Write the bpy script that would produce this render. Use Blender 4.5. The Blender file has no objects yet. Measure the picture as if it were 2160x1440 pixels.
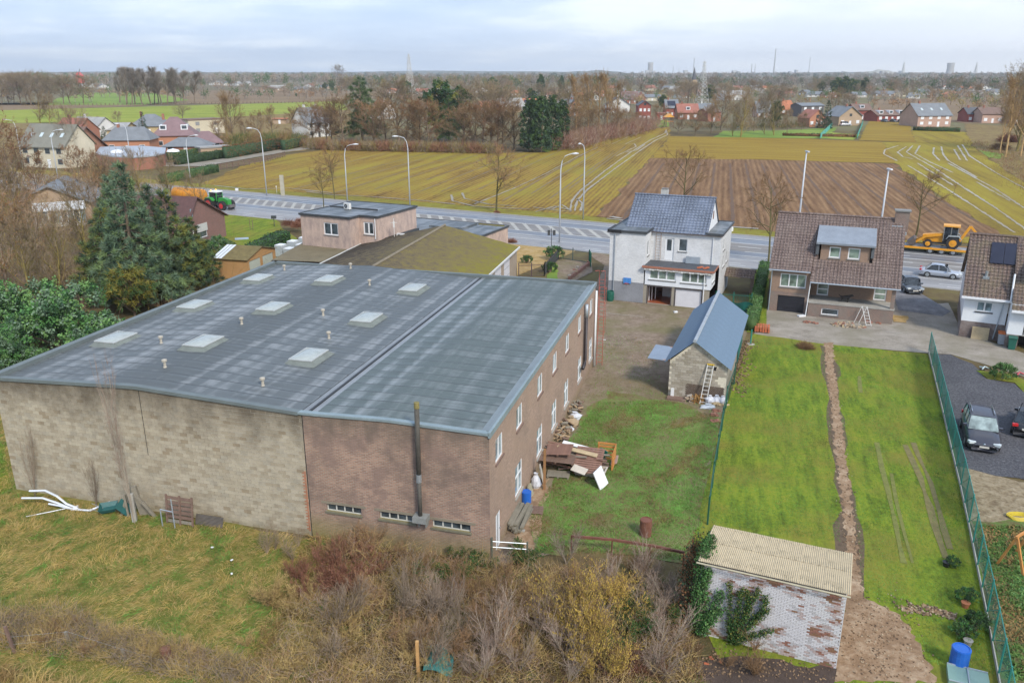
import bpy,math,random
import numpy as np
from mathutils import Vector,Matrix

# ------------------------------------------------------------------ camera, sky, sun
FPX,CAMH,HZ =1720.0,22.0,152.0          # focal length in photo pixels, height of the drone, horizon row
TH =math.atan((720 -HZ) /FPX)
scene =bpy.context.scene
COL =scene.collection
cam_d =bpy.data.cameras.new('camera');cam =bpy.data.objects.new('camera',cam_d);COL.objects.link(cam)
cam.location = (0,0,CAMH);cam.rotation_euler = (math.radians(90) -TH,0,0)
cam_d.sensor_width =36;cam_d.lens =FPX /2160 *36;cam_d.clip_end =20000;cam_d.clip_start =0.5
scene.camera =cam

SUN_EL,SUN_AZ =math.radians(42),math.radians(152)   # azimuth clockwise from +Y: behind and right of the camera
world =bpy.data.worlds.new('World');scene.world =world;world.use_nodes =True
wn,wl =world.node_tree.nodes,world.node_tree.links
wn.clear()
wout =wn.new('ShaderNodeOutputWorld');wbg =wn.new('ShaderNodeBackground');wl.new(wbg.outputs[0],wout.inputs[0])
sky =wn.new('ShaderNodeTexSky');sky.sky_type ='NISHITA';sky.sun_disc =False
sky.sun_elevation =SUN_EL;sky.sun_rotation =SUN_AZ;sky.dust_density =2.5;sky.air_density =1.0
wtc =wn.new('ShaderNodeTexCoord');wsep =wn.new('ShaderNodeSeparateXYZ');wl.new(wtc.outputs['Generated'],wsep.inputs[0])
def wmath(op,a,b=None,clamp=False):
    n =wn.new('ShaderNodeMath');n.operation =op;n.use_clamp =clamp
    for i,v in enumerate((a,b)):
        if v is None: continue
        if isinstance(v,(int,float)): n.inputs[i].default_value =v
        else: wl.new(v,n.inputs[i])
    return n.outputs[0]
zc =wmath('MAXIMUM',wsep.outputs[2],0.0)
den =wmath('ADD',zc,0.09)
cx_,cy_ =wmath('DIVIDE',wsep.outputs[0],den),wmath('DIVIDE',wsep.outputs[1],den)
wcb =wn.new('ShaderNodeCombineXYZ');wl.new(cx_,wcb.inputs[0]);wl.new(cy_,wcb.inputs[1])
def wnoise(scale,detail,rough,off):
    mp =wn.new('ShaderNodeMapping');wl.new(wcb.outputs[0],mp.inputs[0]);mp.inputs['Location'].default_value =off
    n =wn.new('ShaderNodeTexNoise');n.inputs['Scale'].default_value =scale;n.inputs['Detail'].default_value =detail
    n.inputs['Roughness'].default_value =rough;n.inputs['Distortion'].default_value =0.3
    wl.new(mp.outputs[0],n.inputs['Vector']);return n.outputs['Fac']
def wramp(fac,stops):
    r =wn.new('ShaderNodeValToRGB');wl.new(fac,r.inputs[0])
    while len(r.color_ramp.elements) <len(stops): r.color_ramp.elements.new(0.5)
    for e,(p,c) in zip(r.color_ramp.elements,stops): e.position =p;e.color = (*c,1)
    return r.outputs[0]
def wmix(fac,a,b,mode='MIX'):
    m =wn.new('ShaderNodeMix');m.data_type ='RGBA';m.blend_type =mode
    if isinstance(fac,(int,float)): m.inputs[0].default_value =fac
    else: wl.new(fac,m.inputs[0])
    for i,v in ((6,a),(7,b)):
        if isinstance(v,tuple): m.inputs[i].default_value = (*v,1)
        else: wl.new(v,m.inputs[i])
    return m.outputs[2]
SKYS =0.1
HAZE =0.00013
k =1 /SKYS
big =wnoise(0.42,5,0.55,(2.3,1.1,0));fine =wnoise(1.5,6,0.6,(7.0,3.0,0))
mixn =wmath('ADD',wmath('MULTIPLY',big,0.75),wmath('MULTIPLY',fine,0.25))
cloud =wramp(mixn,[(0.40,(0.31,0.43,0.65)),(0.50,(0.42,0.53,0.72)),(0.60,(0.72,0.78,0.86))])
# brighter, whiter cloud toward the east (right) low down, grey-blue band elsewhere
lowf =wmath('SUBTRACT',1.0,wmath('MULTIPLY',zc,5.0),True)
rightf =wmath('MULTIPLY',wmath('ADD',wsep.outputs[0],0.1),1.6,True)
cloud =wmix(wmath('MULTIPLY',lowf,0.55),cloud,(0.50,0.60,0.72))
cloud =wmix(wmath('MULTIPLY',wmath('MULTIPLY',lowf,rightf),0.85),cloud,(0.80,0.82,0.85))
csc =wn.new('ShaderNodeVectorMath');csc.operation ='SCALE';csc.inputs['Scale'].default_value =k *0.70;wl.new(cloud,csc.inputs[0])
skyc =wmix(0.88,sky.outputs[0],csc.outputs[0])
wl.new(skyc,wbg.inputs[0]);wbg.inputs[1].default_value =SKYS

sun_d =bpy.data.lights.new('sun','SUN');sun =bpy.data.objects.new('sun',sun_d);COL.objects.link(sun)
sun_d.energy =1.5;sun_d.angle =math.radians(11);sun_d.color = (1.0,0.92,0.80)
sd =Vector((math.sin(SUN_AZ) *math.cos(SUN_EL),math.cos(SUN_AZ) *math.cos(SUN_EL),math.sin(SUN_EL)))
sun.rotation_euler =sd.to_track_quat('Z','Y').to_euler()
vs =scene.view_settings;vs.view_transform ='Standard';vs.look ='None';vs.gamma =1;vs.exposure =1.25;vs.use_curve_mapping =False
scene.cycles.volume_bounces =0
scene.cycles.max_bounces =5;scene.cycles.diffuse_bounces =2;scene.cycles.transparent_max_bounces =12

# ------------------------------------------------------------------ ground lookup: a photo pixel to the point of the place it shows
def G(px,py,z=0.0):
    x = (px -1080) /FPX;y = (720 -py) /FPX
    d = (x,math.cos(TH) +y *math.sin(TH),-math.sin(TH) +y *math.cos(TH))
    t = (z -CAMH) /d[2]
    return Vector((d[0] *t,d[1] *t,z))
def zat(p,py):
    y = (720 -py) /FPX
    return CAMH +p[1] * (-math.sin(TH) +y *math.cos(TH)) / (math.cos(TH) +y *math.sin(TH))

# ------------------------------------------------------------------ tags
def tag(o,label=None,cat=None,group=None,kind=None):
    if label: o['label'] =label
    if cat: o['category'] =cat
    if group: o['group'] =group
    if kind: o['kind'] =kind
    return o
def thing(name,label,cat,loc=(0,0,0),rz=0,group=None):
    o =bpy.data.objects.new(name,None);COL.objects.link(o);o.location =loc;o.rotation_euler = (0,0,rz)
    o.empty_display_size =0.3
    return tag(o,label,cat,group)
def child(o,parent):
    o.parent =parent;return o
def dup(root,loc,rz=None,label=None,group=None,sc=None):
    r =root.copy();COL.objects.link(r);r.location =loc
    if rz is not None: r.rotation_euler = (0,0,rz)
    if label: r['label'] =label
    if group: r['group'] =group
    if sc is not None: r.scale = (sc,) *3 if isinstance(sc,(int,float)) else sc
    for ch in list(root.children):
        c =ch.copy();COL.objects.link(c);c.parent =r
        for g in ch.children:
            d =g.copy();COL.objects.link(d);d.parent =c
    return r
ORD = ['first','second','third','fourth','fifth','sixth','seventh','eighth','ninth','tenth','eleventh','twelfth','thirteenth',
       'fourteenth','fifteenth','sixteenth','seventeenth','eighteenth','nineteenth','twentieth']
def ordw(i):
    if i <20: return ORD[i]
    tens = {2: 'twenty',3: 'thirty',4: 'forty',5: 'fifty',6: 'sixty',7: 'seventy'}[(i +1) // 10]
    r = (i +1) % 10
    return (tens[:-1] +'ieth') if r == 0 else tens +'-' +ORD[r -1]

# ------------------------------------------------------------------ mesh builder
class MB:
    def __init__(s): s.v = [];s.f = [];s.m = [];s.cur =0;s.T =None
    def P(s,p):
        if s.T is not None: p =s.T @ Vector(p)
        s.v.append((p[0],p[1],p[2]));return len(s.v) -1
    def face(s,pts):
        s.f.append([s.P(p) for p in pts]);s.m.append(s.cur)
    def fi(s,idx): s.f.append(list(idx));s.m.append(s.cur)
    def box(s,x0,y0,z0,x1,y1,z1,skip=''):
        a = [s.P(p) for p in ((x0,y0,z0),(x1,y0,z0),(x1,y1,z0),(x0,y1,z0),(x0,y0,z1),(x1,y0,z1),(x1,y1,z1),(x0,y1,z1))]
        for nm,q in (('b',(0,3,2,1)),('t',(4,5,6,7)),('f',(0,1,5,4)),('r',(1,2,6,5)),('k',(2,3,7,6)),('l',(3,0,4,7))):
            if nm not in skip: s.fi([a[i] for i in q])
        return s
    def cbox(s,c,sz,rz=0,rx=0,ry=0):
        T =Matrix.Translation(c) @ Matrix.Rotation(rz,4,'Z') @ Matrix.Rotation(ry,4,'Y') @ Matrix.Rotation(rx,4,'X')
        o =s.T;s.T = (o @ T) if o is not None else T
        s.box(-sz[0] /2,-sz[1] /2,-sz[2] /2,sz[0] /2,sz[1] /2,sz[2] /2);s.T =o;return s
    def tube(s,pts,rads,n=6,cap=True):
        pts = [Vector(p) for p in pts]
        if not isinstance(rads,(list,tuple)): rads = [rads] *len(pts)
        rings = []
        for i,p in enumerate(pts):
            d = (pts[min(i +1,len(pts) -1)] -pts[max(i -1,0)])
            if d.length <1e-9: d =Vector((0,0,1))
            d.normalize();a =Vector((0,0,1)) if abs(d.z) <0.9 else Vector((1,0,0))
            u =d.cross(a).normalized();w =d.cross(u)
            rings.append([s.P(p + (u *math.cos(t) +w *math.sin(t)) *rads[i]) for t in [2 *math.pi *k /n for k in range(n)]])
        for r0,r1 in zip(rings,rings[1:]):
            for k in range(n): s.fi((r0[k],r0[(k +1) % n],r1[(k +1) % n],r1[k]))
        if cap: s.fi(rings[0][::-1]);s.fi(rings[-1])
        return s
    def bar(s,a,b,w=0.05,h=None):                 # square bar between two points
        h =h or w;a,b =Vector(a),Vector(b);d = (b -a);L =d.length;d.normalize()
        up =Vector((0,0,1)) if abs(d.z) <0.95 else Vector((0,1,0))
        u =d.cross(up).normalized() * (w /2);q =u.cross(d).normalized() * (h /2)
        i = [s.P(p) for p in (a -u -q,a +u -q,a +u +q,a -u +q,b -u -q,b +u -q,b +u +q,b -u +q)]
        for f in ((0,3,2,1),(4,5,6,7),(0,1,5,4),(1,2,6,5),(2,3,7,6),(3,0,4,7)): s.fi([i[k] for k in f])
        return s
    def lathe(s,prof,n=16,c=(0,0)):               # prof: (r, z) from bottom to top
        rings = [[s.P((c[0] +r *math.cos(2 *math.pi *k /n),c[1] +r *math.sin(2 *math.pi *k /n),z)) for k in range(n)] for r,z in prof]
        for r0,r1 in zip(rings,rings[1:]):
            for k in range(n): s.fi((r0[k],r0[(k +1) % n],r1[(k +1) % n],r1[k]))
        s.fi(rings[0][::-1]);s.fi(rings[-1]);return s
    def prism(s,poly,z0,z1):                       # poly: ccw (x, y)
        a = [s.P((x,y,z0)) for x,y in poly];b = [s.P((x,y,z1)) for x,y in poly];n =len(poly)
        s.fi(a[::-1]);s.fi(b)
        for k in range(n): s.fi((a[k],a[(k +1) % n],b[(k +1) % n],b[k]))
        return s
    def yz(s,poly,x0,x1):                          # extrude a (y, z) outline along x
        a = [s.P((x0,y,z)) for y,z in poly];b = [s.P((x1,y,z)) for y,z in poly];n =len(poly)
        s.fi(a);s.fi(b[::-1])
        for k in range(n): s.fi((a[k],b[k],b[(k +1) % n],a[(k +1) % n]))
        return s
    def xz(s,poly,y0,y1):                          # extrude an (x, z) outline along y
        a = [s.P((x,y0,z)) for x,z in poly];b = [s.P((x,y1,z)) for x,z in poly];n =len(poly)
        s.fi(a);s.fi(b[::-1])
        for k in range(n): s.fi((a[k],b[k],b[(k +1) % n],a[(k +1) % n]))
        return s
    def mesh(s,name,mats,smooth=False):
        me =bpy.data.meshes.new(name);me.from_pydata(s.v,[],s.f)
        for m in (mats if isinstance(mats,(list,tuple)) else [mats]): me.materials.append(m)
        if any(s.m): me.polygons.foreach_set('material_index',s.m)
        boxuv(me)
        if smooth: me.shade_smooth()
        me.update();return me
    def build(s,name,mats,parent=None,smooth=False):
        o =bpy.data.objects.new(name,s.mesh(name,mats,smooth));COL.objects.link(o)
        if parent is not None: o.parent =parent
        return o
def boxuv(me):
    n =len(me.polygons);L =len(me.loops)
    if not L: return
    uv =me.uv_layers.new(name='UVMap')
    co =np.empty(len(me.vertices) *3,'f');me.vertices.foreach_get('co',co);co =co.reshape(-1,3)
    nr =np.empty(n *3,'f');me.polygons.foreach_get('normal',nr);nr =nr.reshape(-1,3)
    li =np.empty(L,'i');me.loops.foreach_get('vertex_index',li)
    tot =np.empty(n,'i');me.polygons.foreach_get('loop_total',tot)
    N =np.repeat(nr,tot,axis=0);C =co[li]
    hor =np.abs(N[:,2]) >0.9
    hx,hy =N[:,0],N[:,1];l =np.maximum(np.sqrt(hx *hx +hy *hy),1e-6)
    u = (C[:,0] * -hy +C[:,1] *hx) /l
    sl =np.sqrt(np.maximum(1 -N[:,2] ** 2,1e-4))
    v =C[:,2] /sl
    U =np.where(hor,C[:,0],u);V =np.where(hor,C[:,1],v)
    uv.data.foreach_set('uv',np.stack([U,V],1).astype('f').ravel())
def npmesh(name,verts,faces_n,mats,midx=None,parent=None,link=True,smooth=False):
    """verts (N,3) already laid out face after face, faces_n = corners per face"""
    verts =np.ascontiguousarray(verts,'f');nv =len(verts);nf =nv // faces_n
    me =bpy.data.meshes.new(name);me.vertices.add(nv);me.vertices.foreach_set('co',verts.ravel())
    me.loops.add(nv);me.loops.foreach_set('vertex_index',np.arange(nv,dtype='i'))
    me.polygons.add(nf);me.polygons.foreach_set('loop_start',np.arange(0,nv,faces_n,dtype='i'))
    try: me.polygons.foreach_set('loop_total',np.full(nf,faces_n,'i'))
    except Exception: pass
    for m in (mats if isinstance(mats,(list,tuple)) else [mats]): me.materials.append(m)
    if midx is not None: me.polygons.foreach_set('material_index',np.asarray(midx,'i'))
    me.update(calc_edges=True)
    if not link: return me
    o =bpy.data.objects.new(name,me);COL.objects.link(o)
    if parent is not None: o.parent =parent
    return o
def obj(name,me,parent=None,loc=(0,0,0),rot=(0,0,0)):
    o =bpy.data.objects.new(name,me);COL.objects.link(o);o.location =loc;o.rotation_euler =rot
    if parent is not None: o.parent =parent
    return o

# ------------------------------------------------------------------ materials
class NT:
    def __init__(s,name):
        s.mat =bpy.data.materials.new(name);s.mat.use_nodes =True;s.n =s.mat.node_tree.nodes;s.l =s.mat.node_tree.links
        s.b =s.n['Principled BSDF'];s.tc =None
    def coord(s,kind='Object'):
        if s.tc is None: s.tc =s.n.new('ShaderNodeTexCoord')
        return s.tc.outputs[kind]
    def pos(s): return s.n.new('ShaderNodeNewGeometry').outputs['Position']
    def map(s,src,scale=(1,1,1),rot=(0,0,0),loc=(0,0,0)):
        m =s.n.new('ShaderNodeMapping');m.inputs['Scale'].default_value =scale;m.inputs['Rotation'].default_value =rot
        m.inputs['Location'].default_value =loc;s.l.new(src,m.inputs[0]);return m.outputs[0]
    def noise(s,vec,scale,detail=4,rough=0.55,dist=0.0):
        n =s.n.new('ShaderNodeTexNoise');n.inputs['Scale'].default_value =scale;n.inputs['Detail'].default_value =detail
        n.inputs['Roughness'].default_value =rough;n.inputs['Distortion'].default_value =dist;s.l.new(vec,n.inputs['Vector']);return n.outputs['Fac']
    def wave(s,vec,scale,dist=0,det=2,direction='X'):
        n =s.n.new('ShaderNodeTexWave');n.bands_direction =direction;n.inputs['Scale'].default_value =scale;n.inputs['Distortion'].default_value =dist
        n.inputs['Detail'].default_value =det;s.l.new(vec,n.inputs['Vector']);return n.outputs['Fac']
    def ramp(s,fac,stops):
        r =s.n.new('ShaderNodeValToRGB');s.l.new(fac,r.inputs[0]);cr =r.color_ramp
        while len(cr.elements) <len(stops): cr.elements.new(0.5)
        for e,(p,c) in zip(cr.elements,stops): e.position =p;e.color = (*c,1) if isinstance(c,tuple) else (c,c,c,1)
        return r.outputs[0]
    def mix(s,fac,a,b,mode='MIX'):
        m =s.n.new('ShaderNodeMix');m.data_type ='RGBA';m.blend_type =mode
        for i,v in ((0,fac),(6,a),(7,b)):
            if isinstance(v,(int,float)): m.inputs[i].default_value =v if i == 0 else (v,v,v,1)
            elif isinstance(v,tuple): m.inputs[i].default_value = (*v,1)
            else: s.l.new(v,m.inputs[i])
        return m.outputs[2]
    def math(s,op,a,b=None,clamp=False):
        n =s.n.new('ShaderNodeMath');n.operation =op;n.use_clamp =clamp
        for i,v in enumerate((a,b)):
            if v is None: continue
            if isinstance(v,(int,float)): n.inputs[i].default_value =v
            else: s.l.new(v,n.inputs[i])
        return n.outputs[0]
    def rand(s): return s.n.new('ShaderNodeObjectInfo').outputs['Random']
    def set(s,key,v):
        i =s.b.inputs[key]
        if isinstance(v,(int,float)): i.default_value =v
        elif isinstance(v,tuple): i.default_value = (*v,1)
        else: s.l.new(v,i)
        return s
    def bump(s,h,strength=0.3,dist=0.02):
        b =s.n.new('ShaderNodeBump');b.inputs['Strength'].default_value =strength;b.inputs['Distance'].default_value =dist
        s.l.new(h,b.inputs['Height']);s.l.new(b.outputs[0],s.b.inputs['Normal']);return s
def mul(c,f): return tuple(min(1,x *f) for x in c)
MC = {}
def M(name,c,rough=0.8,var=0.25,scale=1.5,metal=0.0,bump=0.15,bscale=None,spec=None,tint=None,world_pos=False):
    """weathered single-colour material: broad and fine noise move the colour round its mean"""
    if name in MC: return MC[name]
    t =NT(name);v =t.pos() if world_pos else t.coord('Object')
    n1 =t.noise(v,scale,5,0.6);n2 =t.noise(v,scale *9,4,0.6)
    lo,hi =mul(c,1 -var),mul(c,1 +var)
    if tint: lo =tint
    col =t.mix(t.math('ADD',t.math('MULTIPLY',n1,0.65),t.math('MULTIPLY',n2,0.35)),lo,hi)
    col =t.ramp(t.math('ADD',t.math('MULTIPLY',n1,0.6),t.math('MULTIPLY',n2,0.4)),[(0.3,lo),(0.5,c),(0.7,hi)])
    t.set('Base Color',col).set('Roughness',rough).set('Metallic',metal)
    if spec is not None: t.set('Specular IOR Level',spec)
    if bump: t.bump(n2 if bscale is None else t.noise(v,bscale,3),bump,0.03)
    MC[name] =t.mat;return t.mat
def emis(name,c,st=1):
    t =NT(name);t.set('Base Color',c).set('Emission Color',c).set('Emission Strength',st);return t.mat
def brickmat(name,c1,c2,mortar,bw=0.22,bh=0.075,mw=0.012,rough=0.9,dirt=0.4,dirtc=(0.08,0.075,0.06),dscale=0.35,bump=0.5,var2=None,topdirt=None,botmoss=None):
    if name in MC: return MC[name]
    t =NT(name);uv =t.coord('UV')
    b =t.n.new('ShaderNodeTexBrick');t.l.new(uv,b.inputs['Vector']);b.offset =0.5
    b.inputs['Scale'].default_value =1;b.inputs['Brick Width'].default_value =bw;b.inputs['Row Height'].default_value =bh
    b.inputs['Mortar Size'].default_value =mw;b.inputs['Mortar Smooth'].default_value =0.2;b.inputs['Bias'].default_value =0
    b.inputs['Color1'].default_value = (*c1,1);b.inputs['Color2'].default_value = (*c2,1);b.inputs['Mortar'].default_value = (*mortar,1)
    n1 =t.noise(uv,dscale,6,0.65);n2 =t.noise(uv,6,4,0.6)
    col =b.outputs['Color']
    if var2: col =t.mix(t.ramp(t.noise(uv,dscale *2.3,4,0.6),[(0.45,0.0),(0.6,1.0)]),col,t.mix(0.75,col,var2))
    col =t.mix(t.ramp(n1,[(0.42,0.0),(0.68,dirt)]),col,dirtc)
    col =t.mix(t.math('MULTIPLY',n2,0.5),col,t.mix(1.0,col,0.55,'MULTIPLY'))
    sp =t.n.new('ShaderNodeSeparateXYZ');t.l.new(uv,sp.inputs[0])
    if botmoss:
        f =t.math('MULTIPLY',t.math('SUBTRACT',1.0,t.math('DIVIDE',t.math('ADD',sp.outputs[1],t.math('MULTIPLY',t.math('SUBTRACT',n1,0.5),1.6)),botmoss[0]),True),botmoss[2])
        col =t.mix(f,col,botmoss[1])
    if topdirt:
        f =t.math('MULTIPLY',t.math('MULTIPLY',t.math('SUBTRACT',t.math('ADD',sp.outputs[1],t.math('MULTIPLY',t.math('SUBTRACT',t.noise(t.map(uv,(1.5,.35,1)),1.2,5),0.5),2.5)),topdirt[0]),0.8,True),topdirt[2])
        col =t.mix(f,col,topdirt[1])
    t.set('Base Color',col).set('Roughness',rough)
    t.bump(t.math('ADD',t.math('MULTIPLY',b.outputs['Fac'],-1.0),t.math('MULTIPLY',n2,0.5)),bump,0.012)
    MC[name] =t.mat;return t.mat

WHITE =M('white_frame',(0.72,0.74,0.76),0.45,0.06,2,bump=0)
OFFW =M('off_white_metal',(0.6,0.6,0.58),0.5,0.12,2)
DARKM =M('dark_metal',(0.05,0.055,0.06),0.5,0.3,2)
GREYM =M('grey_metal',(0.33,0.36,0.38),0.4,0.15,2,metal=0.5)
LAMPM =M('lamp_grey',(0.48,0.51,0.54),0.45,0.08,1,bump=0)
ZINC =M('zinc',(0.36,0.41,0.46),0.4,0.2,2,metal=0.3)
RUST =M('rust',(0.17,0.07,0.045),0.85,0.4,3)
WOODB =M('weathered_brown_wood',(0.17,0.11,0.085),0.85,0.35,2.5)
WOODG =M('grey_wood',(0.22,0.2,0.16),0.9,0.3,2.5)
WOODP =M('pale_wood',(0.42,0.33,0.2),0.8,0.25,2.5)
WOODO =M('orange_wood',(0.5,0.22,0.06),0.75,0.25,2.5)
CONC =M('concrete',(0.33,0.32,0.29),0.9,0.25,1.2)
CONCD =M('dark_concrete',(0.2,0.2,0.19),0.9,0.25,1.2)
BLUEP =M('blue_plastic',(0.015,0.12,0.5),0.4,0.12,1.5,bump=0.05)
GREENP =M('green_plastic',(0.01,0.1,0.07),0.5,0.2,1.5,bump=0.05)
RED =M('red_paint',(0.42,0.05,0.035),0.5,0.15,2,bump=0)
BLACK =M('black',(0.015,0.015,0.017),0.5,0.2,2,bump=0)
RUBBER =M('rubber',(0.025,0.025,0.027),0.8,0.3,2)
def glassmat(name,c,rough=0.06):
    t =NT(name);n =t.noise(t.coord('Object'),1.1,3)
    t.set('Base Color',t.ramp(n,[(0.35,mul(c,0.5)),(0.65,mul(c,1.7))])).set('Roughness',rough).set('Specular IOR Level',0.8)
    return t.mat
GLASS =glassmat('window_glass',(0.05,0.065,0.075));GLASSG =glassmat('green_curtained_glass',(0.16,0.21,0.18));GLASSL =glassmat('pale_glass',(0.2,0.27,0.3))
CARGL =glassmat('car_glass',(0.02,0.025,0.03),0.03)
# ================================================================== GROUND, FIELDS, ROAD
def jitter_poly(pts,step=3.0,amp=0.3,seed=1):
    r =random.Random(seed);out = []
    n =len(pts)
    for i in range(n):
        a,b =Vector(pts[i][:2]),Vector(pts[(i +1) % n][:2]);L = (b -a).length;k =max(1,min(160,int(L /step)))
        nr =Vector((-(b -a).y,(b -a).x)).normalized() if L >0 else Vector((0,0))
        for j in range(k):
            p =a.lerp(b,j /k)
            if j: p =p +nr *r.uniform(-amp,amp)
            out.append((p.x,p.y))
    return out
SHN = [0]
def sheet(name,pts,z,mat,kind='structure',amp=0.0,step=3.0,label=None,cat=None,px=True,seed=1):
    if px: pts = [G(*p)[:2] for p in pts]
    if amp: pts =jitter_poly(pts,step,amp,seed)
    a =sum(pts[i][0] *pts[(i +1) % len(pts)][1] -pts[(i +1) % len(pts)][0] *pts[i][1] for i in range(len(pts)))
    if a <0: pts =pts[::-1]
    SHN[0] += 1;z += (SHN[0] % 5) *0.0009
    mb =MB();mb.face([(x,y,z) for x,y in pts]);o =mb.build(name,mat)
    return tag(o,label,cat,None,kind)
def ribbon(mb,pts,w,z,seed=0,jit=0.25):
    r =random.Random(seed);P = []
    for i in range(len(pts) -1):
        a,b =Vector(pts[i][:2]),Vector(pts[i +1][:2]);n =max(1,int((b -a).length /1.6))
        for j in range(n): P.append(a.lerp(b,j /n))
    P.append(Vector(pts[-1][:2]));L = []
    for i,p in enumerate(P):
        d = (P[min(i +1,len(P) -1)] -P[max(i -1,0)]);d.normalize();n =Vector((-d.y,d.x))
        ww =w * (1 +r.uniform(-jit,jit)) /2;c =p +n *r.uniform(-jit,jit) *w *0.3
        L.append((mb.P((*(c -n *ww),z)),mb.P((*(c +n *ww),z))))
    for a,b in zip(L,L[1:]):
        mb.fi((a[0],b[0],b[1],a[1]))

RA =math.radians(14)
def fieldmat(name,stops,rs=0.35,along=0.02,fine=1.5,patch=0.03,patchc=None,pamt=0.6,bump=0.4,rough=0.9,ang=RA,rows=0.0):
    t =NT(name);p =t.pos();v =t.map(p,(rs,along,1),(0,0,ang))
    v =t.map(p,(1,1,1),(0,0,ang));v =t.map(v,(rs,along,1))
    n1 =t.noise(v,1,5,0.7);n2 =t.noise(p,fine,5,0.7);n3 =t.noise(p,patch,4,0.6)
    f =t.math('ADD',t.math('MULTIPLY',n1,0.5),t.math('MULTIPLY',n2,0.32));f =t.math('ADD',f,t.math('MULTIPLY',n3,0.2))
    if rows:
        vr =t.map(p,(1,1,1),(0,0,ang));w =t.wave(vr,rows,1.2,2);f =t.math('ADD',f,t.math('MULTIPLY',t.math('SUBTRACT',w,0.5),0.09))
    col =t.ramp(f,stops)
    if patchc: col =t.mix(t.ramp(n3,[(0.45,0.0),(0.62,pamt)]),col,patchc)
    t.set('Base Color',col).set('Roughness',rough).set('Specular IOR Level',0.12);t.bump(f,bump,0.15);return t.mat
M_stub =fieldmat('stubble_field',[(0.38,(0.09,0.052,0.016)),(0.46,(0.20,0.125,0.03)),(0.54,(0.28,0.19,0.035)),(0.64,(0.28,0.25,0.03))],patchc=(0.18,0.165,0.03),pamt=0.4,rows=0.35,fine=1.1,bump=.8)
M_olive =fieldmat('olive_field',[(0.36,(0.14,0.085,0.018)),(0.5,(0.25,0.165,0.025)),(0.64,(0.29,0.215,0.035))],ang=math.radians(-70),rs=0.3)
M_plough =fieldmat('ploughed_soil',[(0.34,(0.08,0.043,0.02)),(0.5,(0.18,0.102,0.052)),(0.64,(0.28,0.175,0.09))],rs=0.8,along=0.06,fine=2.5,bump=0.9,rows=0.28)
M_right =fieldmat('tracked_field',[(0.36,(0.13,0.088,0.022)),(0.5,(0.24,0.18,0.028)),(0.64,(0.30,0.265,0.03))],rs=0.4,ang=math.radians(15))
M_bright =fieldmat('bright_pasture',[(0.36,(0.14,0.18,0.03)),(0.5,(0.23,0.27,0.04)),(0.64,(0.29,0.31,0.06))],rs=0.02,along=0.1,fine=0.1,patch=0.01)
M_green =fieldmat('green_pasture',[(0.36,(0.10,0.16,0.035)),(0.5,(0.17,0.25,0.045)),(0.64,(0.24,0.29,0.07))],rs=0.02,along=0.1,fine=0.1,patch=0.01)
M_brownf =fieldmat('brown_field',[(0.36,(0.13,0.085,0.05)),(0.5,(0.20,0.14,0.085)),(0.64,(0.25,0.19,0.10))],rs=0.05,along=0.01,fine=0.15,patch=0.01,ang=math.radians(60))
M_rough =fieldmat('rough_heath',[(0.36,(0.11,0.075,0.035)),(0.5,(0.20,0.14,0.06)),(0.64,(0.24,0.2,0.07))],rs=0.3,along=0.2,fine=0.8)
M_verge =fieldmat('verge_grass',[(0.36,(0.11,0.09,0.025)),(0.5,(0.2,0.17,0.03)),(0.64,(0.21,0.24,0.035))],rs=0.5,along=0.5,fine=2)
M_lawn =fieldmat('lawn_grass',[(0.37,(0.05,0.06,0.012)),(0.45,(0.105,0.15,0.018)),(0.53,(0.165,0.22,0.022)),(0.62,(0.24,0.25,0.03))],rs=1.6,along=0.3,fine=4.5,patch=0.22,patchc=(0.175,0.14,0.035),pamt=0.6,bump=1.0)
M_yardgrass =fieldmat('yard_grass',[(0.38,(0.07,0.05,0.03)),(0.46,(0.15,0.12,0.05)),(0.54,(0.13,0.2,0.05)),(0.62,(0.14,0.3,0.06))],rs=1.0,along=0.8,fine=3.0,patch=0.25,patchc=(0.185,0.135,0.08),pamt=0.8,bump=1.0)
M_dirt =fieldmat('bare_dirt',[(0.34,(0.13,0.078,0.045)),(0.5,(0.27,0.18,0.11)),(0.64,(0.42,0.32,0.22))],rs=0.8,along=0.8,fine=4,patch=0.5,bump=1.0)
M_grav =fieldmat('dark_gravel',[(0.36,(0.035,0.036,0.042)),(0.5,(0.085,0.085,0.095)),(0.64,(0.17,0.17,0.18))],rs=6,along=6,fine=14,patch=0.3,bump=1.0)
M_tarmac =fieldmat('rough_tarmac',[(0.36,(0.08,0.08,0.085)),(0.5,(0.15,0.15,0.16)),(0.64,(0.24,0.235,0.24))],rs=1,along=.6,fine=9,patch=0.3,bump=0.6,rough=0.75)
M_concy =fieldmat('yard_concrete',[(0.36,(0.16,0.14,0.11)),(0.5,(0.28,0.25,0.21)),(0.64,(0.37,0.335,0.29))],rs=.4,along=.6,fine=7,patch=0.25,patchc=(0.20,0.18,0.13),pamt=0.7,bump=0.4,rough=0.8)
M_pave =fieldmat('mossy_yard_paving',[(0.36,(0.12,0.088,0.062)),(0.5,(0.22,0.168,0.125)),(0.64,(0.30,0.24,0.185))],rs=1.2,along=1.2,fine=5,patch=0.16,patchc=(0.135,0.125,0.05),pamt=0.7,bump=0.7)
M_sand =fieldmat('ochre_gravel',[(0.36,(0.18,0.12,0.05)),(0.5,(0.36,0.25,0.10)),(0.64,(0.42,0.31,0.18))],rs=1,along=1,fine=2,patch=0.3)
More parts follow.
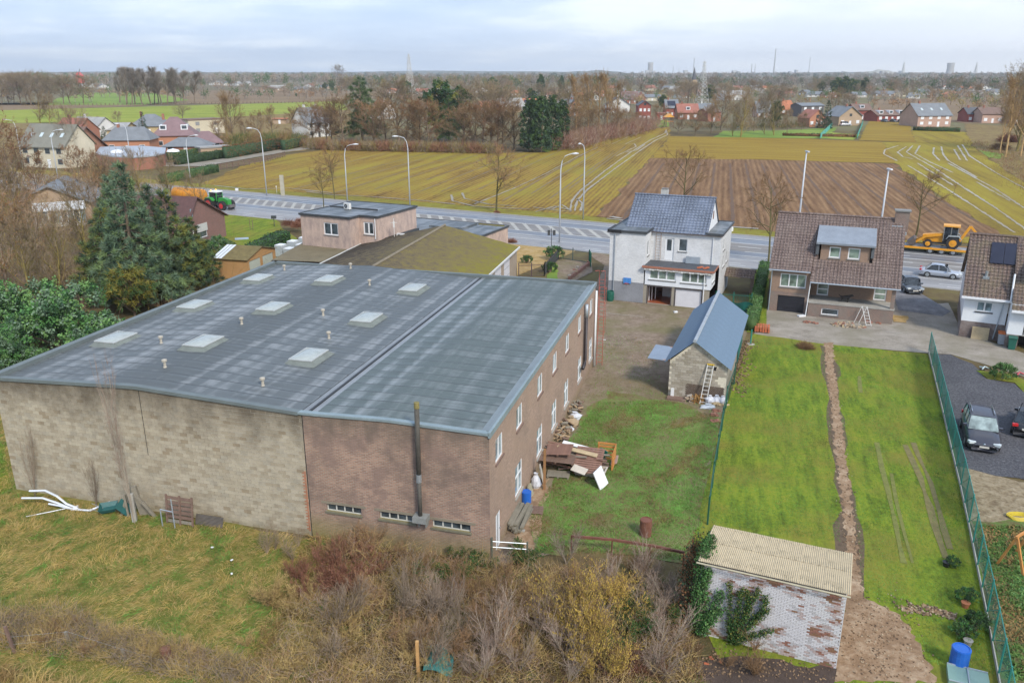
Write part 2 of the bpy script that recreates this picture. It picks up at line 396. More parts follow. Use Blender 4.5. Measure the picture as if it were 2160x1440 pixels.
M_straw =fieldmat('straw_ground',[(0.36,(0.06,0.07,0.02)),(0.46,(0.15,0.15,0.035)),(0.54,(0.24,0.19,0.06)),(0.62,(0.34,0.25,0.09))],rs=1.4,along=0.9,fine=4,patch=0.35,patchc=(0.085,0.12,0.02),pamt=0.7,bump=1.0,ang=math.radians(60))
M_scrubg =fieldmat('scrub_floor',[(0.34,(0.045,0.032,0.02)),(0.5,(0.11,0.08,0.045)),(0.64,(0.17,0.12,0.06))],rs=2,along=2,fine=6,patch=0.5,patchc=(0.06,0.075,0.02),pamt=0.6,bump=1.0)
M_wild =fieldmat('woodland_floor',[(0.36,(0.06,0.05,0.025)),(0.5,(0.12,0.09,0.045)),(0.64,(0.16,0.14,0.05))],rs=0.2,along=0.2,fine=0.5,patch=0.02)
M_far =fieldmat('distant_land',[(0.36,(0.09,0.08,0.045)),(0.5,(0.15,0.125,0.07)),(0.64,(0.17,0.17,0.08))],rs=0.004,along=0.02,fine=0.02,patch=0.004)

def rect_ground(name,x0,y0,x1,y1,z,m): return sheet(name,[(x0,y0),(x1,y0),(x1,y1),(x0,y1)],z,m,px=False)
g =rect_ground('ground',-9000,-60,9000,14000,0.0,M_far)
sheet('land',[(-150,-10),(130,-10),(230,330),(-250,330)],0.02,M_wild,px=False)
# meadow in front of and left of the long wall
sheet('meadow',[(-60,8),(-4,8),(-4,20),(-7.6,27),(-6.5,34.3),(-27.3,40.6),(-34,62),(-60,62)],0.04,M_straw,px=False,amp=0.4,step=2)
sheet('ground.001',[(-12,8),(22,8),(22,17.5),(8.6,27.2),(8.2,29.5),(6.6,32.3),(-1.1,33.2),(-10.2,35.7),(-11,26)],0.035,M_scrubg,px=False,amp=0.3,step=2)

# the highway runs straight: origin on its far kerb, s along it to the right, t across it toward the camera
RO,RR =Vector((0,131.3)),math.radians(27.4)
rd,rn =Vector((math.cos(RR),-math.sin(RR))),Vector((-math.sin(RR),-math.cos(RR)))
def RP(s,t): p =RO +rd *s +rn *t;return (p.x,p.y)
def band(s0,s1,t0,t1): return [RP(s0,t0),RP(s1,t0),RP(s1,t1),RP(s0,t1)]
def asphalt(name,lo,mid,hi,rough):
    t =NT(name);p =t.pos();v =t.map(p,(1,1,1),(0,0,RR));v =t.map(v,(0.02,0.9,1))
    n1 =t.noise(v,1,5,0.65);n2 =t.noise(p,9,4,0.7);n3 =t.noise(p,0.15,3,0.6)
    f =t.math('ADD',t.math('MULTIPLY',n1,0.6),t.math('MULTIPLY',n2,0.2));f =t.math('ADD',f,t.math('MULTIPLY',n3,0.2))
    t.set('Base Color',t.ramp(f,[(0.36,lo),(0.5,mid),(0.62,hi)])).set('Roughness',t.ramp(n3,[(0.4,rough),(0.6,rough +0.25)]));t.bump(n2,0.15,0.01);return t.mat
A_lane =asphalt('lane_asphalt',(0.10,0.108,0.125),(0.155,0.165,0.185),(0.22,0.235,0.26),0.32)
A_side =asphalt('shoulder_asphalt',(0.15,0.15,0.155),(0.22,0.22,0.225),(0.30,0.30,0.30),0.4)
A_mid =asphalt('median_asphalt',(0.13,0.12,0.11),(0.19,0.175,0.16),(0.26,0.245,0.225),0.45)
A_path =asphalt('cycle_path_asphalt',(0.17,0.165,0.165),(0.25,0.245,0.245),(0.33,0.32,0.32),0.45)
sheet('verge',band(-260,200,-5.5,0.3),0.05,M_verge,px=False,amp=0.5)
sheet('road',band(-260,200,0,20.5),0.06,A_side,px=False)
for nm,t0,t1,m_,z in (('road_lane',2.7,5.7,A_lane,.066),('road_median',5.95,11.0,A_mid,.066),('road_lane.001',11.3,13.6,A_lane,.066),('cycle_path',16.3,20.5,A_path,.066)):
    sheet(nm,band(-260,200,t0,t1),z,m_,px=False)
mb =MB()
for i in range(92): mb.face([(*p,.02) for p in band(-260 +i *5,-260 +i *5 +4.97,-0.14,0)]); 
kb =MB();kb.prism([RP(-260,0),RP(-260,-0.18),RP(200,-0.18),RP(200,0)],0.0,0.17);kb.prism([RP(-260,20.68),RP(-260,20.5),RP(200,20.5),RP(200,20.68)],0,0.11)
tag(kb.build('kerb',CONC),kind='structure')
PAINT =M('road_paint',(0.6,0.6,0.57),0.6,0.18,3,bump=0,world_pos=True)
PAINTW =M('worn_paint',(0.36,0.35,0.315),0.7,0.3,2,bump=0,world_pos=True)
def marks(name,quads,m_=PAINT):
    mb =MB()
    for q in quads: mb.face([(*p,0.072) for p in q])
    tag(mb.build(name,m_),kind='structure')
marks('edge_line',[band(-260,200,2.45,2.62),band(-260,200,13.62,13.8),band(-260,200,5.72,5.9),band(-260,26,11.02,11.2)])
marks('parking_line',[band(-260,200,16.05,16.2)])
hq = []
s = -64.0
while s <24:
    hq.append([RP(s,6.0),RP(s +0.7,6.0),RP(s +0.7 +3.6,10.95),RP(s +3.6,10.95)]);s += 2.15
marks('median_hatching',hq,PAINTW)
dq = []
for i in range(64):
    s = -190 +i *6.0;dq.append(band(s,s +2.6,18.35,18.48));dq.append(band(s +.8,s +3.4,19.4,19.53))
    if s >26: dq.append(band(s,s +3,8.2,8.36));dq.append(band(s +1.5,s +4.5,11.02,11.2))
    dq.append(band(s,s +2.5,4.2,4.33) if i % 2 else band(s,s +.1,4.2,4.21))
marks('dashed_line',dq)

# fields beyond the road
sheet('field',[RP(-62,-5),(505,352),(600,328),(700,316),(860,318),(1050,323),(1150,322),(1230,303),(1320,284),(1372,275),(1412,270),(1414,285),(1375,333),(1258,456),RP(13,-5)][:0] or
      [G(505,352)[:2],G(600,328)[:2],G(700,314)[:2],G(860,318)[:2],G(1050,323)[:2],G(1150,322)[:2],G(1235,300)[:2],G(1320,284)[:2],G(1372,273)[:2],G(1412,268)[:2],G(1414,288)[:2],G(1375,334)[:2],G(1256,458)[:2],RP(10,-5),RP(-75,-5)],0.06,M_stub,px=False,amp=0.6,step=4)
sheet('ploughed_field',[G(1375,334)[:2],G(1630,338)[:2],G(1885,346)[:2],G(1990,420)[:2],G(2112,497)[:2],RP(56,-5),RP(11.5,-5),G(1256,458)[:2]],0.07,M_plough,px=False,amp=0.8,step=3)
sheet('field.001',[(1375,334),(1414,288),(1700,293),(1862,300),(1888,345),(1630,338)],0.08,M_olive,amp=0.5,step=4)
sheet('field.002',[G(1862,300)[:2],G(2042,300)[:2],G(2100,345)[:2],G(2250,440)[:2],G(2300,520)[:2],RP(56,-5),G(2112,497)[:2],G(1990,420)[:2],G(1888,345)[:2]],0.075,M_right,px=False,amp=0.6,step=4)
sheet('grass_strip',[(1150,322),(1235,300),(1372,270),(1412,262),(1405,256),(1362,262),(1230,292),(1140,312)],0.09,M_green,amp=0.5)
sheet('lawn',[(1505,290),(1745,293),(1765,270),(1640,276),(1525,277)],0.1,M_green,amp=0.5)
sheet('lawn.001',[(1745,293),(1800,296),(1815,285),(1752,280)],0.1,M_bright)
sheet('lawn.002',[(1812,297),(1932,301),(1922,276),(1918,260),(1832,256)],0.1,M_olive,amp=0.4)
sheet('lawn.003',[(1932,301),(2052,303),(2035,279),(1924,276)],0.1,M_right,amp=0.4)
sheet('lawn.004',[(1370,269),(1412,268),(1408,253),(1385,254)],0.11,M_green)
sheet('allotment',[(2042,300),(2100,345),(2250,440),(2500,440),(2500,290),(2160,268),(2035,262)],0.09,M_rough,amp=0.5)
sheet('field.003',[(2040,262),(2500,262),(2500,215),(2160,208),(1850,209),(1838,236),(1900,238)],0.11,M_brownf)
sheet('lawn.005',[(2065,318),(2118,326),(2110,336),(2085,333)],0.12,M_green)
# pastures far left
sheet('pasture',[(-200,238),(300,226),(720,214),(735,232),(560,243),(300,258),(-200,262)],0.12,M_bright)
sheet('pasture.001',[(100,222),(120,208),(190,196),(330,197),(400,212),(300,222)],0.16,M_green)
sheet('field.004',[(-200,240),(-200,222),(100,222),(300,222),(720,214),(720,208),(1200,205),(1160,190),(720,192),(500,192),(180,189),(190,195),(330,197),(400,212),(300,224)],0.14,M_brownf)
sheet('rough_pasture',[(-200,262),(300,258),(560,243),(735,232),(770,262),(640,320),(500,330),(300,330),(-200,330)],0.11,M_rough,amp=0.8)
sheet('drive',[(345,352),(430,352),(600,322),(700,309),(690,305),(560,318),(440,340),(345,345)],0.13,M_concy)
# tyre tracks holding water
M_wet =M('wet_mud_track',(0.27,0.22,0.14),0.3,0.45,0.9,bump=0.1,world_pos=True)
M_mud =M('mud_track',(0.17,0.12,0.06),0.8,0.3,0.5,bump=0.1,world_pos=True)
def tracks(name,lines,w,z,mat,seed=0):
    mb =MB()
    for i,l in enumerate(lines): ribbon(mb,[G(*p) for p in l],w,z,seed +i,0.45)
    tag(mb.build(name,mat),kind='structure')
tracks('tyre_tracks',[[(1203,443),(1206,425),(1222,405),(1275,362),(1330,322),(1372,296),(1403,282),(1404,276)],[(1212,446),(1217,425),(1238,402),(1290,362),(1345,322),(1382,297),(1408,285),(1405,274)],
    [(1225,446),(1229,430),(1216,420)],[(1165,442),(1185,433),(1205,446)],[(1125,438),(1165,444),(1205,448)],[(1130,448),(1170,436),(1200,444)],
    [(1000,432),(1080,400),(1150,368),(1220,330),(1260,312)],[(952,412),(955,425),(1000,436),(1060,440),(1120,442)],[(975,408),(980,420),(1030,432),(1090,436)],
    [(1300,330),(1342,310),(1338,304),(1318,305),(1352,290)],[(645,405),(700,412),(770,415),(900,425),(960,432)],[(450,392),(520,400),(610,398),(700,408)],
    [(1320,322),(1342,318),(1360,306)],[(1290,305),(1335,285),(1365,275)]],0.36,0.115,M_wet,3)
tracks('tyre_tracks.001',[[(1895,308),(1866,317),(1864,326),(1892,340)],[(1912,310),(1893,322),(1905,332),(1925,336)],[(1925,308),(1912,322),(1935,335),(1965,352),(2030,395),(2100,440),(2170,490)],
    [(1940,308),(1930,325),(1960,342),(2010,365)],[(1970,312),(1968,325),(1982,340)],[(1985,310),(1990,328),(2000,340),(2060,375)],[(2012,316),(2025,338)],[(2020,308),(2040,340)],[(2030,306),(2045,330),(2100,365),(2200,420)],
    [(1915,350),(1990,395),(2060,440),(2140,492)],[(1935,345),(2010,392)],[(2060,385),(2130,425)],[(2000,345),(2100,400),(2160,440)]],0.42,0.118,M_wet,30)
tracks('furrow_puddles',[[(1520,478),(1560,481),(1600,484)],[(1280,462),(1330,468)],[(1290,458),(1310,462)]],0.7,0.12,M_wet,50)
tracks('plough_ruts',[[(x,345),(x + (x -1531) *0.70,470)] for x in (1400,1440,1476,1508,1540,1572,1606,1642,1680,1720,1762,1805,1845)],0.5,0.095,M('rut_soil',(0.115,0.068,0.04),0.95,0.3,1,world_pos=True),70)
tracks('drill_rows',[[(x,y),(x + (1530 -x) *0.22,y + (152 -y) *0.22),(x + (1530 -x) *0.36,y + (152 -y) *0.36)] for x,y in ((620,400),(700,410),(790,400),(860,415),(930,405),(1010,400),(1060,425),(1120,410),(1160,420),(740,380),(560,385),(900,380),(1200,400))],0.35,0.1,M_mud,90)

# ground around the properties
sheet('yard',[(1040,1195),(1035,1150),(1255,768),(1250,620),(1275,560),(1240,535),(1292,533),(1285,633),(1500,655),(1585,655),(1575,705),(1545,800),(1520,880),(1480,1110)],0.05,M_pave,amp=0.15)
sheet('lawn.006',[(1130,1165),(1115,1100),(1165,1020),(1190,930),(1255,850),(1280,825),(1400,845),(1525,885),(1500,1000),(1485,1110),(1440,1190),(1300,1170)],0.055,M_yardgrass,amp=0.5,step=1)
sheet('dirt_patch',[(1160,1010),(1130,1160),(1110,1160),(1085,1130),(1110,1040)],0.06,M_dirt,amp=0.25,step=0.7)
sheet('lawn.007',[G(*p)[:2] for p in ((1590,705),(1735,726),(1958,748),(2010,935),(2060,1180),(2110,1440))] + [(20.5,12),(7.6,12),(8.2,29),(8.9,34.8)] + [G(1525,880)[:2],G(1548,800)[:2]],0.06,M_lawn,px=False,amp=0.12,step=1)
sheet('lawn.008',[(1585,570),(1622,570),(1615,700),(1575,702)],0.07,M_lawn,amp=0.1)
tracks('path_edge',[[(1740,730),(1752,790),(1758,860),(1770,960),(1782,1050),(1796,1150),(1800,1260),(1830,1330)]],1.05,0.063,M('dark_brown_soil',(.11,.075,.045),.95,.45,3,bump=.8,world_pos=True),60)
sheet('garden_path',[(1737,724),(1757,724),(1760,780),(1770,850),(1782,950),(1795,1040),(1805,1120),(1812,1200),(1820,1260),(1900,1300),(1960,1400),(1975,1440),(1740,1440),(1760,1400),(1782,1260),(1786,1150),(1775,1060),(1762,960),(1755,880),(1745,800)],0.066,M_dirt,amp=0.13,step=0.22)
sheet('turned_soil',[(1370,1440),(1460,1395),(1560,1385),(1765,1412),(1760,1440),(1700,1560),(1300,1560)],0.07,M('dark_soil',(0.065,0.045,0.035),0.95,0.4,2,bump=0.8,world_pos=True),amp=0.2,step=0.5)
sheet('yard.001',[(1590,706),(1612,655),(1630,640),(1640,600),(1900,600),(1890,645),(2000,640),(2030,700),(2200,760),(2300,850),(2160,795),(2080,770),(2005,748),(1958,746),(1735,726)],0.05,M_concy,amp=0.06)
sheet('driveway',[RP(47,20.7),RP(59,20.7),G(2006,658)[:2],G(1988,668)[:2],G(1895,655)[:2],G(1885,625)[:2]],0.06,M_tarmac,px=False)
sheet('gravel_yard',[(1972,748),(2005,749),(2050,768),(2080,800),(2140,810),(2180,850),(2300,900),(2300,1050),(2150,1010),(2100,1005),(2025,985),(1990,850)],0.06,M_grav,amp=0.12,step=0.8)
sheet('grass_edge',[(2058,782),(2085,801),(2140,808),(2180,850),(2300,880),(2300,850),(2190,815),(2130,790)],0.065,M_lawn,amp=0.1)
sheet('garden_soil',[(2025,985),(2100,1003),(2300,1050),(2400,1500),(2115,1500),(2085,1300),(2045,1100)],0.05,fieldmat('leafy_soil',[(0.36,(0.10,0.065,0.04)),(0.5,(0.24,0.19,0.12)),(0.64,(0.36,0.30,0.21))],rs=2,along=2,fine=5,patch=.3,bump=1),amp=0.2,step=1)
sheet('vegetable_bed',[(2050,1100),(2300,1100),(2400,1500),(2125,1500),(2085,1300)],0.06,fieldmat('weedy_bed',[(0.36,(0.08,0.06,0.035)),(0.48,(0.13,0.12,0.05)),(0.56,(0.10,0.17,0.04)),(0.66,(0.17,0.24,0.06))],rs=2,along=2,fine=3,patch=.5,bump=1),amp=0.2,step=1)
sheet('forecourt',[G(1045,600)[:2],G(1150,560)[:2],RP(20,20.6),RP(-2,20.6),G(1060,540)[:2]],0.06,M_sand,px=False,amp=0.15)
sheet('gravel_plot',[(1165,590),(1170,545),(1248,555),(1250,575),(1215,592),(1190,610)],0.07,M_pave,amp=0.1)
sheet('grass_edge.001',[(1150,605),(1157,570),(1175,556),(1178,592),(1190,600)],0.075,M_green,amp=0.15,step=.6)
sheet('lawn.009',[G(475,520)[:2],RP(-55,20.7),RP(-31,20.7),G(640,520)[:2],G(560,560)[:2]],0.06,M_lawn,px=False,amp=0.3)
sheet('mown_grass',[(-60,62),(-27.8,62),(-21,68),(-40,140),(-80,140),(-100,62)],0.035,M_wild,px=False)
sheet('lawn.010',[(0,1045),(-80,1080),(-80,900),(10,940),(25,1030)],0.06,M_lawn,amp=0.1)
# tyre marks pressed into the right-hand lawn
tracks('lawn_ruts',[[(1908,940),(1940,1010),(1960,1070),(1985,1150),(1995,1180)],[(1925,935),(1962,1020),(1980,1080),(2003,1160)]],0.28,0.078,M('rut_brown',(0.16,0.135,0.05),0.9,0.4,3,world_pos=True),5)
tracks('lawn_ruts.001',[[(1850,935),(1865,1010),(1890,1110),(1905,1190)],[(1880,1000),(1890,1060),(1905,1120),(1925,1190)],[(1812,795),(1815,830)]],0.22,0.079,M('rut_olive',(0.15,0.155,0.035),0.9,0.4,3,world_pos=True),15)
tracks('lawn_scars',[[(1945,1280),(1975,1290),(2015,1305)],[(1900,1285),(1930,1290),(1960,1300)]],0.35,0.08,M_dirt,25)
tracks('yard_joint',[[(1265,660),(1360,670)],[(1865,700),(1905,705)]],0.06,0.066,CONC,35)

def clods(name,line,n,w,sz,mats,label,seed=1,z=0.07):
    """loose lumps of soil and stone strewn along a line on the ground"""
    r =random.Random(seed);P = [G(*p) for p in line];b =MB()
    for i in range(n):
        k =r.randrange(len(P) -1);p =P[k].lerp(P[k +1],r.random());s =r.uniform(.35,1) *sz;b.cur =r.randrange(len(mats))
        b.cbox((p.x +r.gauss(0,w),p.y +r.gauss(0,w),z +s *.2),(s,s *r.uniform(.5,1),s *.6),r.uniform(0,3.1),r.uniform(-.5,.5),r.uniform(-.5,.5))
    tag(b.build(name,mats),label,None,None,'stuff')
SOILS = [M('soil_clod_dark',(.12,.08,.05),.95,.3,3),M('soil_clod',(.25,.165,.095),.95,.3,3),M('soil_clod_pale',(.36,.28,.19),.95,.3,3)]
clods('soil_clods',[(1747,730),(1752,800),(1762,880),(1772,960),(1785,1050),(1798,1140),(1806,1230)],520,.22,.075,SOILS,'loose clods and stones along the trench across the lawn',1)
clods('soil_clods',[(1820,1260),(1860,1330),(1900,1400),(1820,1430),(1800,1330),(1880,1300)],650,.8,.07,SOILS,'clods and stones on the bare soil beside the whitewashed shed',2)
clods('soil_clods',[(1400,1440),(1500,1405),(1600,1405),(1740,1430)],500,.45,.08,SOILS[:2],'dark clods on the turned soil below the whitewashed shed',3)
clods('soil_clods',[(1905,1283),(1950,1288),(2010,1303)],160,.2,.12,SOILS,'broken turf clods at the end of the lawn',4)
clods('soil_clods',[(1552,830),(1560,760),(1572,720)],400,.45,.14,SOILS[:2],'disturbed soil along the right side of the block shed',5)
# ================================================================== BUILDINGS
FACES = {'front': ((1,0),(0,-1)),'back': ((-1,0),(0,1)),'right': ((0,1),(1,0)),'left': ((0,-1),(-1,0))}
def frame_T(face,ox,oy,oz=0.0):
    """local frame of a wall: x along the wall, y into the building, z up; origin at (ox, oy, oz)"""
    (ux,uy),(nx,ny) =FACES[face]
    return Matrix(((ux,-nx,0,ox),(uy,-ny,0,oy),(0,0,1,oz),(0,0,0,1)))
def wall_mb(mb,T,w,z0,z1,holes=(),depth=0.14,top=None):
    """one wall face with real openings and reveals; top = list of (x, z) for a shaped top edge above z1"""
    o =mb.T;mb.T = (o @ T) if o is not None else T
    xs =sorted({0.0,w,*[h[0] for h in holes],*[h[2] for h in holes]});zs =sorted({z0,z1,*[h[1] for h in holes],*[h[3] for h in holes]})
    for i in range(len(xs) -1):
        for j in range(len(zs) -1):
            cx,cz = (xs[i] +xs[i +1]) /2,(zs[j] +zs[j +1]) /2
            if any(h[0] <cx <h[2] and h[1] <cz <h[3] for h in holes): continue
            mb.face([(xs[i],0,zs[j]),(xs[i +1],0,zs[j]),(xs[i +1],0,zs[j +1]),(xs[i],0,zs[j +1])])
    for a,b,c,d in holes:
        mb.face([(a,0,b),(a,depth,b),(c,depth,b),(c,0,b)][::-1]);mb.face([(a,0,d),(a,depth,d),(c,depth,d),(c,0,d)])
        mb.face([(a,0,b),(a,0,d),(a,depth,d),(a,depth,b)][::-1]);mb.face([(c,0,b),(c,0,d),(c,depth,d),(c,depth,b)])
    if top: mb.face([(x,0,z) for x,z in top])
    mb.T =o
def window(parent,T,x0,z0,x1,z1,split=2,fr=WHITE,gl=GLASS,sill=True,inset=0.07,bar=0.07,hbar=None,sillm=None,proud=None,label=None,tilt=None,name='window'):
    """frame with mullions, one pane object per light, sill; T from frame_T, coordinates along the wall"""
    if proud is not None: inset = -proud
    m =MB();m.T =T;y0,y1 =inset,inset +0.06
    m.box(x0,y0,z0,x0 +bar,y1,z1);m.box(x1 -bar,y0,z0,x1,y1,z1)
    m.box(x0 +bar,y0,z0,x1 -bar,y1,z0 +bar);m.box(x0 +bar,y0,z1 -bar,x1 -bar,y1,z1)
    cuts = [x0 +bar + (x1 -x0 -2 *bar) *k /split for k in range(split +1)]
    for c in cuts[1:-1]: m.box(c -bar *0.6,y0 -0.01,z0 +bar,c +bar *0.6,y1,z1 -bar)
    zc_ = [z0 +bar,z1 -bar]
    if hbar: zc_ = [z0 +bar,z0 + (z1 -z0) *hbar,z1 -bar];m.box(x0 +bar,y0 -.012,zc_[1] -bar /2,x1 -bar,y1,zc_[1] +bar /2)
    w =m.build(name,fr,parent); 
    if label: w['label'] =label
    for a,b in zip(cuts,cuts[1:]):
        for c,d in zip(zc_,zc_[1:]):
            p =MB();p.T =T;p.box(a +.005,y0 +.025,c +.005,b -.005,y0 +.045,d -.005);p.build('pane',gl,w)
    if sill:
        sb =MB();sb.T =T;sb.box(x0 -.06,-0.07,z0 -0.09,x1 +.06,max(y0,.02),z0 -0.002);sb.build('sill',sillm or CONCD,w)
    return w

# ---------------------------------------------------------------- the long warehouse
WA =math.radians(-15.2);WO =Vector((-27.5,40.4,0));WW,WD =27.45,28.2
wh =thing('warehouse','long flat-roofed warehouse of grey blocks and pink-brown brick with bitumen roof','warehouse',WO,WA)
def WP(x,y,z=0):
    c,s =math.cos(WA),math.sin(WA);return Vector((WO.x +x *c -y *s,WO.y +x *s +y *c,z))
BR_front =brickmat('pink_brown_brick',(0.46,0.275,0.19),(0.29,0.165,0.115),(0.38,0.32,0.26),0.24,0.085,0.016,dirt=0.4,var2=(0.24,0.165,0.135),topdirt=(5.4,(0.10,0.085,0.065),0.6),botmoss=(1.5,(0.20,0.185,0.055),0.75))
BR_side =brickmat('brown_brick',(0.50,0.335,0.25),(0.35,0.23,0.17),(0.34,0.27,0.21),0.24,0.085,0.014,dirt=0.25,var2=(0.40,0.28,0.205),botmoss=(0.8,(0.16,0.14,0.05),0.5))
MORT =M('block_mortar',(0.60,0.56,0.46),0.95,0.25,0.6)
def ztop(x):
    P_ = [(0,6.70),(8.8,7.12),(18.2,6.72),(22.5,6.86),(27.45,6.74)]
    for (a,b),(c,d) in zip(P_,P_[1:]):
        if x <= c: return b + (d -b) * (x -a) / (c -a)
    return P_[-1][1]
m =MB();T =frame_T('front',0,0)
wall_mb(m,T,18.15,-0.3,6.4,[],top=[(0,6.4),(18.15,6.4),(18.15,6.6),(8.8,7.0),(0,6.58)])
m.build('wall',MORT,wh)['label'] ='wall of pale grey concrete blocks'
BLK = [M('concrete_block_%d' % i,c,0.95,0.22,3.0,bump=0.3) for i,c in enumerate([(0.30,0.265,0.20),(0.34,0.305,0.235),(0.265,0.235,0.175),(0.32,0.28,0.22),(0.21,0.175,0.125),(0.29,0.265,0.215)])]
def topgrime(name,c):      # blocks blacken with algae toward the roof edge in an irregular band: real dirt, by place on the wall
    t =NT(name);p =t.pos();sp =t.n.new('ShaderNodeSeparateXYZ');t.l.new(p,sp.inputs[0])
    n =t.noise(t.map(p,(0.7,0.7,0.5)),1,6,0.65);n2 =t.noise(p,14,4,0.7);n3 =t.noise(p,2.2,5,.6)
    f =t.math('MULTIPLY',t.math('SUBTRACT',t.math('ADD',sp.outputs[2],t.math('MULTIPLY',t.math('SUBTRACT',n,0.5),5.0)),4.6),0.42,True)
    f2 =t.ramp(n3,[(0.45,0.0),(0.65,0.45)])
    f3 =t.math('MULTIPLY',t.math('SUBTRACT',0.7,t.math('ADD',sp.outputs[2],t.math('MULTIPLY',n,0.6))),0.9,True)
    col =t.mix(t.math('MULTIPLY',n2,0.7),mul(c,1.18),mul(c,0.72))
    col =t.mix(f2,col,mul(c,0.62));col =t.mix(t.math('MULTIPLY',f,0.9),col,(0.10,0.08,0.055));col =t.mix(f3,col,(0.15,0.14,0.06))
    t.set('Base Color',col).set('Roughness',0.95);t.bump(n2,0.4,0.02);return t.mat
BLK = [topgrime('concrete_block_%d' % i,c) for i,c in enumerate([(0.38,0.33,0.245),(0.42,0.37,0.28),(0.34,0.29,0.21),(0.40,0.35,0.265),(0.29,0.235,0.16),(0.37,0.33,0.255)])]
bm_ = []
for i in range(6):
    b =MB();b.box(0,-0.014,0,0.382,0.05,0.174);bm_.append(b.mesh('brick',BLK[i]))
rr =random.Random(5);cells = []
for j in range(36):
    z = -0.02 +j *0.194;off =0.2 if j % 2 else 0.0;x =0.02 -off
    while x <18.1:
        a,b2 =max(x,0.02),min(x +0.388,18.13)
        if b2 -a >0.08 and z +0.19 <ztop((a +b2) /2) -0.01: cells.append((a,b2,z))
        x += 0.4
camp =Vector((0,0,CAMH))
cells.sort(key=lambda c: (WP(c[0],0,c[2]) -camp).length)
def pick(): return rr.choices(range(6),[5,4,4,4,.8,3])[0]
full = [c for c in cells if c[1] -c[0] >0.38];near =full[:300];ns =set(near)
for c in near: obj('brick',bm_[pick()],wh,(c[0],-rr.uniform(0,.006),c[2]))
b =MB()
for c in cells:
    if c in ns: continue
    b.cur =pick();b.box(c[0],-0.014 -rr.uniform(0,.006),c[2],c[1],0.02,c[2] +0.182,skip='k')
o =b.build('brickwork',BLK,wh);o['kind'] ='stuff'
m =MB();m.box(9.1,-0.024,3.3,9.13,0.0,7.0);m.build('crack',BLACK,wh);m =MB();m.box(18.15,-0.02,-0.2,18.22,0.02,6.6);m.build('joint',BLACK,wh)
# orange toothing where the two walls meet
m =MB();zz =0.3
while zz <3.6:
    m.box(18.06 - (0.04 if int(zz /.085) % 2 else 0.14),-0.026,zz,18.12,0,zz +.07);zz += .085
tt =m.build('toothing',M('orange_brick',(0.36,0.16,0.09),0.9,0.3,3),wh)
win3 = [(19.1,1.6,20.95,2.0),(21.9,1.6,23.75,2.0),(24.6,1.55,26.5,1.95)]
m =MB();wall_mb(m,T,9.25,-0.3,6.6,[(a -18.2,b,c -18.2,d) for a,b,c,d in win3][:0]);m =MB()
T2 =frame_T('front',18.2,-0.03)
wall_mb(m,T2,9.25,-0.3,6.6,[(a -18.2,b,c -18.2,d) for a,b,c,d in win3],depth=0.2,top=[(0,6.6),(9.25,6.6),(9.25,6.68),(4.3,6.8),(0,6.66)])
m.build('wall',BR_front,wh)['label'] ='front wall of pink-brown brick with moss at its foot'
for a,b_,c,d in win3:
    w =window(wh,T2,a -18.2,b_,c -18.2,d,4,fr=M('old_window_frame',(0.5,0.5,0.46),0.6,0.2,3),gl=GLASS,sill=True,inset=0.1,bar=0.05,sillm=M('mossy_sill',(0.16,0.15,0.10),0.95,0.3,3),label='low strip window of four small panes')
    lb =MB();lb.T =T2;lb.box(a -18.2 -.25,-0.015,d +.002,c -18.2 +.25,0.0,d +0.14);lb.build('lintel',M('lintel_concrete',(0.22,0.19,0.14),.9,.2,2),w)
# right-hand long wall
TR =frame_T('right',WW,-0.03);holes = [(0.95,0.0,1.85,2.02)]
up = [1.6,5.35,9.9,13.8,17.6,21.9,26.5];lo = [5.25,9.95,13.85,17.6,22.3,26.8]
for y in up: holes.append((y -.62,4.72,y +.62,5.92))
for y in lo: holes.append((y -.72,1.0,y +.72,2.75))
m =MB();wall_mb(m,TR,WD +0.06,-0.3,6.55,holes,depth=0.16);m.build('wall',BR_side,wh)['label'] ='long side wall of brown brick with two rows of windows'
m =MB();wall_mb(m,frame_T('back',WW,WD),WW,-0.3,6.5);wall_mb(m,frame_T('left',0,WD),WD,-0.3,6.5);m.build('wall',MORT,wh)
for y in up: window(wh,TR,y -.62,4.72,y +.62,5.92,2,gl=GLASSL,sillm=WOODB,bar=0.075,inset=0.04)
for y in lo: window(wh,TR,y -.72,1.0,y +.72,2.75,2,gl=GLASSL,bar=0.075,hbar=0.62,inset=0.04,sillm=CONC)
d =MB();d.T =TR;d.box(0.99,0.05,0.02,1.81,0.1,1.98);dd =d.build('door',WHITE,wh)
d =MB();d.T =TR;d.box(1.36,0.03,0.1,1.42,0.045,1.9);d.build('door_seam',GREYM,dd)
d =MB();d.T =TR;d.box(1.68,0.0,0.95,1.76,0.05,1.0);d.build('handle',GREYM,dd)
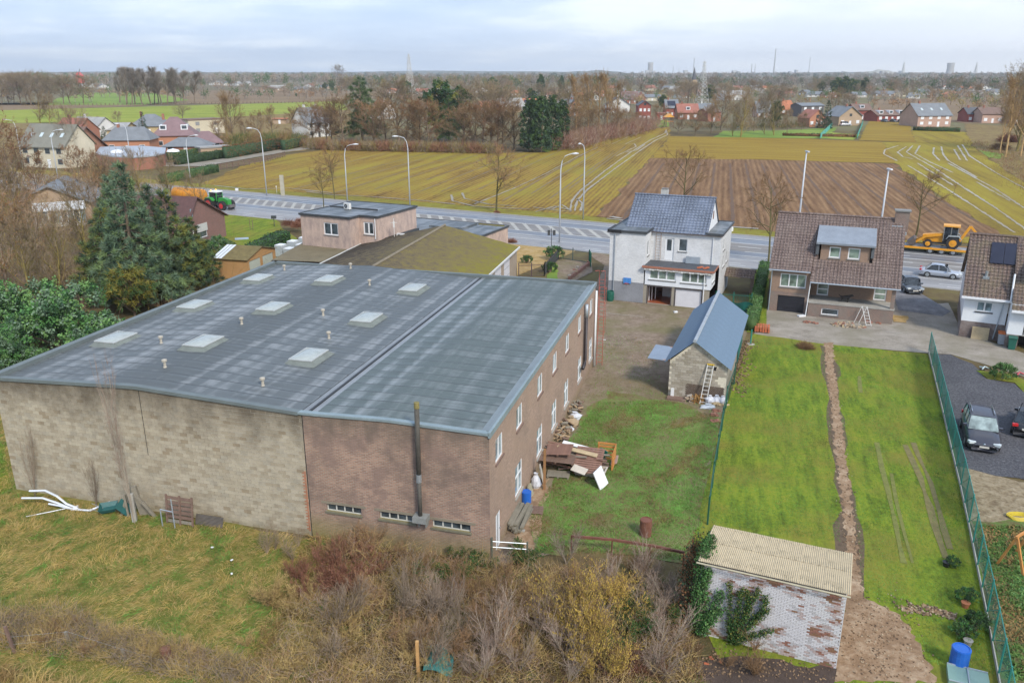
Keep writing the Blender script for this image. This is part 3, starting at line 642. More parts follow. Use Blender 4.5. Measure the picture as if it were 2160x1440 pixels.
# roof: deck, bitumen sheets one by one, upstands, seam
m =MB();prof = [(0.0,6.55),(8.8,6.98),(18.35,6.56),(22.5,6.72),(27.4,6.58)]
m.T =None;m.xz(prof + [(27.4,6.2),(0,6.2)],0.02,WD -0.02)
ROOF0 =M('bitumen_base',(0.06,0.07,0.072),0.7,0.3,1);m.build('roof',ROOF0,wh)
def bitum(name,base,lite,seed):
    t =NT(name);p =t.coord('Object');oi =t.rand()
    n1 =t.noise(p,0.35,4,0.6);n2 =t.noise(t.map(p,(0.25,1.6,1),(0,0,0),(seed *7.1,0,0)),1.2,5,0.7);n3 =t.noise(p,28,3,0.7)
    # dry lighter patches are cut by the insulation boards under the felt: rectangles 1.15 m wide
    br =t.n.new('ShaderNodeTexBrick');t.l.new(t.map(p,(1,1,1),(0,0,math.pi /2),(0.3,0.1,0)),br.inputs['Vector']);br.offset =0.35
    br.inputs['Scale'].default_value =1;br.inputs['Brick Width'].default_value =2.1;br.inputs['Row Height'].default_value =0.62;br.inputs['Mortar Size'].default_value =0.0
    br.inputs['Color1'].default_value = (0,0,0,1);br.inputs['Color2'].default_value = (1,1,1,1)
    streak =t.noise(t.map(p,(0.95,0.1,1)),1.6,3,0.5)
    f =t.math('ADD',t.math('MULTIPLY',br.outputs['Color'],0.11),t.math('MULTIPLY',streak,0.80));f =t.math('ADD',f,t.math('MULTIPLY',n1,0.62));f =t.math('ADD',f,t.math('MULTIPLY',t.math('SUBTRACT',oi,0.5),0.12))
    dry =t.ramp(f,[(0.74,0.0),(0.86,0.6),(1.0,0.95)])
    col =t.mix(dry,base,lite);col =t.mix(t.ramp(n2,[(0.4,0.0),(0.62,0.5)]),col,mul(base,0.8));col =t.mix(t.math('MULTIPLY',n3,0.35),col,mul(base,0.6))
    col =t.mix(t.ramp(t.noise(p,0.13,4,0.6),[(0.45,0.0),(0.62,0.45)]),col,mul(base,1.25))
    t.set('Base Color',col).set('Roughness',t.ramp(n2,[(0.35,0.36),(0.6,0.6)])).set('Specular IOR Level',0.4);t.bump(t.math('ADD',n3,n2),0.25,0.02);return t.mat
BITL =bitum('bitumen_felt_left',(0.10,0.113,0.115),(0.34,0.355,0.36),0);BITR =bitum('bitumen_felt_right',(0.095,0.118,0.113),(0.28,0.305,0.31),3)
def rz_(x):
    for (a,b),(c,d) in zip(prof,prof[1:]):
        if x <= c: return b + (d -b) * (x -a) / (c -a)
    return prof[-1][1]
def strip(x0,x1,mat,dy=1.0):
    b =MB();n =max(2,int((x1 -x0) /1.5));xs = [x0 + (x1 -x0) *k /n for k in range(n +1)]
    lo_,hi_ = [],[]
    for y,e in ((0,0.012),(dy +0.06,0.030)):
        lo_.append([b.P((x,y,rz_(x) +e -0.006)) for x in xs]);hi_.append([b.P((x,y,rz_(x) +e +0.012)) for x in xs])
    for k in range(n):
        b.fi((hi_[0][k],hi_[0][k +1],hi_[1][k +1],hi_[1][k]));b.fi((lo_[0][k],lo_[0][k +1],hi_[0][k +1],hi_[0][k]));b.fi((hi_[1][k],hi_[1][k +1],lo_[1][k +1],lo_[1][k]))
    b.cur =1
    for k in range(n):
        b.face([(xs[k],dy -.0,rz_(xs[k]) +.0455),(xs[k +1],dy -.0,rz_(xs[k +1]) +.0455),(xs[k +1],dy +.05,rz_(xs[k +1]) +.0455),(xs[k],dy +.05,rz_(xs[k]) +.0455)])
    return b.mesh('roof_sheet',[mat,SEAMM])
SEAMM =M('bitumen_seam',(.05,.055,.058),.5,.3,2)
sm = [strip(0.32,9.0,BITL),strip(9.0,17.95,BITL),strip(18.75,27.15,BITR)]
ny =27
for k in range(ny):
    y =0.25 +k * (WD -0.6) /ny
    for i,me in enumerate(sm):
        o =obj('roof_sheet',me,wh,(0,y,rr.uniform(-.002,.004)),(rr.uniform(-.002,.002),0,rr.uniform(-.002,.002)))
FELT =M('roof_edge_felt',(0.13,0.155,0.155),0.6,0.2,1.2);ALU =M('aluminium_trim',(0.24,0.30,0.315),0.55,0.2,1,metal=0.2)
m =MB();m.box(-0.1,-0.06,6.3,0.3,WD +.1,6.84);m.build('parapet',FELT,wh)
m =MB()
for x0 in [i *1.0 for i in range(18)]:
    x1 =x0 +1.0;z0_,z1_ =ztop(x0),ztop(x1);a = [m.P(p) for p in ((x0,-.10,z0_ -.17),(x1,-.10,z1_ -.17),(x1,-.10,z1_ -.0),(x0,-.10,z0_ -.0),(x0,.28,z0_ -.03),(x1,.28,z1_ -.03),(x0,0,z0_ -.2),(x1,0,z1_ -.2))]
    m.fi((a[0],a[1],a[2],a[3]));m.fi((a[3],a[2],a[5],a[4]));m.fi((a[0],a[6],a[7],a[1])[::-1])
m.build('roof_edge',FELT,wh)
m =MB()
for x0 in [18.0 +i *0.945 for i in range(10)]:
    x1 =x0 +.945;z0_,z1_ =ztop(x0),ztop(x1);a = [m.P(p) for p in ((x0,-.10,z0_ -.12),(x1,-.10,z1_ -.12),(x1,-.10,z1_ -.0),(x0,-.10,z0_ -.0),(x0,.26,z0_ -.03),(x1,.26,z1_ -.03),(x0,0,z0_ -.14),(x1,0,z1_ -.14))]
    m.fi((a[0],a[1],a[2],a[3]));m.fi((a[3],a[2],a[5],a[4]));m.fi((a[0],a[6],a[7],a[1])[::-1])
m.build('roof_edge',ALU,wh)
m =MB();m.box(0.0,WD -0.25,6.3,WW,WD +.08,6.84);m.build('parapet',FELT,wh)
m =MB();m.box(WW -.04,-.1,6.52,WW +.08,WD +.1,6.80);m.build('roof_edge',ALU,wh)
m =MB();m.box(WW -.48,0.2,6.5,WW -.2,WD -.4,6.66);m.box(WW -.2,.2,6.5,WW -.06,WD -.4,6.74);m.build('gutter',M('gutter_felt',(0.17,0.2,0.21),.4,.2,1),wh)
m =MB();m.box(18.0,0.1,6.4,18.28,WD -.2,6.61);m.build('roof_seam',M('lead_flashing',(0.19,0.205,0.215),0.45,0.3,1),wh)
m =MB();m.box(18.3,0.1,6.4,18.42,WD -.2,6.645);m.build('roof_seam',M('black_seam',(0.03,0.033,0.035),0.5,0.3,1),wh)
m =MB();m.box(18.44,0.1,6.4,18.74,WD -.2,6.60);m.build('roof_seam',M('wet_seam',(0.21,0.225,0.235),0.35,0.25,1),wh)
# skylights, vents
DOME =M('frosted_dome',(0.34,0.37,0.35),0.25,0.25,2.5,bump=0,spec=0.6)
cm =MB();a = [(-.95,-1.25,0),(.95,-1.25,0),(.95,1.25,0),(-.95,1.25,0)];b4 = [(-.66,-.98,.24),(.66,-.98,.24),(.66,.98,.24),(-.66,.98,.24)]
ia,ib = [cm.P(p) for p in a],[cm.P(p) for p in b4];cm.fi(ib)
for k_ in range(4): cm.fi((ia[k_],ia[(k_ +1) % 4],ib[(k_ +1) % 4],ib[k_]))
curb =cm.mesh('skylight',M('curb_felt',(0.15,0.17,0.155),.8,.25,2))
dm =MB();NXs,NYs =8,10;gi = {}
for i in range(NXs +1):
    for j in range(NYs +1):
        u,v =i /NXs *2 -1,j /NYs *2 -1;gi[i,j] =dm.P((u *.66,v *.98,.27 +.14 * (1 -abs(u) ** 2.4) ** .7 * (1 -abs(v) ** 3.5) ** .7))
for i in range(NXs):
    for j in range(NYs): dm.fi((gi[i,j],gi[i +1,j],gi[i +1,j +1],gi[i,j +1]))
dome =dm.mesh('dome',DOME,True)
rm =MB();rm.box(-.7,-1.02,.24,.7,-.95,.3);rm.box(-.7,.95,.24,.7,1.02,.3);rm.box(-.7,-.95,.24,-.63,.95,.3);rm.box(.63,-.95,.24,.7,.95,.3);rim =rm.mesh('rim',M('dull_rim',(.4,.42,.41),.6,.2,3))
for ys in (6.85,14.45,22.4):
    for xs_ in (2.05,8.1,14.85):
        s_ =obj('skylight',curb,wh,(xs_,ys,rz_(xs_) +.01));obj('dome',dome,s_);obj('rim',rim,s_)
vm =MB();vm.lathe([(.11,0),(.09,.06),(.075,.1),(.075,.34),(.14,.36),(.14,.46),(.03,.5)],12);vme =vm.mesh('roof_vent',M('vent_grey',(0.38,0.35,0.29),.7,.2,5))
for x,y in [(8.43,2.97),(5.22,6.82),(14.6,2.48),(7.9,11.05),(14.25,10.39),(11.79,14.38),(11.38,22.46),(2.29,25.88),(7.72,26.84)]:
    obj('roof_vent',vme,wh,(x,y,rz_(x)))
# flue on the front wall, its tray, downpipe on the side
m =MB();m.tube([(24.12,-.3,4.05),(24.15,-.3,7.95)],.115,10);m.tube([(24.12,-.3,2.1),(24.12,-.3,4.05)],.10,10)
fl =m.build('flue',M('sooty_flue',(0.07,0.065,0.055),.8,.4,2),wh,True)
m =MB();m.lathe([(.13,7.7),(.125,7.98)],10,(24.15,-.3));m.build('flue_cap',M('lichen_flue',(0.2,0.17,0.06),.9,.4,4),fl)
m =MB();m.lathe([(.13,4.0),(.13,4.4)],10,(24.12,-.3));m.build('collar',GREYM,fl)
m =MB();m.box(23.8,-.55,1.95,24.5,-.04,2.25);m.cbox((24.05,-.2,1.8),(.05,.3,.25));m.cbox((24.4,-.2,1.8),(.05,.3,.25));m.build('flue_tray',M('tray_grey',(0.22,0.23,0.22),.6,.3,2),wh)
m =MB();m.tube([(WW +.18,23.4,6.35),(WW +.18,23.4,5.4)],.13,10);p1_ =m.build('downpipe',ZINC,wh,True)
m =MB();m.tube([(WW +.18,23.4,5.4),(WW +.18,23.4,2.2),(WW +.18,23.2,1.9),(WW +.18,22.6,1.8)],.12,10);m.build('lower_pipe',M('dark_pipe',(0.035,0.03,0.035),.5,.2,2),p1_,True)
m =MB();m.tube([(WW +.12,WD -.25,6.2),(WW +.12,WD -.25,.1)],.08,8);m.build('downpipe',WHITE,wh,True)
m =MB()
for s_ in (-.22,.22): m.tube([(WW +.45 +s_,WD +.25,0),(WW +.45 +s_,WD +.25,7.2),(WW +.45 +s_,WD +.1,7.7),(WW +.2 +s_,WD -.3,7.75)],.022,5)
for kk in range(24): m.tube([(WW +.23,WD +.25,.3 +kk *.29),(WW +.67,WD +.25,.3 +kk *.29)],.014,4)
for zc2 in (2.6,3.8,5.0,6.2): m.tube([(WW +.23,WD +.25,zc2),(WW +.2,WD +.9,zc2),(WW +.7,WD +.9,zc2),(WW +.67,WD +.25,zc2)],.014,4)
for s_ in (.2,.7): m.tube([(WW +s_,WD +.9,2.6),(WW +s_,WD +.9,6.2)],.014,4)
tag(child(m.build('ladder',M('red_ladder',(0.4,0.09,0.06),.6,.2,2)),wh),'red caged access ladder')

# ---------------------------------------------------------------- generic helpers for houses
def tiles_mb(mb,x0,x1,y0,z0,y1,z1,tw=0.32,th=0.36,amp=0.035):
    """profiled roof tiles from the eave (y0, z0) to the ridge (y1, z1), stepped course by course"""
    L =math.hypot(y1 -y0,z1 -z0);nc =max(1,int(L /th));dy,dz = (y1 -y0) /L,(z1 -z0) /L;nyv,nzv = -dz,dy
    if nzv <0: nyv,nzv = -nyv,-nzv
    nx =max(1,int(round((x1 -x0) /tw)))
    w = (x1 -x0) /nx;pr = [(0,0.0),(.22,.9),(.45,.9),(.68,0.0)]
    xs,hs = [],[]
    for i in range(nx):
        for f,h in pr: xs.append(x0 + (i +f) *w);hs.append(h *amp)
    xs.append(x1);hs.append(0)
    for c in range(nc):
        a,b =L *c /nc,L * (c +1) /nc
        r0,r1,rb = [],[],[]
        for x,h in zip(xs,hs):
            r0.append(mb.P((x,y0 +dy *a +nyv * (h +.035),z0 +dz *a +nzv * (h +.035))));r1.append(mb.P((x,y0 +dy *b +nyv *h *.9,z0 +dz *b +nzv *h *.9)))
            rb.append(mb.P((x,y0 +dy *a +nyv * (h -.01),z0 +dz *a +nzv * (h -.01))))
        flip = (y1 <y0)
        for k in range(len(xs) -1):
            q = (r0[k],r0[k +1],r1[k +1],r1[k]);mb.fi(q[::-1] if flip else q)
            q = (rb[k],rb[k +1],r0[k +1],r0[k]);mb.fi(q[::-1] if flip else q)
def tilemat(name,c1,c2,moss=None,tw=0.32,th=0.36):
    t =NT(name);p =t.coord('UV')
    b =t.n.new('ShaderNodeTexBrick');t.l.new(p,b.inputs['Vector']);b.offset =0.0
    b.inputs['Scale'].default_value =1;b.inputs['Brick Width'].default_value =tw;b.inputs['Row Height'].default_value =th;b.inputs['Mortar Size'].default_value =0.035;b.inputs['Mortar Smooth'].default_value =.6
    b.inputs['Color1'].default_value = (*c1,1);b.inputs['Color2'].default_value = (*c2,1);b.inputs['Mortar'].default_value = (*mul(c1,.35),1)
    n =t.noise(t.coord('Object'),0.5,5,0.7);n2 =t.noise(t.coord('Object'),5,4,.6)
    col =t.mix(t.math('MULTIPLY',n2,.5),b.outputs['Color'],mul(c1,.55))
    col =t.mix(t.ramp(n,[(0.46,0.0),(0.66,0.5)]),col,moss or mul(c1,1.5))
    t.set('Base Color',col).set('Roughness',.6);t.bump(n2,.2,.02);return t.mat
T_slate =tilemat('glazed_blue_grey_tiles',(0.13,0.155,0.21),(0.19,0.225,0.285))
T_brown =tilemat('brown_concrete_tiles',(0.13,0.088,0.075),(0.25,0.185,0.16),(0.2,0.155,0.13))
T_brown2 =tilemat('mossy_brown_tiles',(0.12,0.08,0.065),(0.22,0.155,0.125),(0.16,0.135,0.065))
FLATR =bitum('flat_roof_felt',(0.10,0.115,0.125),(0.28,0.30,0.32),5)
# ================================================================== NEARBY HOUSES AND SHEDS
HA =math.radians(-22)
def flat_roof(parent,poly,z,mat=None,edge=None,name='roof',th=0.18):
    m =MB();m.prism(poly,z -th,z);r =m.build(name,mat or FLATR,parent)
    m =MB();n =len(poly)
    for i in range(n):
        a,b =poly[i],poly[(i +1) % n];m.bar((a[0],a[1],z -.03),(b[0],b[1],z -.03),0.12,0.2)
    m.build('roof_edge',edge or DARKM,r);return r

# ---- white house with tiled roof
W1 =thing('white_house','white painted brick house with blue-grey tiled roof and open garage','house',(9.75,80.2,0),HA)
WP1 =brickmat('white_painted_brick',(0.68,0.70,0.72),(0.79,0.80,0.81),(0.58,0.60,0.62),0.22,0.075,0.008,dirt=0.25,dirtc=(0.34,0.33,0.30),dscale=0.5)
GREYR =M('grey_render',(0.24,0.25,0.275),.9,.22,.8)
T =frame_T('front',0,0);m =MB();wall_mb(m,T,3.6,2.05,7.05);m.build('wall',WP1,W1)
gh = [(0.45,0.05,2.75,1.8),(3.2,0.05,5.75,1.8)]
m =MB();wall_mb(m,T,3.6,-.6,2.05);m.build('plinth',GREYR,W1)
m =MB();Tg =frame_T('front',3.6,0.02);wall_mb(m,Tg,6.5,-.6,1.98,gh,depth=.25);m.build('garage_wall',M('garage_render',(0.3,0.27,0.22),.9,.2,1),W1)
m =MB();m.box(6.82,.12,.05,9.33,.2,1.78)
gd =m.build('garage_door',M('white_door',(0.62,0.62,0.66),.5,.08,2),W1)
m =MB();m.T =Tg
for a,b,c,d in gh: m.box(a -.09,-.02,b,a,.1,d +.1);m.box(c,-.02,b,c +.09,.1,d +.1);m.box(a,-.02,d,c,.1,d +.1)
m.build('garage_frame',M('dark_frame',(0.07,0.06,0.065),.6,.2,2),W1)
m =MB();m.box(3.7,.3,.03,6.5,5,.06);gi_ =m.build('garage_floor',M('red_floor_tiles',(0.33,0.09,0.04),.35,.15,2),W1)
m =MB();m.box(3.7,5,.03,6.5,5.1,2.3);m.box(3.68,.3,.03,3.72,5,2.3);m.box(6.5,.3,.03,6.55,5,2.3);m.box(3.7,.3,2.0,6.5,5,2.05);m.build('garage_inner_wall',M('inner_brick',(0.3,0.16,0.12),.9,.3,2),W1)
m =MB();m.box(4.9,3.2,.06,6.0,3.3,1.9);m.build('inner_door',WHITE,W1)
for xx in (3.95,4.15,4.4): 
    m =MB();m.box(xx,.9 + (xx -3.9) *2,.06,xx +.1,1.0 + (xx -3.9) *2,1.7);m.build('leaning_board',WHITE,W1)
for xx in (6.15,6.3,6.42):
    m =MB();m.box(xx,1.2,.06,xx +.06,1.3,1.75);m.build('leaning_board',OFFW,W1)
m =MB();wall_mb(m,frame_T('right',3.6,0),2.6,3.8,7.05,[(.9,4.6,1.75,6.1)]);m.build('wall',WP1,W1)
window(W1,frame_T('right',3.6,0),.9,4.6,1.75,6.1,1)
Tr =frame_T('front',3.6,2.6);hr = [(1.35,4.0,2.3,6.25),(2.75,5.0,3.6,6.25)]
m =MB();wall_mb(m,Tr,6.9,3.7,6.9,hr);m.build('wall',WP1,W1)
w_ =window(W1,Tr,2.75,5.0,3.6,6.25,1)
m =MB();m.T =Tr;m.box(1.37,.08,4.02,2.28,.14,6.23);dd =m.build('door',WHITE,W1);m =MB();m.T =Tr;m.box(1.6,.05,5.0,2.05,.075,6.1);m.build('pane',GLASS,dd)
m =MB();wall_mb(m,frame_T('right',10.5,2.6),7.4,-.6,6.9,[(2.2,3.2,3.4,4.4),(1.6,5.0,2.8,6.2),(4.6,3.2,5.8,4.4)]);wall_mb(m,frame_T('left',0,10),10,-.6,7.05);wall_mb(m,frame_T('back',10.5,10),10.5,-.6,6.9);m.build('wall',WP1,W1)
for a,b in ((2.2,3.2),(1.6,5.0),(4.6,3.2)): window(W1,frame_T('right',10.5,2.6),a,b,a +1.2,b +1.2,1)
flat_roof(W1,[(-.1,-.12),(3.7,-.12),(3.7,2.9),(2,4.5),(-.1,10.1)],7.15)
m =MB();m.box(-.2,-.25,6.95,1.15,-.1,7.25);m.box(-.24,-.2,6.95,-.1,2.6,7.25);m.build('black_fascia',BLACK,W1)
flat_roof(W1,[(9.0,2.3),(10.65,2.3),(10.65,10.1),(9.0,10.1)],7.0)
m =MB();m.box(3.6,2.45,6.72,10.6,2.62,6.86);m.build('cornice',M('pale_cornice',(0.42,0.33,0.29),.7,.1,2),W1)
# sunroom
SR =frame_T('front',3.72,-0.06);sh = [(.4,2.55,3.05,3.55),(3.55,2.5,6.05,3.55)]
m =MB();wall_mb(m,SR,6.45,1.98,3.75,sh,depth=.1);wall_mb(m,frame_T('right',10.17,-.06),2.7,1.98,3.75,[(.6,2.5,2.1,3.5)]);wall_mb(m,frame_T('left',3.72,2.6),2.6,1.98,3.75);m.build('sunroom_wall',M('white_panel',(0.68,0.71,0.75),.6,.08,1),W1)
for a,b,c,d in sh: window(W1,SR,a,b,c,d,3,gl=GLASSG,bar=.12)
window(W1,frame_T('right',10.17,-.06),.6,2.5,2.1,3.5,2,gl=GLASSG)
m =MB();m.box(3.5,-.35,3.76,10.4,2.6,3.9);sr =m.build('sunroom_roof',M('black_felt',(0.06,0.065,0.075),.6,.25,1.5),W1)
m =MB();m.box(3.45,-.42,3.72,10.45,-.35,3.93);m.box(10.4,-.35,3.72,10.46,2.5,3.93);m.build('roof_edge',M('terracotta_edge',(0.33,0.14,0.09),.7,.15,2),sr)
m =MB()
for k_ in range(26): m.cbox((3.75 +k_ *.26,-.3,3.6 +.03 *math.sin(k_ *1.7)),(.24,.1,.16),0,.3 *math.sin(k_ *2.1))
m.build('rolled_awning',M('white_cloth',(0.62,0.62,0.6),.8,.1,4),W1)
m =MB();m.box(7.2,2.3,3.92,8.6,2.42,4.6);m.build('rail_box',ZINC,W1)
# tiled roof and gable
m =MB();tiles_mb(m,0.95,9.2,2.25,6.85,5.9,9.95,.34,.33);m.build('roof',T_slate,W1)
m =MB();m.face([(.95,5.9,9.93),(9.2,5.9,9.93),(9.2,9.6,6.85),(.95,9.6,6.85)]);m.build('roof',T_slate,W1)
m =MB();m.tube([(.9,5.9,10.0),(9.25,5.9,10.0)],.11,6);m.build('ridge',T_slate,W1)
for x_ in (8.98,1.0): m =MB();m.yz([(2.5,6.9),(5.9,9.85),(9.4,6.9)],x_,x_ +.1);m.build('gable',M('white_gable',(0.68,0.7,0.72),.7,.1,1),W1)
m =MB();m.box(9.085,5.6,7.9,9.12,6.0,8.7);m.build('gable_vent',RUST,W1)
m =MB();m.box(3.55,6.1,9.5,4.25,6.7,10.5);ch =m.build('chimney',M('pale_chimney',(0.42,0.42,0.4),.8,.2,2),W1)
m =MB();m.cbox((3.75,6.4,10.58),(.3,.5,.16));m.cbox((4.1,6.4,10.58),(.25,.5,.16));m.build('chimney_cap',CONCD,ch)
m =MB();m.tube([(.55,-.12,6.9),(.55,-.12,.9)],.05,6);m.build('downpipe',ZINC,W1);m =MB();m.tube([(9.55,-.14,3.6),(9.55,-.14,.1)],.05,6);m.build('downpipe',WHITE,W1)
m =MB();m.tube([(9.75,2.5,6.8),(9.75,2.5,4.0)],.04,6);m.build('downpipe',WHITE,W1)
m =MB()
for s_ in (0,.5): m.tube([(4.1 +s_,2.45,3.92),(4.1 +s_,2.5,7.2)],.025,4)
for k_ in range(11): m.tube([(4.1,2.47,4.1 +k_ *.29),(4.6,2.47,4.1 +k_ *.29)],.018,4)
def wloc(root,x,y,z=0): return root.matrix_basis @ Vector((x,y,z)) if False else (Matrix.Translation(root.location) @ Matrix.Rotation(root.rotation_euler[2],4,'Z')) @ Vector((x,y,z))
def place(o,root,label=None,cat=None,group=None,kind=None):
    o.location =root.location;o.rotation_euler =root.rotation_euler;return tag(o,label,cat,group,kind)
place(m.build('ladder',M('rusty_ladder',(0.32,0.24,0.2),.8,.2,3)),W1,'thin rusty ladder standing on the sunroom roof of the white house','ladder')
m =MB();m.cbox((5.3 -3.4 +.05,-.1,2.2),(.78,.05,.55));hb =thing('basketball_hoop','small blue basketball hoop with red rim on the white house wall','basketball hoop',W1.location,HA)
m.build('backboard',M('blue_board',(0.06,0.22,0.55),.5,.35,6),hb);m =MB();m.tube([(1.95 +.2 *math.cos(a),-.33 +.2 *math.sin(a),1.95) for a in [k_ *math.pi /5 for k_ in range(11)]],.02,5);m.build('rim',RED,hb)
rb =thing('rain_barrel','dark green rain barrel under the downpipe of the white house','barrel',wloc(W1,.35,-.45),HA);m =MB();m.lathe([(.34,0),(.4,.3),(.4,.75),(.36,1.05),(.33,1.05),(.33,.9)],16);m.build('body',GREENP,rb);m =MB();m.lathe([(.41,.32),(.41,.38)],16);m.lathe([(.41,.68),(.41,.74)],16);m.build('hoop',GREENP,rb)
for i,xx in enumerate((8.8,9.4)):
    m =MB();[m.cbox((xx +.12 *j,.5 +.1 *j,3.97 +.03 *j),(.3,.22,.1),j *.5) for j in range(3)];place(m.build('roof_tiles_pile',M('orange_tile',(0.45,0.13,0.06),.8,.2,3)),W1,['left little heap of orange tiles on the sunroom roof','right little heap of orange tiles on the sunroom roof'][i],'tiles')

# ---- brown house
B1 =thing('brown_brick_house','brown tiled house with wide zinc dormer and black garage door','house',(24.96,76.2,0),HA)
BW =brickmat('tan_brick',(0.36,0.235,0.165),(0.30,0.195,0.14),(0.34,0.26,0.2),.21,.07,.01,dirt=.2)
BP =brickmat('red_mixed_brick',(0.27,0.155,0.12),(0.19,0.125,0.105),(0.34,0.29,0.25),.21,.075,.014,dirt=.3,var2=(0.25,0.21,0.18))
T =frame_T('front',0,0);h1 = [(.7,.0,3.15,1.65)];h2 = [(.75,2.5,3.1,3.8)]
m =MB();wall_mb(m,T,3.5,-.4,2.0,h1,depth=.2);wall_mb(m,frame_T('left',0,10),10,-.4,2.0);m.build('plinth',BP,B1)
m =MB();wall_mb(m,T,3.5,2.0,4.3,h2);wall_mb(m,frame_T('left',0,10),10,2.0,4.3);m.yz([(0,4.3),(5,8.4),(10,4.3)],.02,.12);wall_mb(m,frame_T('back',10.9,10),10.9,0,4.3);wall_mb(m,frame_T('right',10.9,1.8),8.2,0,4.3);m.yz([(0,4.3),(5,8.4),(10,4.3)],10.8,10.88);m.build('wall',BW,B1)
window(B1,T,.75,2.5,3.1,3.8,3,gl=GLASSG,bar=.09)
m =MB();m.T =T;m.box(.72,.12,0,3.13,.18,1.63);gd =m.build('garage_door',BLACK,B1)
for k_ in range(4):
    m =MB();m.T =T;m.box(.74,.105,.04 +k_ *.4,3.11,.125,.40 +k_ *.4);m.build('panel',M('black_door',(0.02,0.021,0.03),.35,.2,2,bump=0),gd)
Tp =frame_T('front',3.55,-.75);m =MB();wall_mb(m,Tp,7.35,-.4,1.35,[(1.2,.35,2.7,.95)]);wall_mb(m,frame_T('right',10.9,-.75),2.6,-.4,1.35);wall_mb(m,frame_T('left',3.55,1.8),2.55,-.4,1.35);m.build('plinth',BP,B1)
window(B1,Tp,1.2,.35,2.7,.95,1,gl=GLASS,bar=.08)
m =MB();m.box(3.5,-.8,1.352,10.95,1.8,1.48);m.build('terrace',CONC,B1)
m =MB();wall_mb(m,frame_T('front',3.55,1.8),7.35,1.48,3.9,[(.55,1.55,1.6,3.3),(3.2,2.75,4.3,3.3),(5.6,1.55,6.7,3.3)]);wall_mb(m,frame_T('right',3.5,0),1.8,1.48,4.0);m.build('wall',BW,B1)
for a,b,c,d,hb_ in ((.55,1.55,1.6,3.3,.35),(3.2,2.75,4.3,3.3,None),(5.6,1.55,6.7,3.3,.35)): window(B1,frame_T('front',3.55,1.8),a,b,c,d,1,gl=GLASSG,hbar=hb_,bar=.11)
m =MB();m.box(10.55,-.72,1.48,10.88,-.45,3.5);m.build('pier',BP,B1)
def slope_z(y,y0,z0,y1,z1): return z0 + (z1 -z0) * (y -y0) / (y1 -y0)
RY,RZ =5.0,8.75
m =MB();tiles_mb(m,-.35,3.45,-.4,4.2,RY,RZ,.3,.33,.04);m.build('roof',T_brown,B1)
dmy0,dmy1 =1.35,3.9   # dormer opening along the slope
m =MB();tiles_mb(m,3.45,3.9,-1.0,3.42,RY,RZ,.3,.33,.04);tiles_mb(m,8.6,11.2,-1.0,3.42,RY,RZ,.3,.33,.04)
sz =lambda y: slope_z(y,-1.0,3.42,RY,RZ)
tiles_mb(m,3.9,8.6,-1.0,3.42,1.0,sz(1.0),.3,.33,.04);tiles_mb(m,3.9,8.6,3.5,sz(3.5),RY,RZ,.3,.33,.04);m.build('roof',T_brown,B1)
m =MB();m.face([(-.35,RY,RZ -.02),(11.2,RY,RZ -.02),(11.2,10.4,4.0),(-.35,10.4,4.0)]);m.build('roof',T_brown,B1)
m =MB();m.tube([(-.4,RY,RZ +.05),(11.25,RY,RZ +.05)],.12,6);m.build('ridge',T_brown,B1)
m =MB();m.tube([(-.35,-.45,4.15),(3.4,-.45,4.15)],.07,6);m.build('gutter',ZINC,B1);m =MB();m.tube([(3.5,-1.06,3.38),(11.2,-1.06,3.38)],.07,6);m.build('gutter',ZINC,B1)
dr =MB();Td =frame_T('front',4.05,1.15);wall_mb(dr,Td,4.3,sz(1.0) -.2,6.75,[(.75,5.4,1.75,6.45),(2.4,5.4,3.45,6.45)]); 
for xx,fc in ((4.05,'left'),(8.35,'right')): dr.face([(xx,1.15,sz(1.0)),(xx,1.15,6.75),(xx,3.6,7.2),(xx,3.6,5.2)])
dz_ =dr.build('dormer',BW,B1)
def subwin(root,T,a,b,c,d):
    w =window(root,T,a,b,c,d,1,gl=GLASSG,bar=.11);return w
subwin(B1,Td,.75,5.4,1.75,6.45);subwin(B1,Td,2.4,5.4,3.45,6.45)
m =MB();m.yz([(.75,6.68),(.75,6.86),(3.9,7.95),(3.9,7.75)],3.6,8.75);m.build('roof',M('zinc_sheet',(0.24,0.27,0.31),.45,.2,1.2,metal=.2),dz_)
for x_ in (3.75,8.55): m =MB();m.cbox((x_,1.2,6.2),(.25,.5,1.1));m.build('lead_cheek',M('dark_lead',(0.09,0.1,0.11),.6,.2,2),dz_)
m =MB();m.box(10.2,4.6,7.6,11.4,5.5,9.55);ch =m.build('chimney',BP,B1);m =MB();m.box(10.1,4.5,9.55,11.5,5.6,9.68);m.build('chimney_cap',CONCD,ch);m =MB();m.box(10.0,4.3,8.05,10.9,4.6,8.25);m.box(10.9,3.8,7.5,11.3,4.5,7.7);m.build('flashing',ZINC,ch)
m =MB();m.tube([(3.52,-.8,3.3),(3.4,-.85,.0)],.05,6);m.build('downpipe',WHITE,B1);m =MB();m.tube([(-.05,-.12,4.1),(-.05,-.12,.1)],.05,6);m.build('downpipe',ZINC,B1)
ld =MB()
for s_ in (0,.42): ld.tube([(8.2 +s_,-1.1,1.6),(8.75 +s_,-2.0,-.0)],.03,5);ld.tube([(8.2 +s_,-1.1,1.6),(7.6 +s_,-1.9,0.0)],.022,5)
for k_ in range(6): ld.tube([(8.28 +k_ *.09,-1.23 -k_ *.14,1.36 -k_ *.25),(8.7 +k_ *.09,-1.23 -k_ *.14,1.36 -k_ *.25)],.02,4)
place(ld.build('step_ladder',OFFW),B1,'folding step ladder standing on rubble below the terrace of the brown house','ladder')
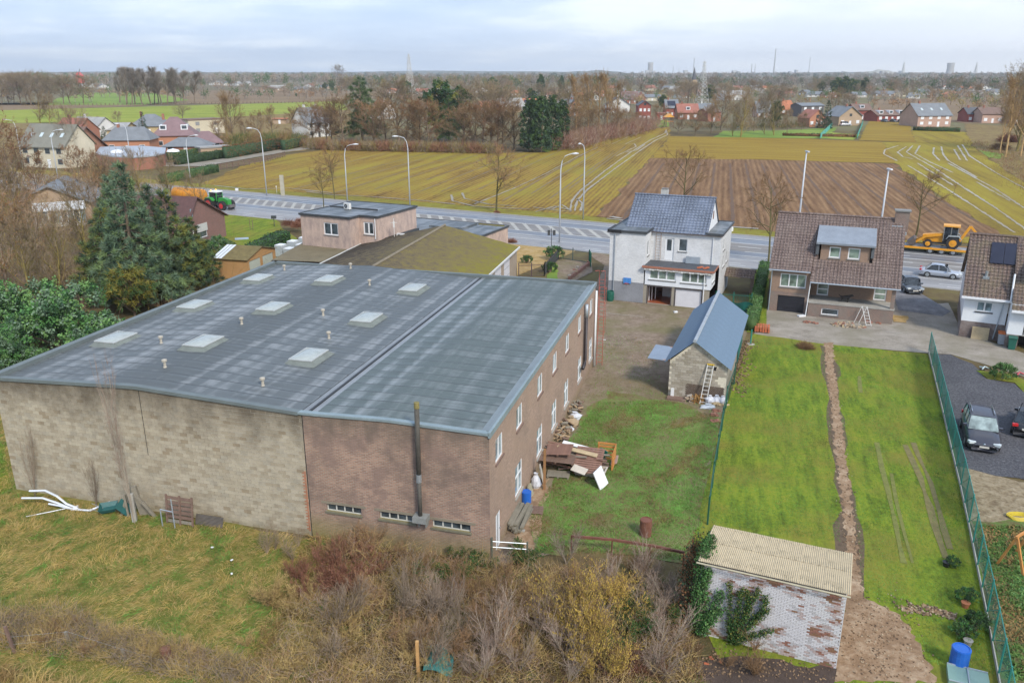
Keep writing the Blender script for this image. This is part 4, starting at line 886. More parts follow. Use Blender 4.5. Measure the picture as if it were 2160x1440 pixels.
# the dark dog on the terrace
dg =thing('dog','dark dog standing on the terrace of the brown house','dog',wloc(B1,6.7,.2,1.48),HA)
me =bpy.data.meshes.new('dog_body');vv = [(0,0,.48),(-.3,0,.5),(.28,0,.5),(.42,0,.66),(.55,0,.7),(.72,0,.66),(-.42,0,.55),(-.62,0,.72),
    (.25,.09,.3),(.25,.09,.02),(.25,-.09,.3),(.25,-.09,.02),(-.3,.09,.32),(-.36,.09,.18),(-.32,.09,.02),(-.3,-.09,.32),(-.36,-.09,.18),(-.32,-.09,.02),(.55,.06,.8),(.55,-.06,.8)]
ee = [(0,1),(0,2),(2,3),(3,4),(4,5),(1,6),(6,7),(2,8),(8,9),(2,10),(10,11),(1,12),(12,13),(13,14),(1,15),(15,16),(16,17),(4,18),(4,19)]
rr_ = [.15,.12,.15,.09,.1,.05,.04,.02,.05,.03,.05,.03,.07,.035,.03,.07,.035,.03,.03,.03]
me.from_pydata(vv,ee,[]);me.materials.append(M('dark_fur',(0.035,0.03,0.028),.9,.3,4));do =obj('body',me,dg)
md =do.modifiers.new('skin','SKIN'); 
for i,r_ in enumerate(rr_): me.skin_vertices[0].data[i].radius = (r_,r_)
me.skin_vertices[0].data[0].use_root =True
sb_ =do.modifiers.new('sub','SUBSURF');sb_.levels =1;sb_.render_levels =1

# ---- right-hand white house
R1 =thing('white_rendered_house','white rendered house with solar panels on brown tiles at the right edge','house',(39.1,68.0,0),math.radians(-27))
WR =M('white_render',(0.68,0.71,0.74),.8,.08,.6);BQ =brickmat('dark_mixed_brick',(0.17,0.12,0.105),(0.24,0.18,0.16),(0.15,0.13,0.12),.22,.08,.012,dirt=.3,var2=(0.34,0.3,0.29))
T =frame_T('front',0,0);m =MB();wall_mb(m,T,3.3,1.5,4.0,[(.95,2.45,2.2,3.35)]);wall_mb(m,frame_T('left',0,10),10,1.5,4.0);m.yz([(0,4.0),(4.6,8.1),(10,4.0)],.02,.1);wall_mb(m,frame_T('left',3.4,0),1.6,1.2,3.8);wall_mb(m,frame_T('front',3.4,-1.6),1.1,1.2,3.8);wall_mb(m,frame_T('back',13,10),13,0,4);m.build('wall',WR,R1)
m =MB();wall_mb(m,T,3.4,-.6,1.5);wall_mb(m,frame_T('left',0,10),10,-.6,1.5);wall_mb(m,frame_T('left',3.4,0),1.6,-.6,1.2);wall_mb(m,frame_T('front',3.4,-1.6),.9,-.6,1.2);m.build('plinth',BQ,R1)
window(R1,T,.95,2.45,2.2,3.35,2,gl=GLASSL,sillm=BLACK,bar=.1)
m =MB();tiles_mb(m,-.25,3.4,-.55,3.75,4.6,8.25,.3,.35,.04);tiles_mb(m,3.4,13,-2.1,3.35,4.6,8.35,.3,.35,.04);m.build('roof',T_brown2,R1)
m =MB();m.face([(-.25,4.6,8.23),(13,4.6,8.23),(13,10.3,3.6),(-.25,10.3,3.6)]);m.build('roof',T_brown2,R1)
m =MB();m.tube([(-.3,4.6,8.32),(13,4.6,8.32)],.12,6);m.build('ridge',T_brown2,R1)
def onslope(m,x0,x1,y0,y1,lift,th,za,zb,ya=-.55,yb=4.6):
    s =lambda y: za + (zb -za) * (y -ya) / (yb -ya)
    p = [(x0,y0,s(y0) +lift),(x1,y0,s(y0) +lift),(x1,y1,s(y1) +lift),(x0,y1,s(y1) +lift)];q = [(a,b,c +th) for a,b,c in p]
    a = [m.P(v) for v in p +q]
    for f in ((4,5,6,7),(0,1,5,4),(1,2,6,5),(2,3,7,6),(3,0,4,7)): m.fi([a[i] for i in f])
SOL =M('solar_panel',(0.02,0.022,0.04),.25,.2,.8,bump=0)
for k_ in range(10):
    m =MB();onslope(m,1.5 +k_ *1.03,2.5 +k_ *1.03,2.15,3.85,.16,.05,3.75,8.28);m.build('solar_panel',SOL,R1)
m =MB();m.tube([(1.35,1.15,5.2),(1.35,1.15,5.75)],.12,8);m.cbox((1.35,1.15,5.2),(.5,.5,.2));m.build('roof_vent',GREYM,R1)
m =MB();m.tube([(3.35,-.6,3.6),(3.35,.3,5.9)],.08,6);m.build('verge_trim',WHITE,R1)
m =MB();m.box(-.3,-.66,3.62,3.4,-.54,3.8);m.build('gutter',WHITE,R1);m =MB();m.box(3.4,-2.2,3.2,13,-2.08,3.4);m.build('gutter',WHITE,R1)
m =MB();m.yz([(-.1,4.9),(-.1,6.2),(2.8,6.9),(2.8,6.6)],4.6,9.5);dq_ =m.build('dormer',WHITE,R1);m =MB();m.box(4.9,-.16,5.0,5.9,-.11,6.05);m.box(6.2,-.16,5.0,7.2,-.11,6.05);m.build('window',GLASSL,dq_)
m =MB();m.yz([(-.45,6.18),(-.45,6.38),(2.8,7.1),(2.8,6.92)],4.3,9.8);m.build('roof',M('zinc_sheet',(0,0,0)),dq_)
m =MB();m.tube([(2.95,-.12,3.6),(2.6,-.1,.2)],.05,6);m.build('downpipe',ZINC,R1)
m =MB();m.box(4.5,-1.6,1.15,13,0,1.3);m.build('balcony',CONC,R1)
m =MB();wall_mb(m,frame_T('front',4.5,-.0),8,1.3,3.6,[(.6,1.4,2.2,3.2)]);m.build('wall',BQ,R1);window(R1,frame_T('front',4.5,0),.6,1.4,2.2,3.2,2)
m =MB()
for k_ in range(24): m.bar((4.5 +k_ *.14,-1.58,1.3),(4.5 +k_ *.14,-1.58,2.2),.03)
m.bar((4.45,-1.58,2.22),(8,-1.58,2.22),.06);m.build('balcony_railing',WHITE,R1)
m =MB();m.cbox((5.0,-1.66,2.0),(.5,.06,1.1));place(m.build('hanging_cloth',M('cream_cloth',(0.5,0.42,0.33),.9,.2,4)),R1,'cream cloth hung over the balcony of the right-hand white house','cloth')
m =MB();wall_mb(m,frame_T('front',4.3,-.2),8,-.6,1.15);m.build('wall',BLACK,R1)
m =MB();m.cbox((1.6,-.22,.55),(1.3,.05,1.15),0,-.15);place(m.build('wooden_board',WOODP),R1,'plywood board leaning on the plinth of the right-hand white house','board')
def wheelie(x,y,body,lid,label):
    t =thing('wheelie_bin',label,'bin',wloc(R1,x,y),math.radians(-27));m =MB();m.xz([(-.24,.08),(.24,.08),(.3,1.0),(-.3,1.0)],-.3,.3);m.build('body',body,t)
    m =MB();m.cbox((0,0,1.05),(.66,.7,.08),0,.08);m.build('lid',lid,t);m =MB();m.cbox((-.26,.28,.1),(.06,.2,.2));m.cbox((.26,.28,.1),(.06,.2,.2));m.build('wheel',RUBBER,t)
wheelie(3.2,-.8,M('grey_bin',(0.3,0.33,0.36),.5,.1,2),M('orange_lid',(0.55,0.14,0.03),.5,.1,2),'grey wheelie bin with orange lid beside the downpipe')
wheelie(3.9,-1.9,GREENP,GREENP,'dark green wheelie bin beside the orange-lidded one')
m =MB();rr =random.Random(9)
for k_ in range(9): m.cbox((5.4 +k_ *.22,-2.2 +rr.uniform(-.25,.25),.15 +rr.uniform(0,.25)),(.45,.3,.16),rr.uniform(0,3),rr.uniform(-.4,.4))
place(m.build('crumpled_tarpaulin',M('bright_blue_tarp',(0.05,0.3,0.6),.5,.2,4)),R1,'crumpled bright blue tarpaulin below the balcony','tarpaulin')
m =MB()
for k_ in range(12): m.cbox((5.2 +k_ *.3,-1.5 +rr.uniform(-.4,.3),.3 +rr.uniform(-.1,.5)),(.4,.3,.5),rr.uniform(0,3))
o =place(m.build('clutter',M('dark_clutter',(0.06,0.05,0.05),.7,.5,3)),R1,'dark jumble of household things stored under the balcony','clutter',None,'stuff')

# ---- blockwork shed with corrugated blue roof
S1 =thing('block_shed','concrete block shed with blue-grey corrugated roof and ladder against it','shed',(11.15,54.2,0),math.radians(-20))
SW,SD,SR_,SRZ,SE =3.95,13.6,1.65,4.35,2.72
SHM =brickmat('grey_block_wall',(0.36,0.33,0.28),(0.32,0.29,0.24),(0.24,0.21,0.17),.4,.2,.014,dirt=.3,dirtc=(.12,.1,.08))
m =MB();wall_mb(m,frame_T('front',0,0),SW,-.4,SE,[(3.0,2.3,3.25,2.6)],top=[(0,SE),(SW,SE),(SR_,SRZ -.1)]);m.build('wall',MORT,S1)
m =MB();wall_mb(m,frame_T('left',0,SD),SD,-.4,SE);wall_mb(m,frame_T('right',SW,0),SD,-.4,SE);m.face([(0,SD,0),(SW,SD,0),(SW,SD,SE),(SR_,SD,SRZ),(0,SD,SE)][::-1]);m.build('wall',SHM,S1)
sbm = []
for c in ((0.37,0.335,0.28),(0.41,0.375,0.315),(0.33,0.295,0.245),(0.3,0.265,0.21)):
    b =MB();b.box(0,-.03,0,.385,.02,.185);sbm.append(b.mesh('brick',M('shed_block_%d' % len(sbm),c,.95,.2,3,bump=.4)))
rr =random.Random(3)
for j in range(23):
    z = -.02 +j *.195;x =.01 - (.2 if j % 2 else 0)
    while x <SW:
        cx =x +.2;lim =SE + (SRZ -SE) * (cx /SR_ if cx <SR_ else (SW -cx) / (SW -SR_)) -.12
        low =z <1.12 and cx >1.25 or (z <1.8 and cx >3.35 + (1.8 -z) *.2)
        if x > -.15 and x +.39 <SW +.12 and z +.19 <lim and not low and not (2.85 <cx <3.35 and 2.2 <z <2.6): obj('brick',rr.choice(sbm),S1,(x,-rr.uniform(0,.012),z))
        x += .4
b =MB();rr =random.Random(4)
for j in range(14):
    for i in range(18):
        x,z =1.27 +i *.15 + (.07 if j % 2 else 0),.0 +j *.082
        if x <SW -.1: b.cbox((x,-.02,z +.04),(.138,.05,.068),0,rr.uniform(-.1,.1))
b.build('rubble_stonework',M('rubble_brown',(0.15,0.115,0.09),.95,.35,5,bump=.8),S1)['kind'] ='stuff'
def corr_sheet(x0,z0,x1,z1,L,w,mat,name='roof_sheet',amp=.022,pitch=.15):
    b =MB();n =int(L /pitch *4);T0 = []
    for k in range(n +1):
        y =L *k /n;h =amp *math.sin(k *math.pi /2);T0.append((b.P((x0,y,z0 +h)),b.P((x1,y,z1 +h))))
    for p,q in zip(T0,T0[1:]): b.fi((p[0],p[1],q[1],q[0]) if x1 >x0 else (p[0],q[0],q[1],p[1]))
    return b.mesh(name,mat)
BLU =M('blue_corrugated',(0.105,0.16,0.225),.5,.14,.8)
ml =corr_sheet(-.35,SE -.12,SR_,SRZ +.02,1.14,1,BLU);mr =corr_sheet(SR_,SRZ +.02,SW +.3,SE -.15,1.14,1,BLU)
for k_ in range(13): obj('roof_sheet',ml,S1,(0,-.3 +k_ *1.09,.004 * (k_ % 2)));obj('roof_sheet',mr,S1,(0,-.3 +k_ *1.09,.004 * (k_ % 2)))
m =MB()
for k_ in range(7): m.tube([(SR_,-.34 +k_ *2.05,SRZ +.05 +.02 * (k_ % 2)),(SR_,1.75 +k_ *2.05,SRZ +.05)],.13,6)
m.build('ridge_cap',M('lead_ridge',(0.30,0.34,0.38),.5,.2,2),S1)
m =MB();m.cbox((-.9,1.9,2.55),(1.5,3.2,.05),0,0,.03);an =m.build('awning',M('pale_blue_sheet',(0.21,0.26,0.33),.5,.15,1),S1)
m =MB();m.bar((-1.5,.4,2.5),(0,.4,2.55),.07);m.bar((-1.5,3.4,2.5),(0,3.4,2.55),.07);m.build('rafter',WOODO,an)
m =MB();m.box(3.02,.02,2.32,3.23,.05,2.58);m.build('vent_opening',BLACK,S1)
lad =MB()
for s_ in (0,.42): lad.bar((2.35 +s_,-.75,.02),(2.62 +s_,-.12,2.75),.05,.08)
for k_ in range(10): f = (k_ +.6) /10;lad.bar((2.35 +.27 *f,-.75 +.63 *f,2.75 *f),(2.77 +.27 *f,-.75 +.63 *f,2.75 *f),.035)
lt =place(lad.build('ladder',OFFW),S1,'pale aluminium ladder leaning against the block shed','ladder')
m =MB();m.cbox((2.83,-.13,2.78),(.5,.08,.07));m.build('top_pad',M('yellow_pad',(0.6,0.4,0.03),.6,.1,2),lt)
# ---- things piled at the foot of the shed
def sack(mat,label,loc,sc=(1,1,1),seed=1,name='plastic_bag',cat='bag',group=None):
    r =random.Random(seed);m =MB();n =9
    prof = [(.03,.0),(.2,.02),(.26,.12),(.24,.26),(.15,.36),(.07,.42),(.11,.48)]
    rings = [[m.P((pr * (1 +r.uniform(-.2,.2)) *math.cos(6.283 *k /n) *sc[0],pr * (1 +r.uniform(-.2,.2)) *math.sin(6.283 *k /n) *sc[1],(z +r.uniform(-.02,.02)) *sc[2])) for k in range(n)] for pr,z in prof]
    for a,b in zip(rings,rings[1:]):
        for k in range(n): m.fi((a[k],a[(k +1) % n],b[(k +1) % n],b[k]))
    m.fi(rings[0][::-1]);m.fi(rings[-1]);o =m.build(name,mat);o.location =loc;return tag(o,label,cat,group)
BAGW =M('white_bag',(0.55,0.57,0.62),.4,.2,6,bump=.6,bscale=18)
for i,(x,y) in enumerate(((3.0,-.55),(3.45,-.4),(3.85,-.35))): sack(BAGW,['white plastic bag just right of the ladder foot','white plastic bag in the middle of three by the shed','white plastic bag nearest the right corner of the shed'][i],wloc(S1,x,y,.15),(1.3,1.2,1.1),i,group='white bags at the foot of the block shed')
sack(M('mixed_bag',(0.4,0.45,0.5),.5,.3,6,bump=.6,bscale=15),'grey and white sack lying in front of the ladder foot',wloc(S1,3.0,-1.35,0),(2.2,1.3,.7),8)
m =MB();m.cbox((0,0,.02),(1.9,.9,.3));o =m.build('stone_heap_base',WOODP);bpy.data.objects.remove(o)
rr =random.Random(8)
stm = []
for i in range(4):
    m =MB();m.cbox((0,0,.08),(rr.uniform(.2,.38),rr.uniform(.14,.24),rr.uniform(.09,.16)),0,.1);stm.append(m.mesh('stone',[WOODP,M('rubble_tan',(0.32,0.25,0.18),.9,.3,4),M('rubble_grey',(0.28,0.26,0.23),.9,.3,4),M('rubble_brick',(0.27,0.13,0.09),.9,.3,4)][i]))
def heap(name,label,cat,loc,n,rx,ry,h,meshes,seed=0,rz=0,pname='stone'):
    t =thing(name,label,cat,loc,rz);r =random.Random(seed)
    for i in range(n):
        a,q =r.uniform(0,6.28),math.sqrt(r.random());x,y =q *rx *math.cos(a),q *ry *math.sin(a)
        obj(pname,r.choice(meshes),t,(x,y,max(0,h * (1 -q) +r.uniform(-.06,.02))),(r.uniform(-.4,.4),r.uniform(-.4,.4),r.uniform(0,6.28)))
    return t
heap('block_heap','small stack of loose tan blocks below the shed wall','blocks',wloc(S1,1.6,-.55),16,.5,.3,.45,[stm[1],stm[2]],1)
m =MB();[m.cbox((rr.uniform(-.35,.35),rr.uniform(-.25,.25),.1 +rr.uniform(0,.4)),(.4,.05,.05),rr.uniform(0,3),0,rr.uniform(-.6,.6)) for _ in range(60)]
o =m.build('stick_pile',M('orange_brown_sticks',(0.3,0.17,0.06),.9,.35,4));o.location =wloc(S1,2.15,-.6);tag(o,'rusty brown pile of kindling left of the ladder','kindling',None,'stuff')
heap('log_row','low row of firewood under the white bags','firewood',wloc(S1,3.5,-.6),26,.75,.25,.2,[stm[0]],2,pname='log')
for i,p in enumerate(((1511,868),(1507,878),(1509,890))): heap('brick_heap',['small clump of broken bricks nearest the shed corner','middle clump of broken bricks beside the wire fence','lowest clump of broken bricks beside the wire fence'][i],'bricks',G(*p),6,.25,.15,.12,[stm[3]],10 +i)
m =MB();m.cbox((.35,-.3,.45),(.22,.1,.6));place(m.build('white_canister',WHITE),S1,'white canister standing by the left corner of the block shed','canister')
m =MB();m.cbox((.7,-.6,.1),(1.3,.6,.18));place(m.build('timber_stack',WOODB),S1,'low dark timber stack at the left corner of the block shed','timber')

# ---- whitewashed brick shed in the foreground
K1 =thing('whitewashed_shed','flaking whitewashed brick shed with pale corrugated roof in the foreground','shed',(7.58,28.2,0),math.radians(-23.5))
KW,KD,KZ =5.4,3.1,3.55
m =MB();wall_mb(m,frame_T('front',0,0),KW,-.5,KZ -.1);wall_mb(m,frame_T('left',0,KD),KD,-.5,KZ -.35);wall_mb(m,frame_T('right',KW,0),KD,-.5,KZ -.35);wall_mb(m,frame_T('back',KW,KD),KW,-.5,KZ -.4);m.build('wall',M('shed_mortar',(0.27,0.22,0.2),.95,.3,1.5),K1)
from mathutils import noise as mn
KB = [M('whitewash_a',(0.56,0.55,0.57),.85,.15,5),M('whitewash_b',(0.44,0.43,0.445),.85,.2,5),M('whitewash_c',(0.42,0.34,0.325),.9,.25,8),M('bare_red_brick',(0.26,0.125,0.09),.9,.25,8),M('rusty_brick',(0.22,0.12,0.07),.9,.25,8),M('mossy_brick',(0.16,0.14,0.06),.9,.3,8)]
kbm = []
for i in range(6): b =MB();b.box(0,-.016,0,.2,.03,.062);kbm.append(b.mesh('brick',KB[i]))
def kpick(x,z,r):
    n =mn.fractal(Vector((x *1.3,z *2.4,3.7)),1.0,2.0,4) +r.uniform(-.4,.4)
    top =max(0,z -3.0) * (1.1 if x <3.2 else .35);bot =max(0,.5 -z) *1.1;rt =max(0,x -3.4) *.09
    strip_ = -.7 if 3.95 <x <4.12 else 0
    s =n +top +bot +rt +strip_
    return 0 if s <.1 else 1 if s <.28 else 2 if s <.64 else (5 if (bot >.25 and r.random() <.4) else 3 if r.random() <.6 else 4)
kc = []
for j in range(46):
    z = -.02 +j *.077;x = -.105 if j % 2 else 0.0
    while x <KW:
        a =max(x,0);b_ =min(x +.2,KW)
        if b_ -a >.05 and z +.062 <KZ -.12: kc.append((a,b_,z))
        x += .2105
kc.sort(key=lambda c: (wloc(K1,c[0],0,c[2]) -camp).length);rr =random.Random(12);n300 =0;b =MB()
for c in kc:
    k =kpick(c[0],c[2],rr)
    if c[1] -c[0] >.19 and n300 <300: obj('brick',kbm[k],K1,(c[0],-rr.uniform(0,.007),c[2]));n300 += 1
    else: b.cur =k;b.box(c[0],-.016 -rr.uniform(0,.007),c[2],c[1],.01,c[2] +.062,skip='k')
b.build('brickwork',KB,K1)['kind'] ='stuff'
m =MB()
for j in range(42): m.box(KW -.005 - (.06 if j % 2 else 0),-.02,.0 +j *.08,KW +.025,.2,.07 +j *.08)
m.build('quoin',M('whitewash_a',(0,0,0)),K1)['kind'] ='stuff'
KR =M('cream_corrugated',(0.48,0.40,0.265),.75,.16,1.2,tint=(0.28,0.235,0.15))
def kroof(w,y0,z0,y1,z1):
    b =MB();n =int(w /.0725 *2);L = []
    for k in range(n +1):
        x =w *k /n;h =.016 * (1 if k % 2 else -1);L.append((b.P((x,y0,z0 +h)),b.P((x,y1,z1 +h))))
    for p,q in zip(L,L[1:]): b.fi((p[0],q[0],q[1],p[1]))
    return b.mesh('roof_sheet',KR)
k1,k2 =kroof(.96,-.22,KZ +.02,1.75,KZ -.16),kroof(.96,1.6,KZ -.115,3.35,KZ -.31)
for i in range(6): obj('roof_sheet',k1,K1,(-.12 +i *.94,0,.006 * (i % 2) +.01));obj('roof_sheet',k2,K1,(-.12 +i *.94,0,.006 * (i % 2) -.01))
m =MB()
for yy,zz in ((.15,KZ +.03),(1.62,KZ -.1),(3.1,KZ -.25)):
    for i in range(19): m.cbox((-.02 +i *.29,yy,zz),(.03,.03,.02))
m.build('roof_screw',M('dark_screw',(0.2,0.17,0.12),.8,.2,3),K1)['kind'] ='stuff'
m =MB();m.tube([(-.15,-.3,KZ -.02),(5.55,-.3,KZ -.02)],.035,6);m.build('roof_edge',M('cream_edge',(0.4,0.36,0.25),.8,.2,2),K1)

# ---- low hall with mossy roof, pink flat-roofed house, flat extension, lean-to
H1 =thing('mossy_hall','low hall with moss-covered shallow gable roof behind the warehouse','hall',(-21.8,71.8,0),math.radians(-13))
def mossmat():
    t =NT('moss_roof');p =t.coord('Object');n1 =t.noise(p,.12,4,.6);n2 =t.noise(p,1.4,6,.75);n3 =t.noise(p,7,4,.8)
    gx =t.n.new('ShaderNodeSeparateXYZ');t.l.new(p,gx.inputs[0]);rt =t.math('MULTIPLY',t.math('SUBTRACT',gx.outputs[0],8.0),.016)
    f =t.math('ADD',t.math('MULTIPLY',n2,.55),t.math('MULTIPLY',n3,.35));f =t.math('ADD',f,t.math('ADD',t.math('MULTIPLY',n1,.25),rt))
    t.set('Base Color',t.ramp(f,[(.46,(.06,.05,.04)),(.56,(.13,.105,.07)),(.66,(.18,.145,.06)),(.78,(.20,.18,.03)),(.9,(.26,.235,.04))])).set('Roughness',.95).set('Specular IOR Level',.1);t.bump(t.math('ADD',n3,n2),1.0,.08);return t.mat
MOSS =mossmat();HWx,HD,HRX =17.6,23.4,9.1
DOORW =M('white_door',(0,0,0))
hd = [(1.0 +i *3.9,0,3.9 +i *3.9,2.9) for i in range(5)];m =MB();wall_mb(m,frame_T('right',HWx,.3),HD -.6,-.3,3.25,hd,depth=.1);wall_mb(m,frame_T('left',0,HD -.2),HD -.4,-.3,3.25);m.xz([(0.05,0),(HWx -.05,0),(HWx -.05,3.2),(HRX,5.25),(.05,3.2)],.3,.45);m.xz([(0.05,0),(HWx -.05,0),(HWx -.05,3.2),(HRX,5.25),(.05,3.2)],HD -.45,HD -.3);m.build('wall',M('beige_wall',(0.33,0.27,0.21),.9,.15,1),H1)
for a,b,c,d in hd:
    m =MB();m.T =frame_T('right',HWx,.3);m.box(a +.02,.06,b,c -.02,.1,d -.02);g_ =m.build('garage_door',DOORW,H1)
    m =MB();m.T =frame_T('right',HWx,.3);m.box(a +.02,.04,1.1,c -.02,.07,1.14);m.box(a +.02,.04,2.0,c -.02,.07,2.04);m.build('door_groove',GREYM,g_)
for x0,z0,x1,z1 in ((-.3,3.25,HRX,5.4),(HRX,5.4,HWx +.25,3.3)):
    b =MB();nxx,nyy =16,26
    gr = [[b.P((x0 + (x1 -x0) *i /nxx,HD *j /nyy,z0 + (z1 -z0) *i /nxx +.05 *mn.noise(Vector((x0 +i *.6,j *.7,1))))) for j in range(nyy +1)] for i in range(nxx +1)]
    for i in range(nxx):
        for j in range(nyy): b.fi((gr[i][j],gr[i +1][j],gr[i +1][j +1],gr[i][j +1]))
    b.build('roof',MOSS,H1,True)
m =MB();m.tube([(HRX,-.1,5.43),(HRX,HD +.1,5.43)],.13,6);m.build('ridge',M('old_ridge',(0.2,0.17,0.12),.9,.3,3),H1)
m =MB();m.box(HWx +.2,0,3.15,HWx +.32,HD,3.35);m.build('gutter',OFFW,H1);m =MB();m.box(-.4,0,3.12,-.28,HD,3.32);m.build('gutter',OFFW,H1)
Q1 =thing('pink_house','pink rendered two-storey house with flat grey roof behind the mossy hall','house',(-24.4,93.8,0),math.radians(-25))
def pinkm():
    t =NT('pink_render');p =t.coord('Object');n1 =t.noise(t.map(p,(1,1,.45)),1.3,6,.7);n2 =t.noise(p,9,3)
    t.set('Base Color',t.ramp(t.math('ADD',t.math('MULTIPLY',n1,.8),t.math('MULTIPLY',n2,.2)),[(.36,(.30,.235,.22)),(.5,(.43,.33,.28)),(.62,(.53,.40,.33))])).set('Roughness',.9);return t.mat
PK =pinkm();m =MB();wall_mb(m,frame_T('front',0,0),6.9,0,6.4,[(3.2,4.35,5.2,5.75)]);wall_mb(m,frame_T('right',6.9,0),1.8,0,6.4);wall_mb(m,frame_T('front',6.9,1.8),2.4,0,6.4,[(.5,4.4,1.9,5.85)]);wall_mb(m,frame_T('right',9.3,1.8),8.4,0,6.4);wall_mb(m,frame_T('left',0,5.8),5.8,0,6.4);wall_mb(m,frame_T('back',9.3,10.2),9.3,0,6.4);m.build('wall',PK,Q1)
window(Q1,frame_T('front',0,0),3.2,4.35,5.2,5.75,2,bar=.12,sillm=CONCD);window(Q1,frame_T('front',6.9,1.8),.5,4.4,1.9,5.85,2,bar=.14)
flat_roof(Q1,[(-.12,-.12),(7.0,-.12),(7.0,1.7),(9.42,1.7),(9.42,10.3),(-.1,10.3)],6.55)
m =MB();m.box(0.2,5.3,6.56,7.0,5.45,6.72);m.build('upstand',DARKM,Q1)
m =MB();m.tube([(9.05,1.72,6.3),(9.05,1.72,4.0)],.05,6);m.build('downpipe',WHITE,Q1)
def acunit(loc,rz,label):
    t =thing('air_conditioner',label,'air conditioner',loc,rz);m =MB();m.box(-.45,-.17,.05,.45,.17,.75);m.build('casing',OFFW,t)
    m =MB();m.tube([(-.1,-.19,.4),(-.1,-.175,.4)],.25,16);f =m.build('fan_grille',DARKM,t);m =MB();m.tube([(-.1,-.2,.4),(-.1,-.19,.4)],.09,10);m.build('fan_hub',GREYM,f);m =MB();m.cbox((-.35,0,.02),(.1,.4,.08));m.cbox((.35,0,.02),(.1,.4,.08));m.build('foot',RUBBER,t);return t
acunit(wloc(Q1,3.3,4.6,6.56),math.radians(-35),'white air conditioner on the flat roof of the pink house')
acunit(wloc(Q1,11.0,3.9,3.68),math.radians(-25),'white air conditioner on the lower roof beside the pink wall')
m =MB();m.tube([(0,0,0),(0,0,2.6)],.035,6);m.tube([(-.4,0,2.1),(.4,0,2.1)],.02,4);m.cbox((0,0,1.9),(.18,.06,.7));o =m.build('antenna',OFFW);o.location =wloc(Q1,10.6,3.2,3.65);tag(o,'white aerial mast beside the wall of the pink house','antenna')
X1 =thing('flat_roof_extension','single-storey pink extension with wide flat felt roof by the highway','building',(-24.4,93.8,0),math.radians(-25))
m =MB();wall_mb(m,frame_T('right',18.1,4.2),13.5,0,3.4);wall_mb(m,frame_T('back',18.1,17.7),14,0,3.4);wall_mb(m,frame_T('front',9.35,3.1),8.75,0,3.4);wall_mb(m,frame_T('left',4.1,17.7),7.2,0,3.4);m.build('wall',PK,X1)
flat_roof(X1,[(9.36,3.0),(18.2,3.0),(18.2,17.8),(4.0,17.8),(4.0,10.4),(9.36,10.4)],3.6)
m =MB();m.box(9.5,12.8,3.6,14.2,16.8,3.82);m.build('roof_step',FLATR,X1);m =MB();m.box(14.3,16.9,3.6,17.8,17.4,3.66);m.build('moss_strip',MOSS,X1)
m =MB();m.bar((9.5,3.2,3.75),(9.5,10.2,3.75),.3,.35);m.build('kerb_upstand',DARKM,X1)
L1_ =thing('lean_to','brown corrugated lean-to roof in front of the pink house','lean-to',(0,0,0)); 
lp = [G(640,511,2.9),G(742,521,2.9),G(684,553,2.75),G(572,549,2.6)]
m =MB();ns_ =60
for k_ in range(ns_):
    f0,f1 =k_ /ns_,(k_ +1) /ns_;h0,h1_ =.03 * (k_ % 2),.03 * ((k_ +1) % 2)
    a,b_ =lp[3].lerp(lp[2],f0),lp[3].lerp(lp[2],f1);c,d =lp[0].lerp(lp[1],f1),lp[0].lerp(lp[1],f0)
    m.face([(a.x,a.y,a.z +h0),(b_.x,b_.y,b_.z +h1_),(c.x,c.y,c.z +h1_),(d.x,d.y,d.z +h0)])
m.build('roof',M('brown_cement_sheet',(0.15,0.125,0.075),.9,.25,.7),L1_)
m =MB();m.face([(lp[0].x,lp[0].y,0),(lp[0].x,lp[0].y,2.88),(lp[3].x,lp[3].y,2.58),(lp[3].x,lp[3].y,0)]);m.build('wall',M('beige_wall',(0,0,0)),L1_)
# ---- ochre garage
O1 =thing('ochre_garage','ochre rendered double garage with mossy corrugated roof beside the warehouse','garage',(-33.4,89.5,0),math.radians(-13));OC =M('ochre_render',(0.40,0.23,0.095),.9,.15,1)
m =MB();wall_mb(m,frame_T('front',0,0),4.1,-.3,2.3);wall_mb(m,frame_T('left',0,6.4),6.4,-.3,2.3);wall_mb(m,frame_T('right',4.1,0),6.4,-.3,2.3,[(.5,0,2.9,1.95),(3.4,0,5.9,1.95)]);m.yz([(0,2.3),(3.2,3.05),(6.4,2.3)],4.0,4.08);m.yz([(0,2.3),(3.2,3.05),(6.4,2.3)],.02,.1);wall_mb(m,frame_T('back',4.1,6.4),4.1,-.3,2.3);m.build('wall',OC,O1)
for a in (.5,3.4): m =MB();m.T =frame_T('right',4.1,0);m.box(a,.05,0,a +2.4,.1,1.9);m.build('garage_door',M('pale_green_door',(0.42,0.46,0.4),.6,.1,2),O1)
MCOR =M('mossy_corrugated',(0.14,0.115,0.05),.95,.4,2.5)
for y0,z0,y1,z1 in ((-.25,2.24,3.2,3.14),(3.2,3.14,6.65,2.24)):
    b =MB();n =56;L = []
    for k_ in range(n +1): x = -.2 +4.5 *k_ /n;h =.03 * (1 if k_ % 2 else -1);L.append((b.P((x,y0,z0 +h)),b.P((x,y1,z1 +h))))
    for p,q in zip(L,L[1:]): b.fi((p[0],q[0],q[1],p[1]))
    b.build('roof',MCOR,O1)
for i in range(3):
    m =MB();m.T =Matrix.Translation((0,0,.05));onslope(m,-.05 +i *.42,.28 +i *.42,-.2,3.1,.0,.03,2.24,3.14,-.25,3.2);m.build('clear_panel',M('white_plastic_sheet',(0.6,0.64,0.68),.4,.15,2),O1)
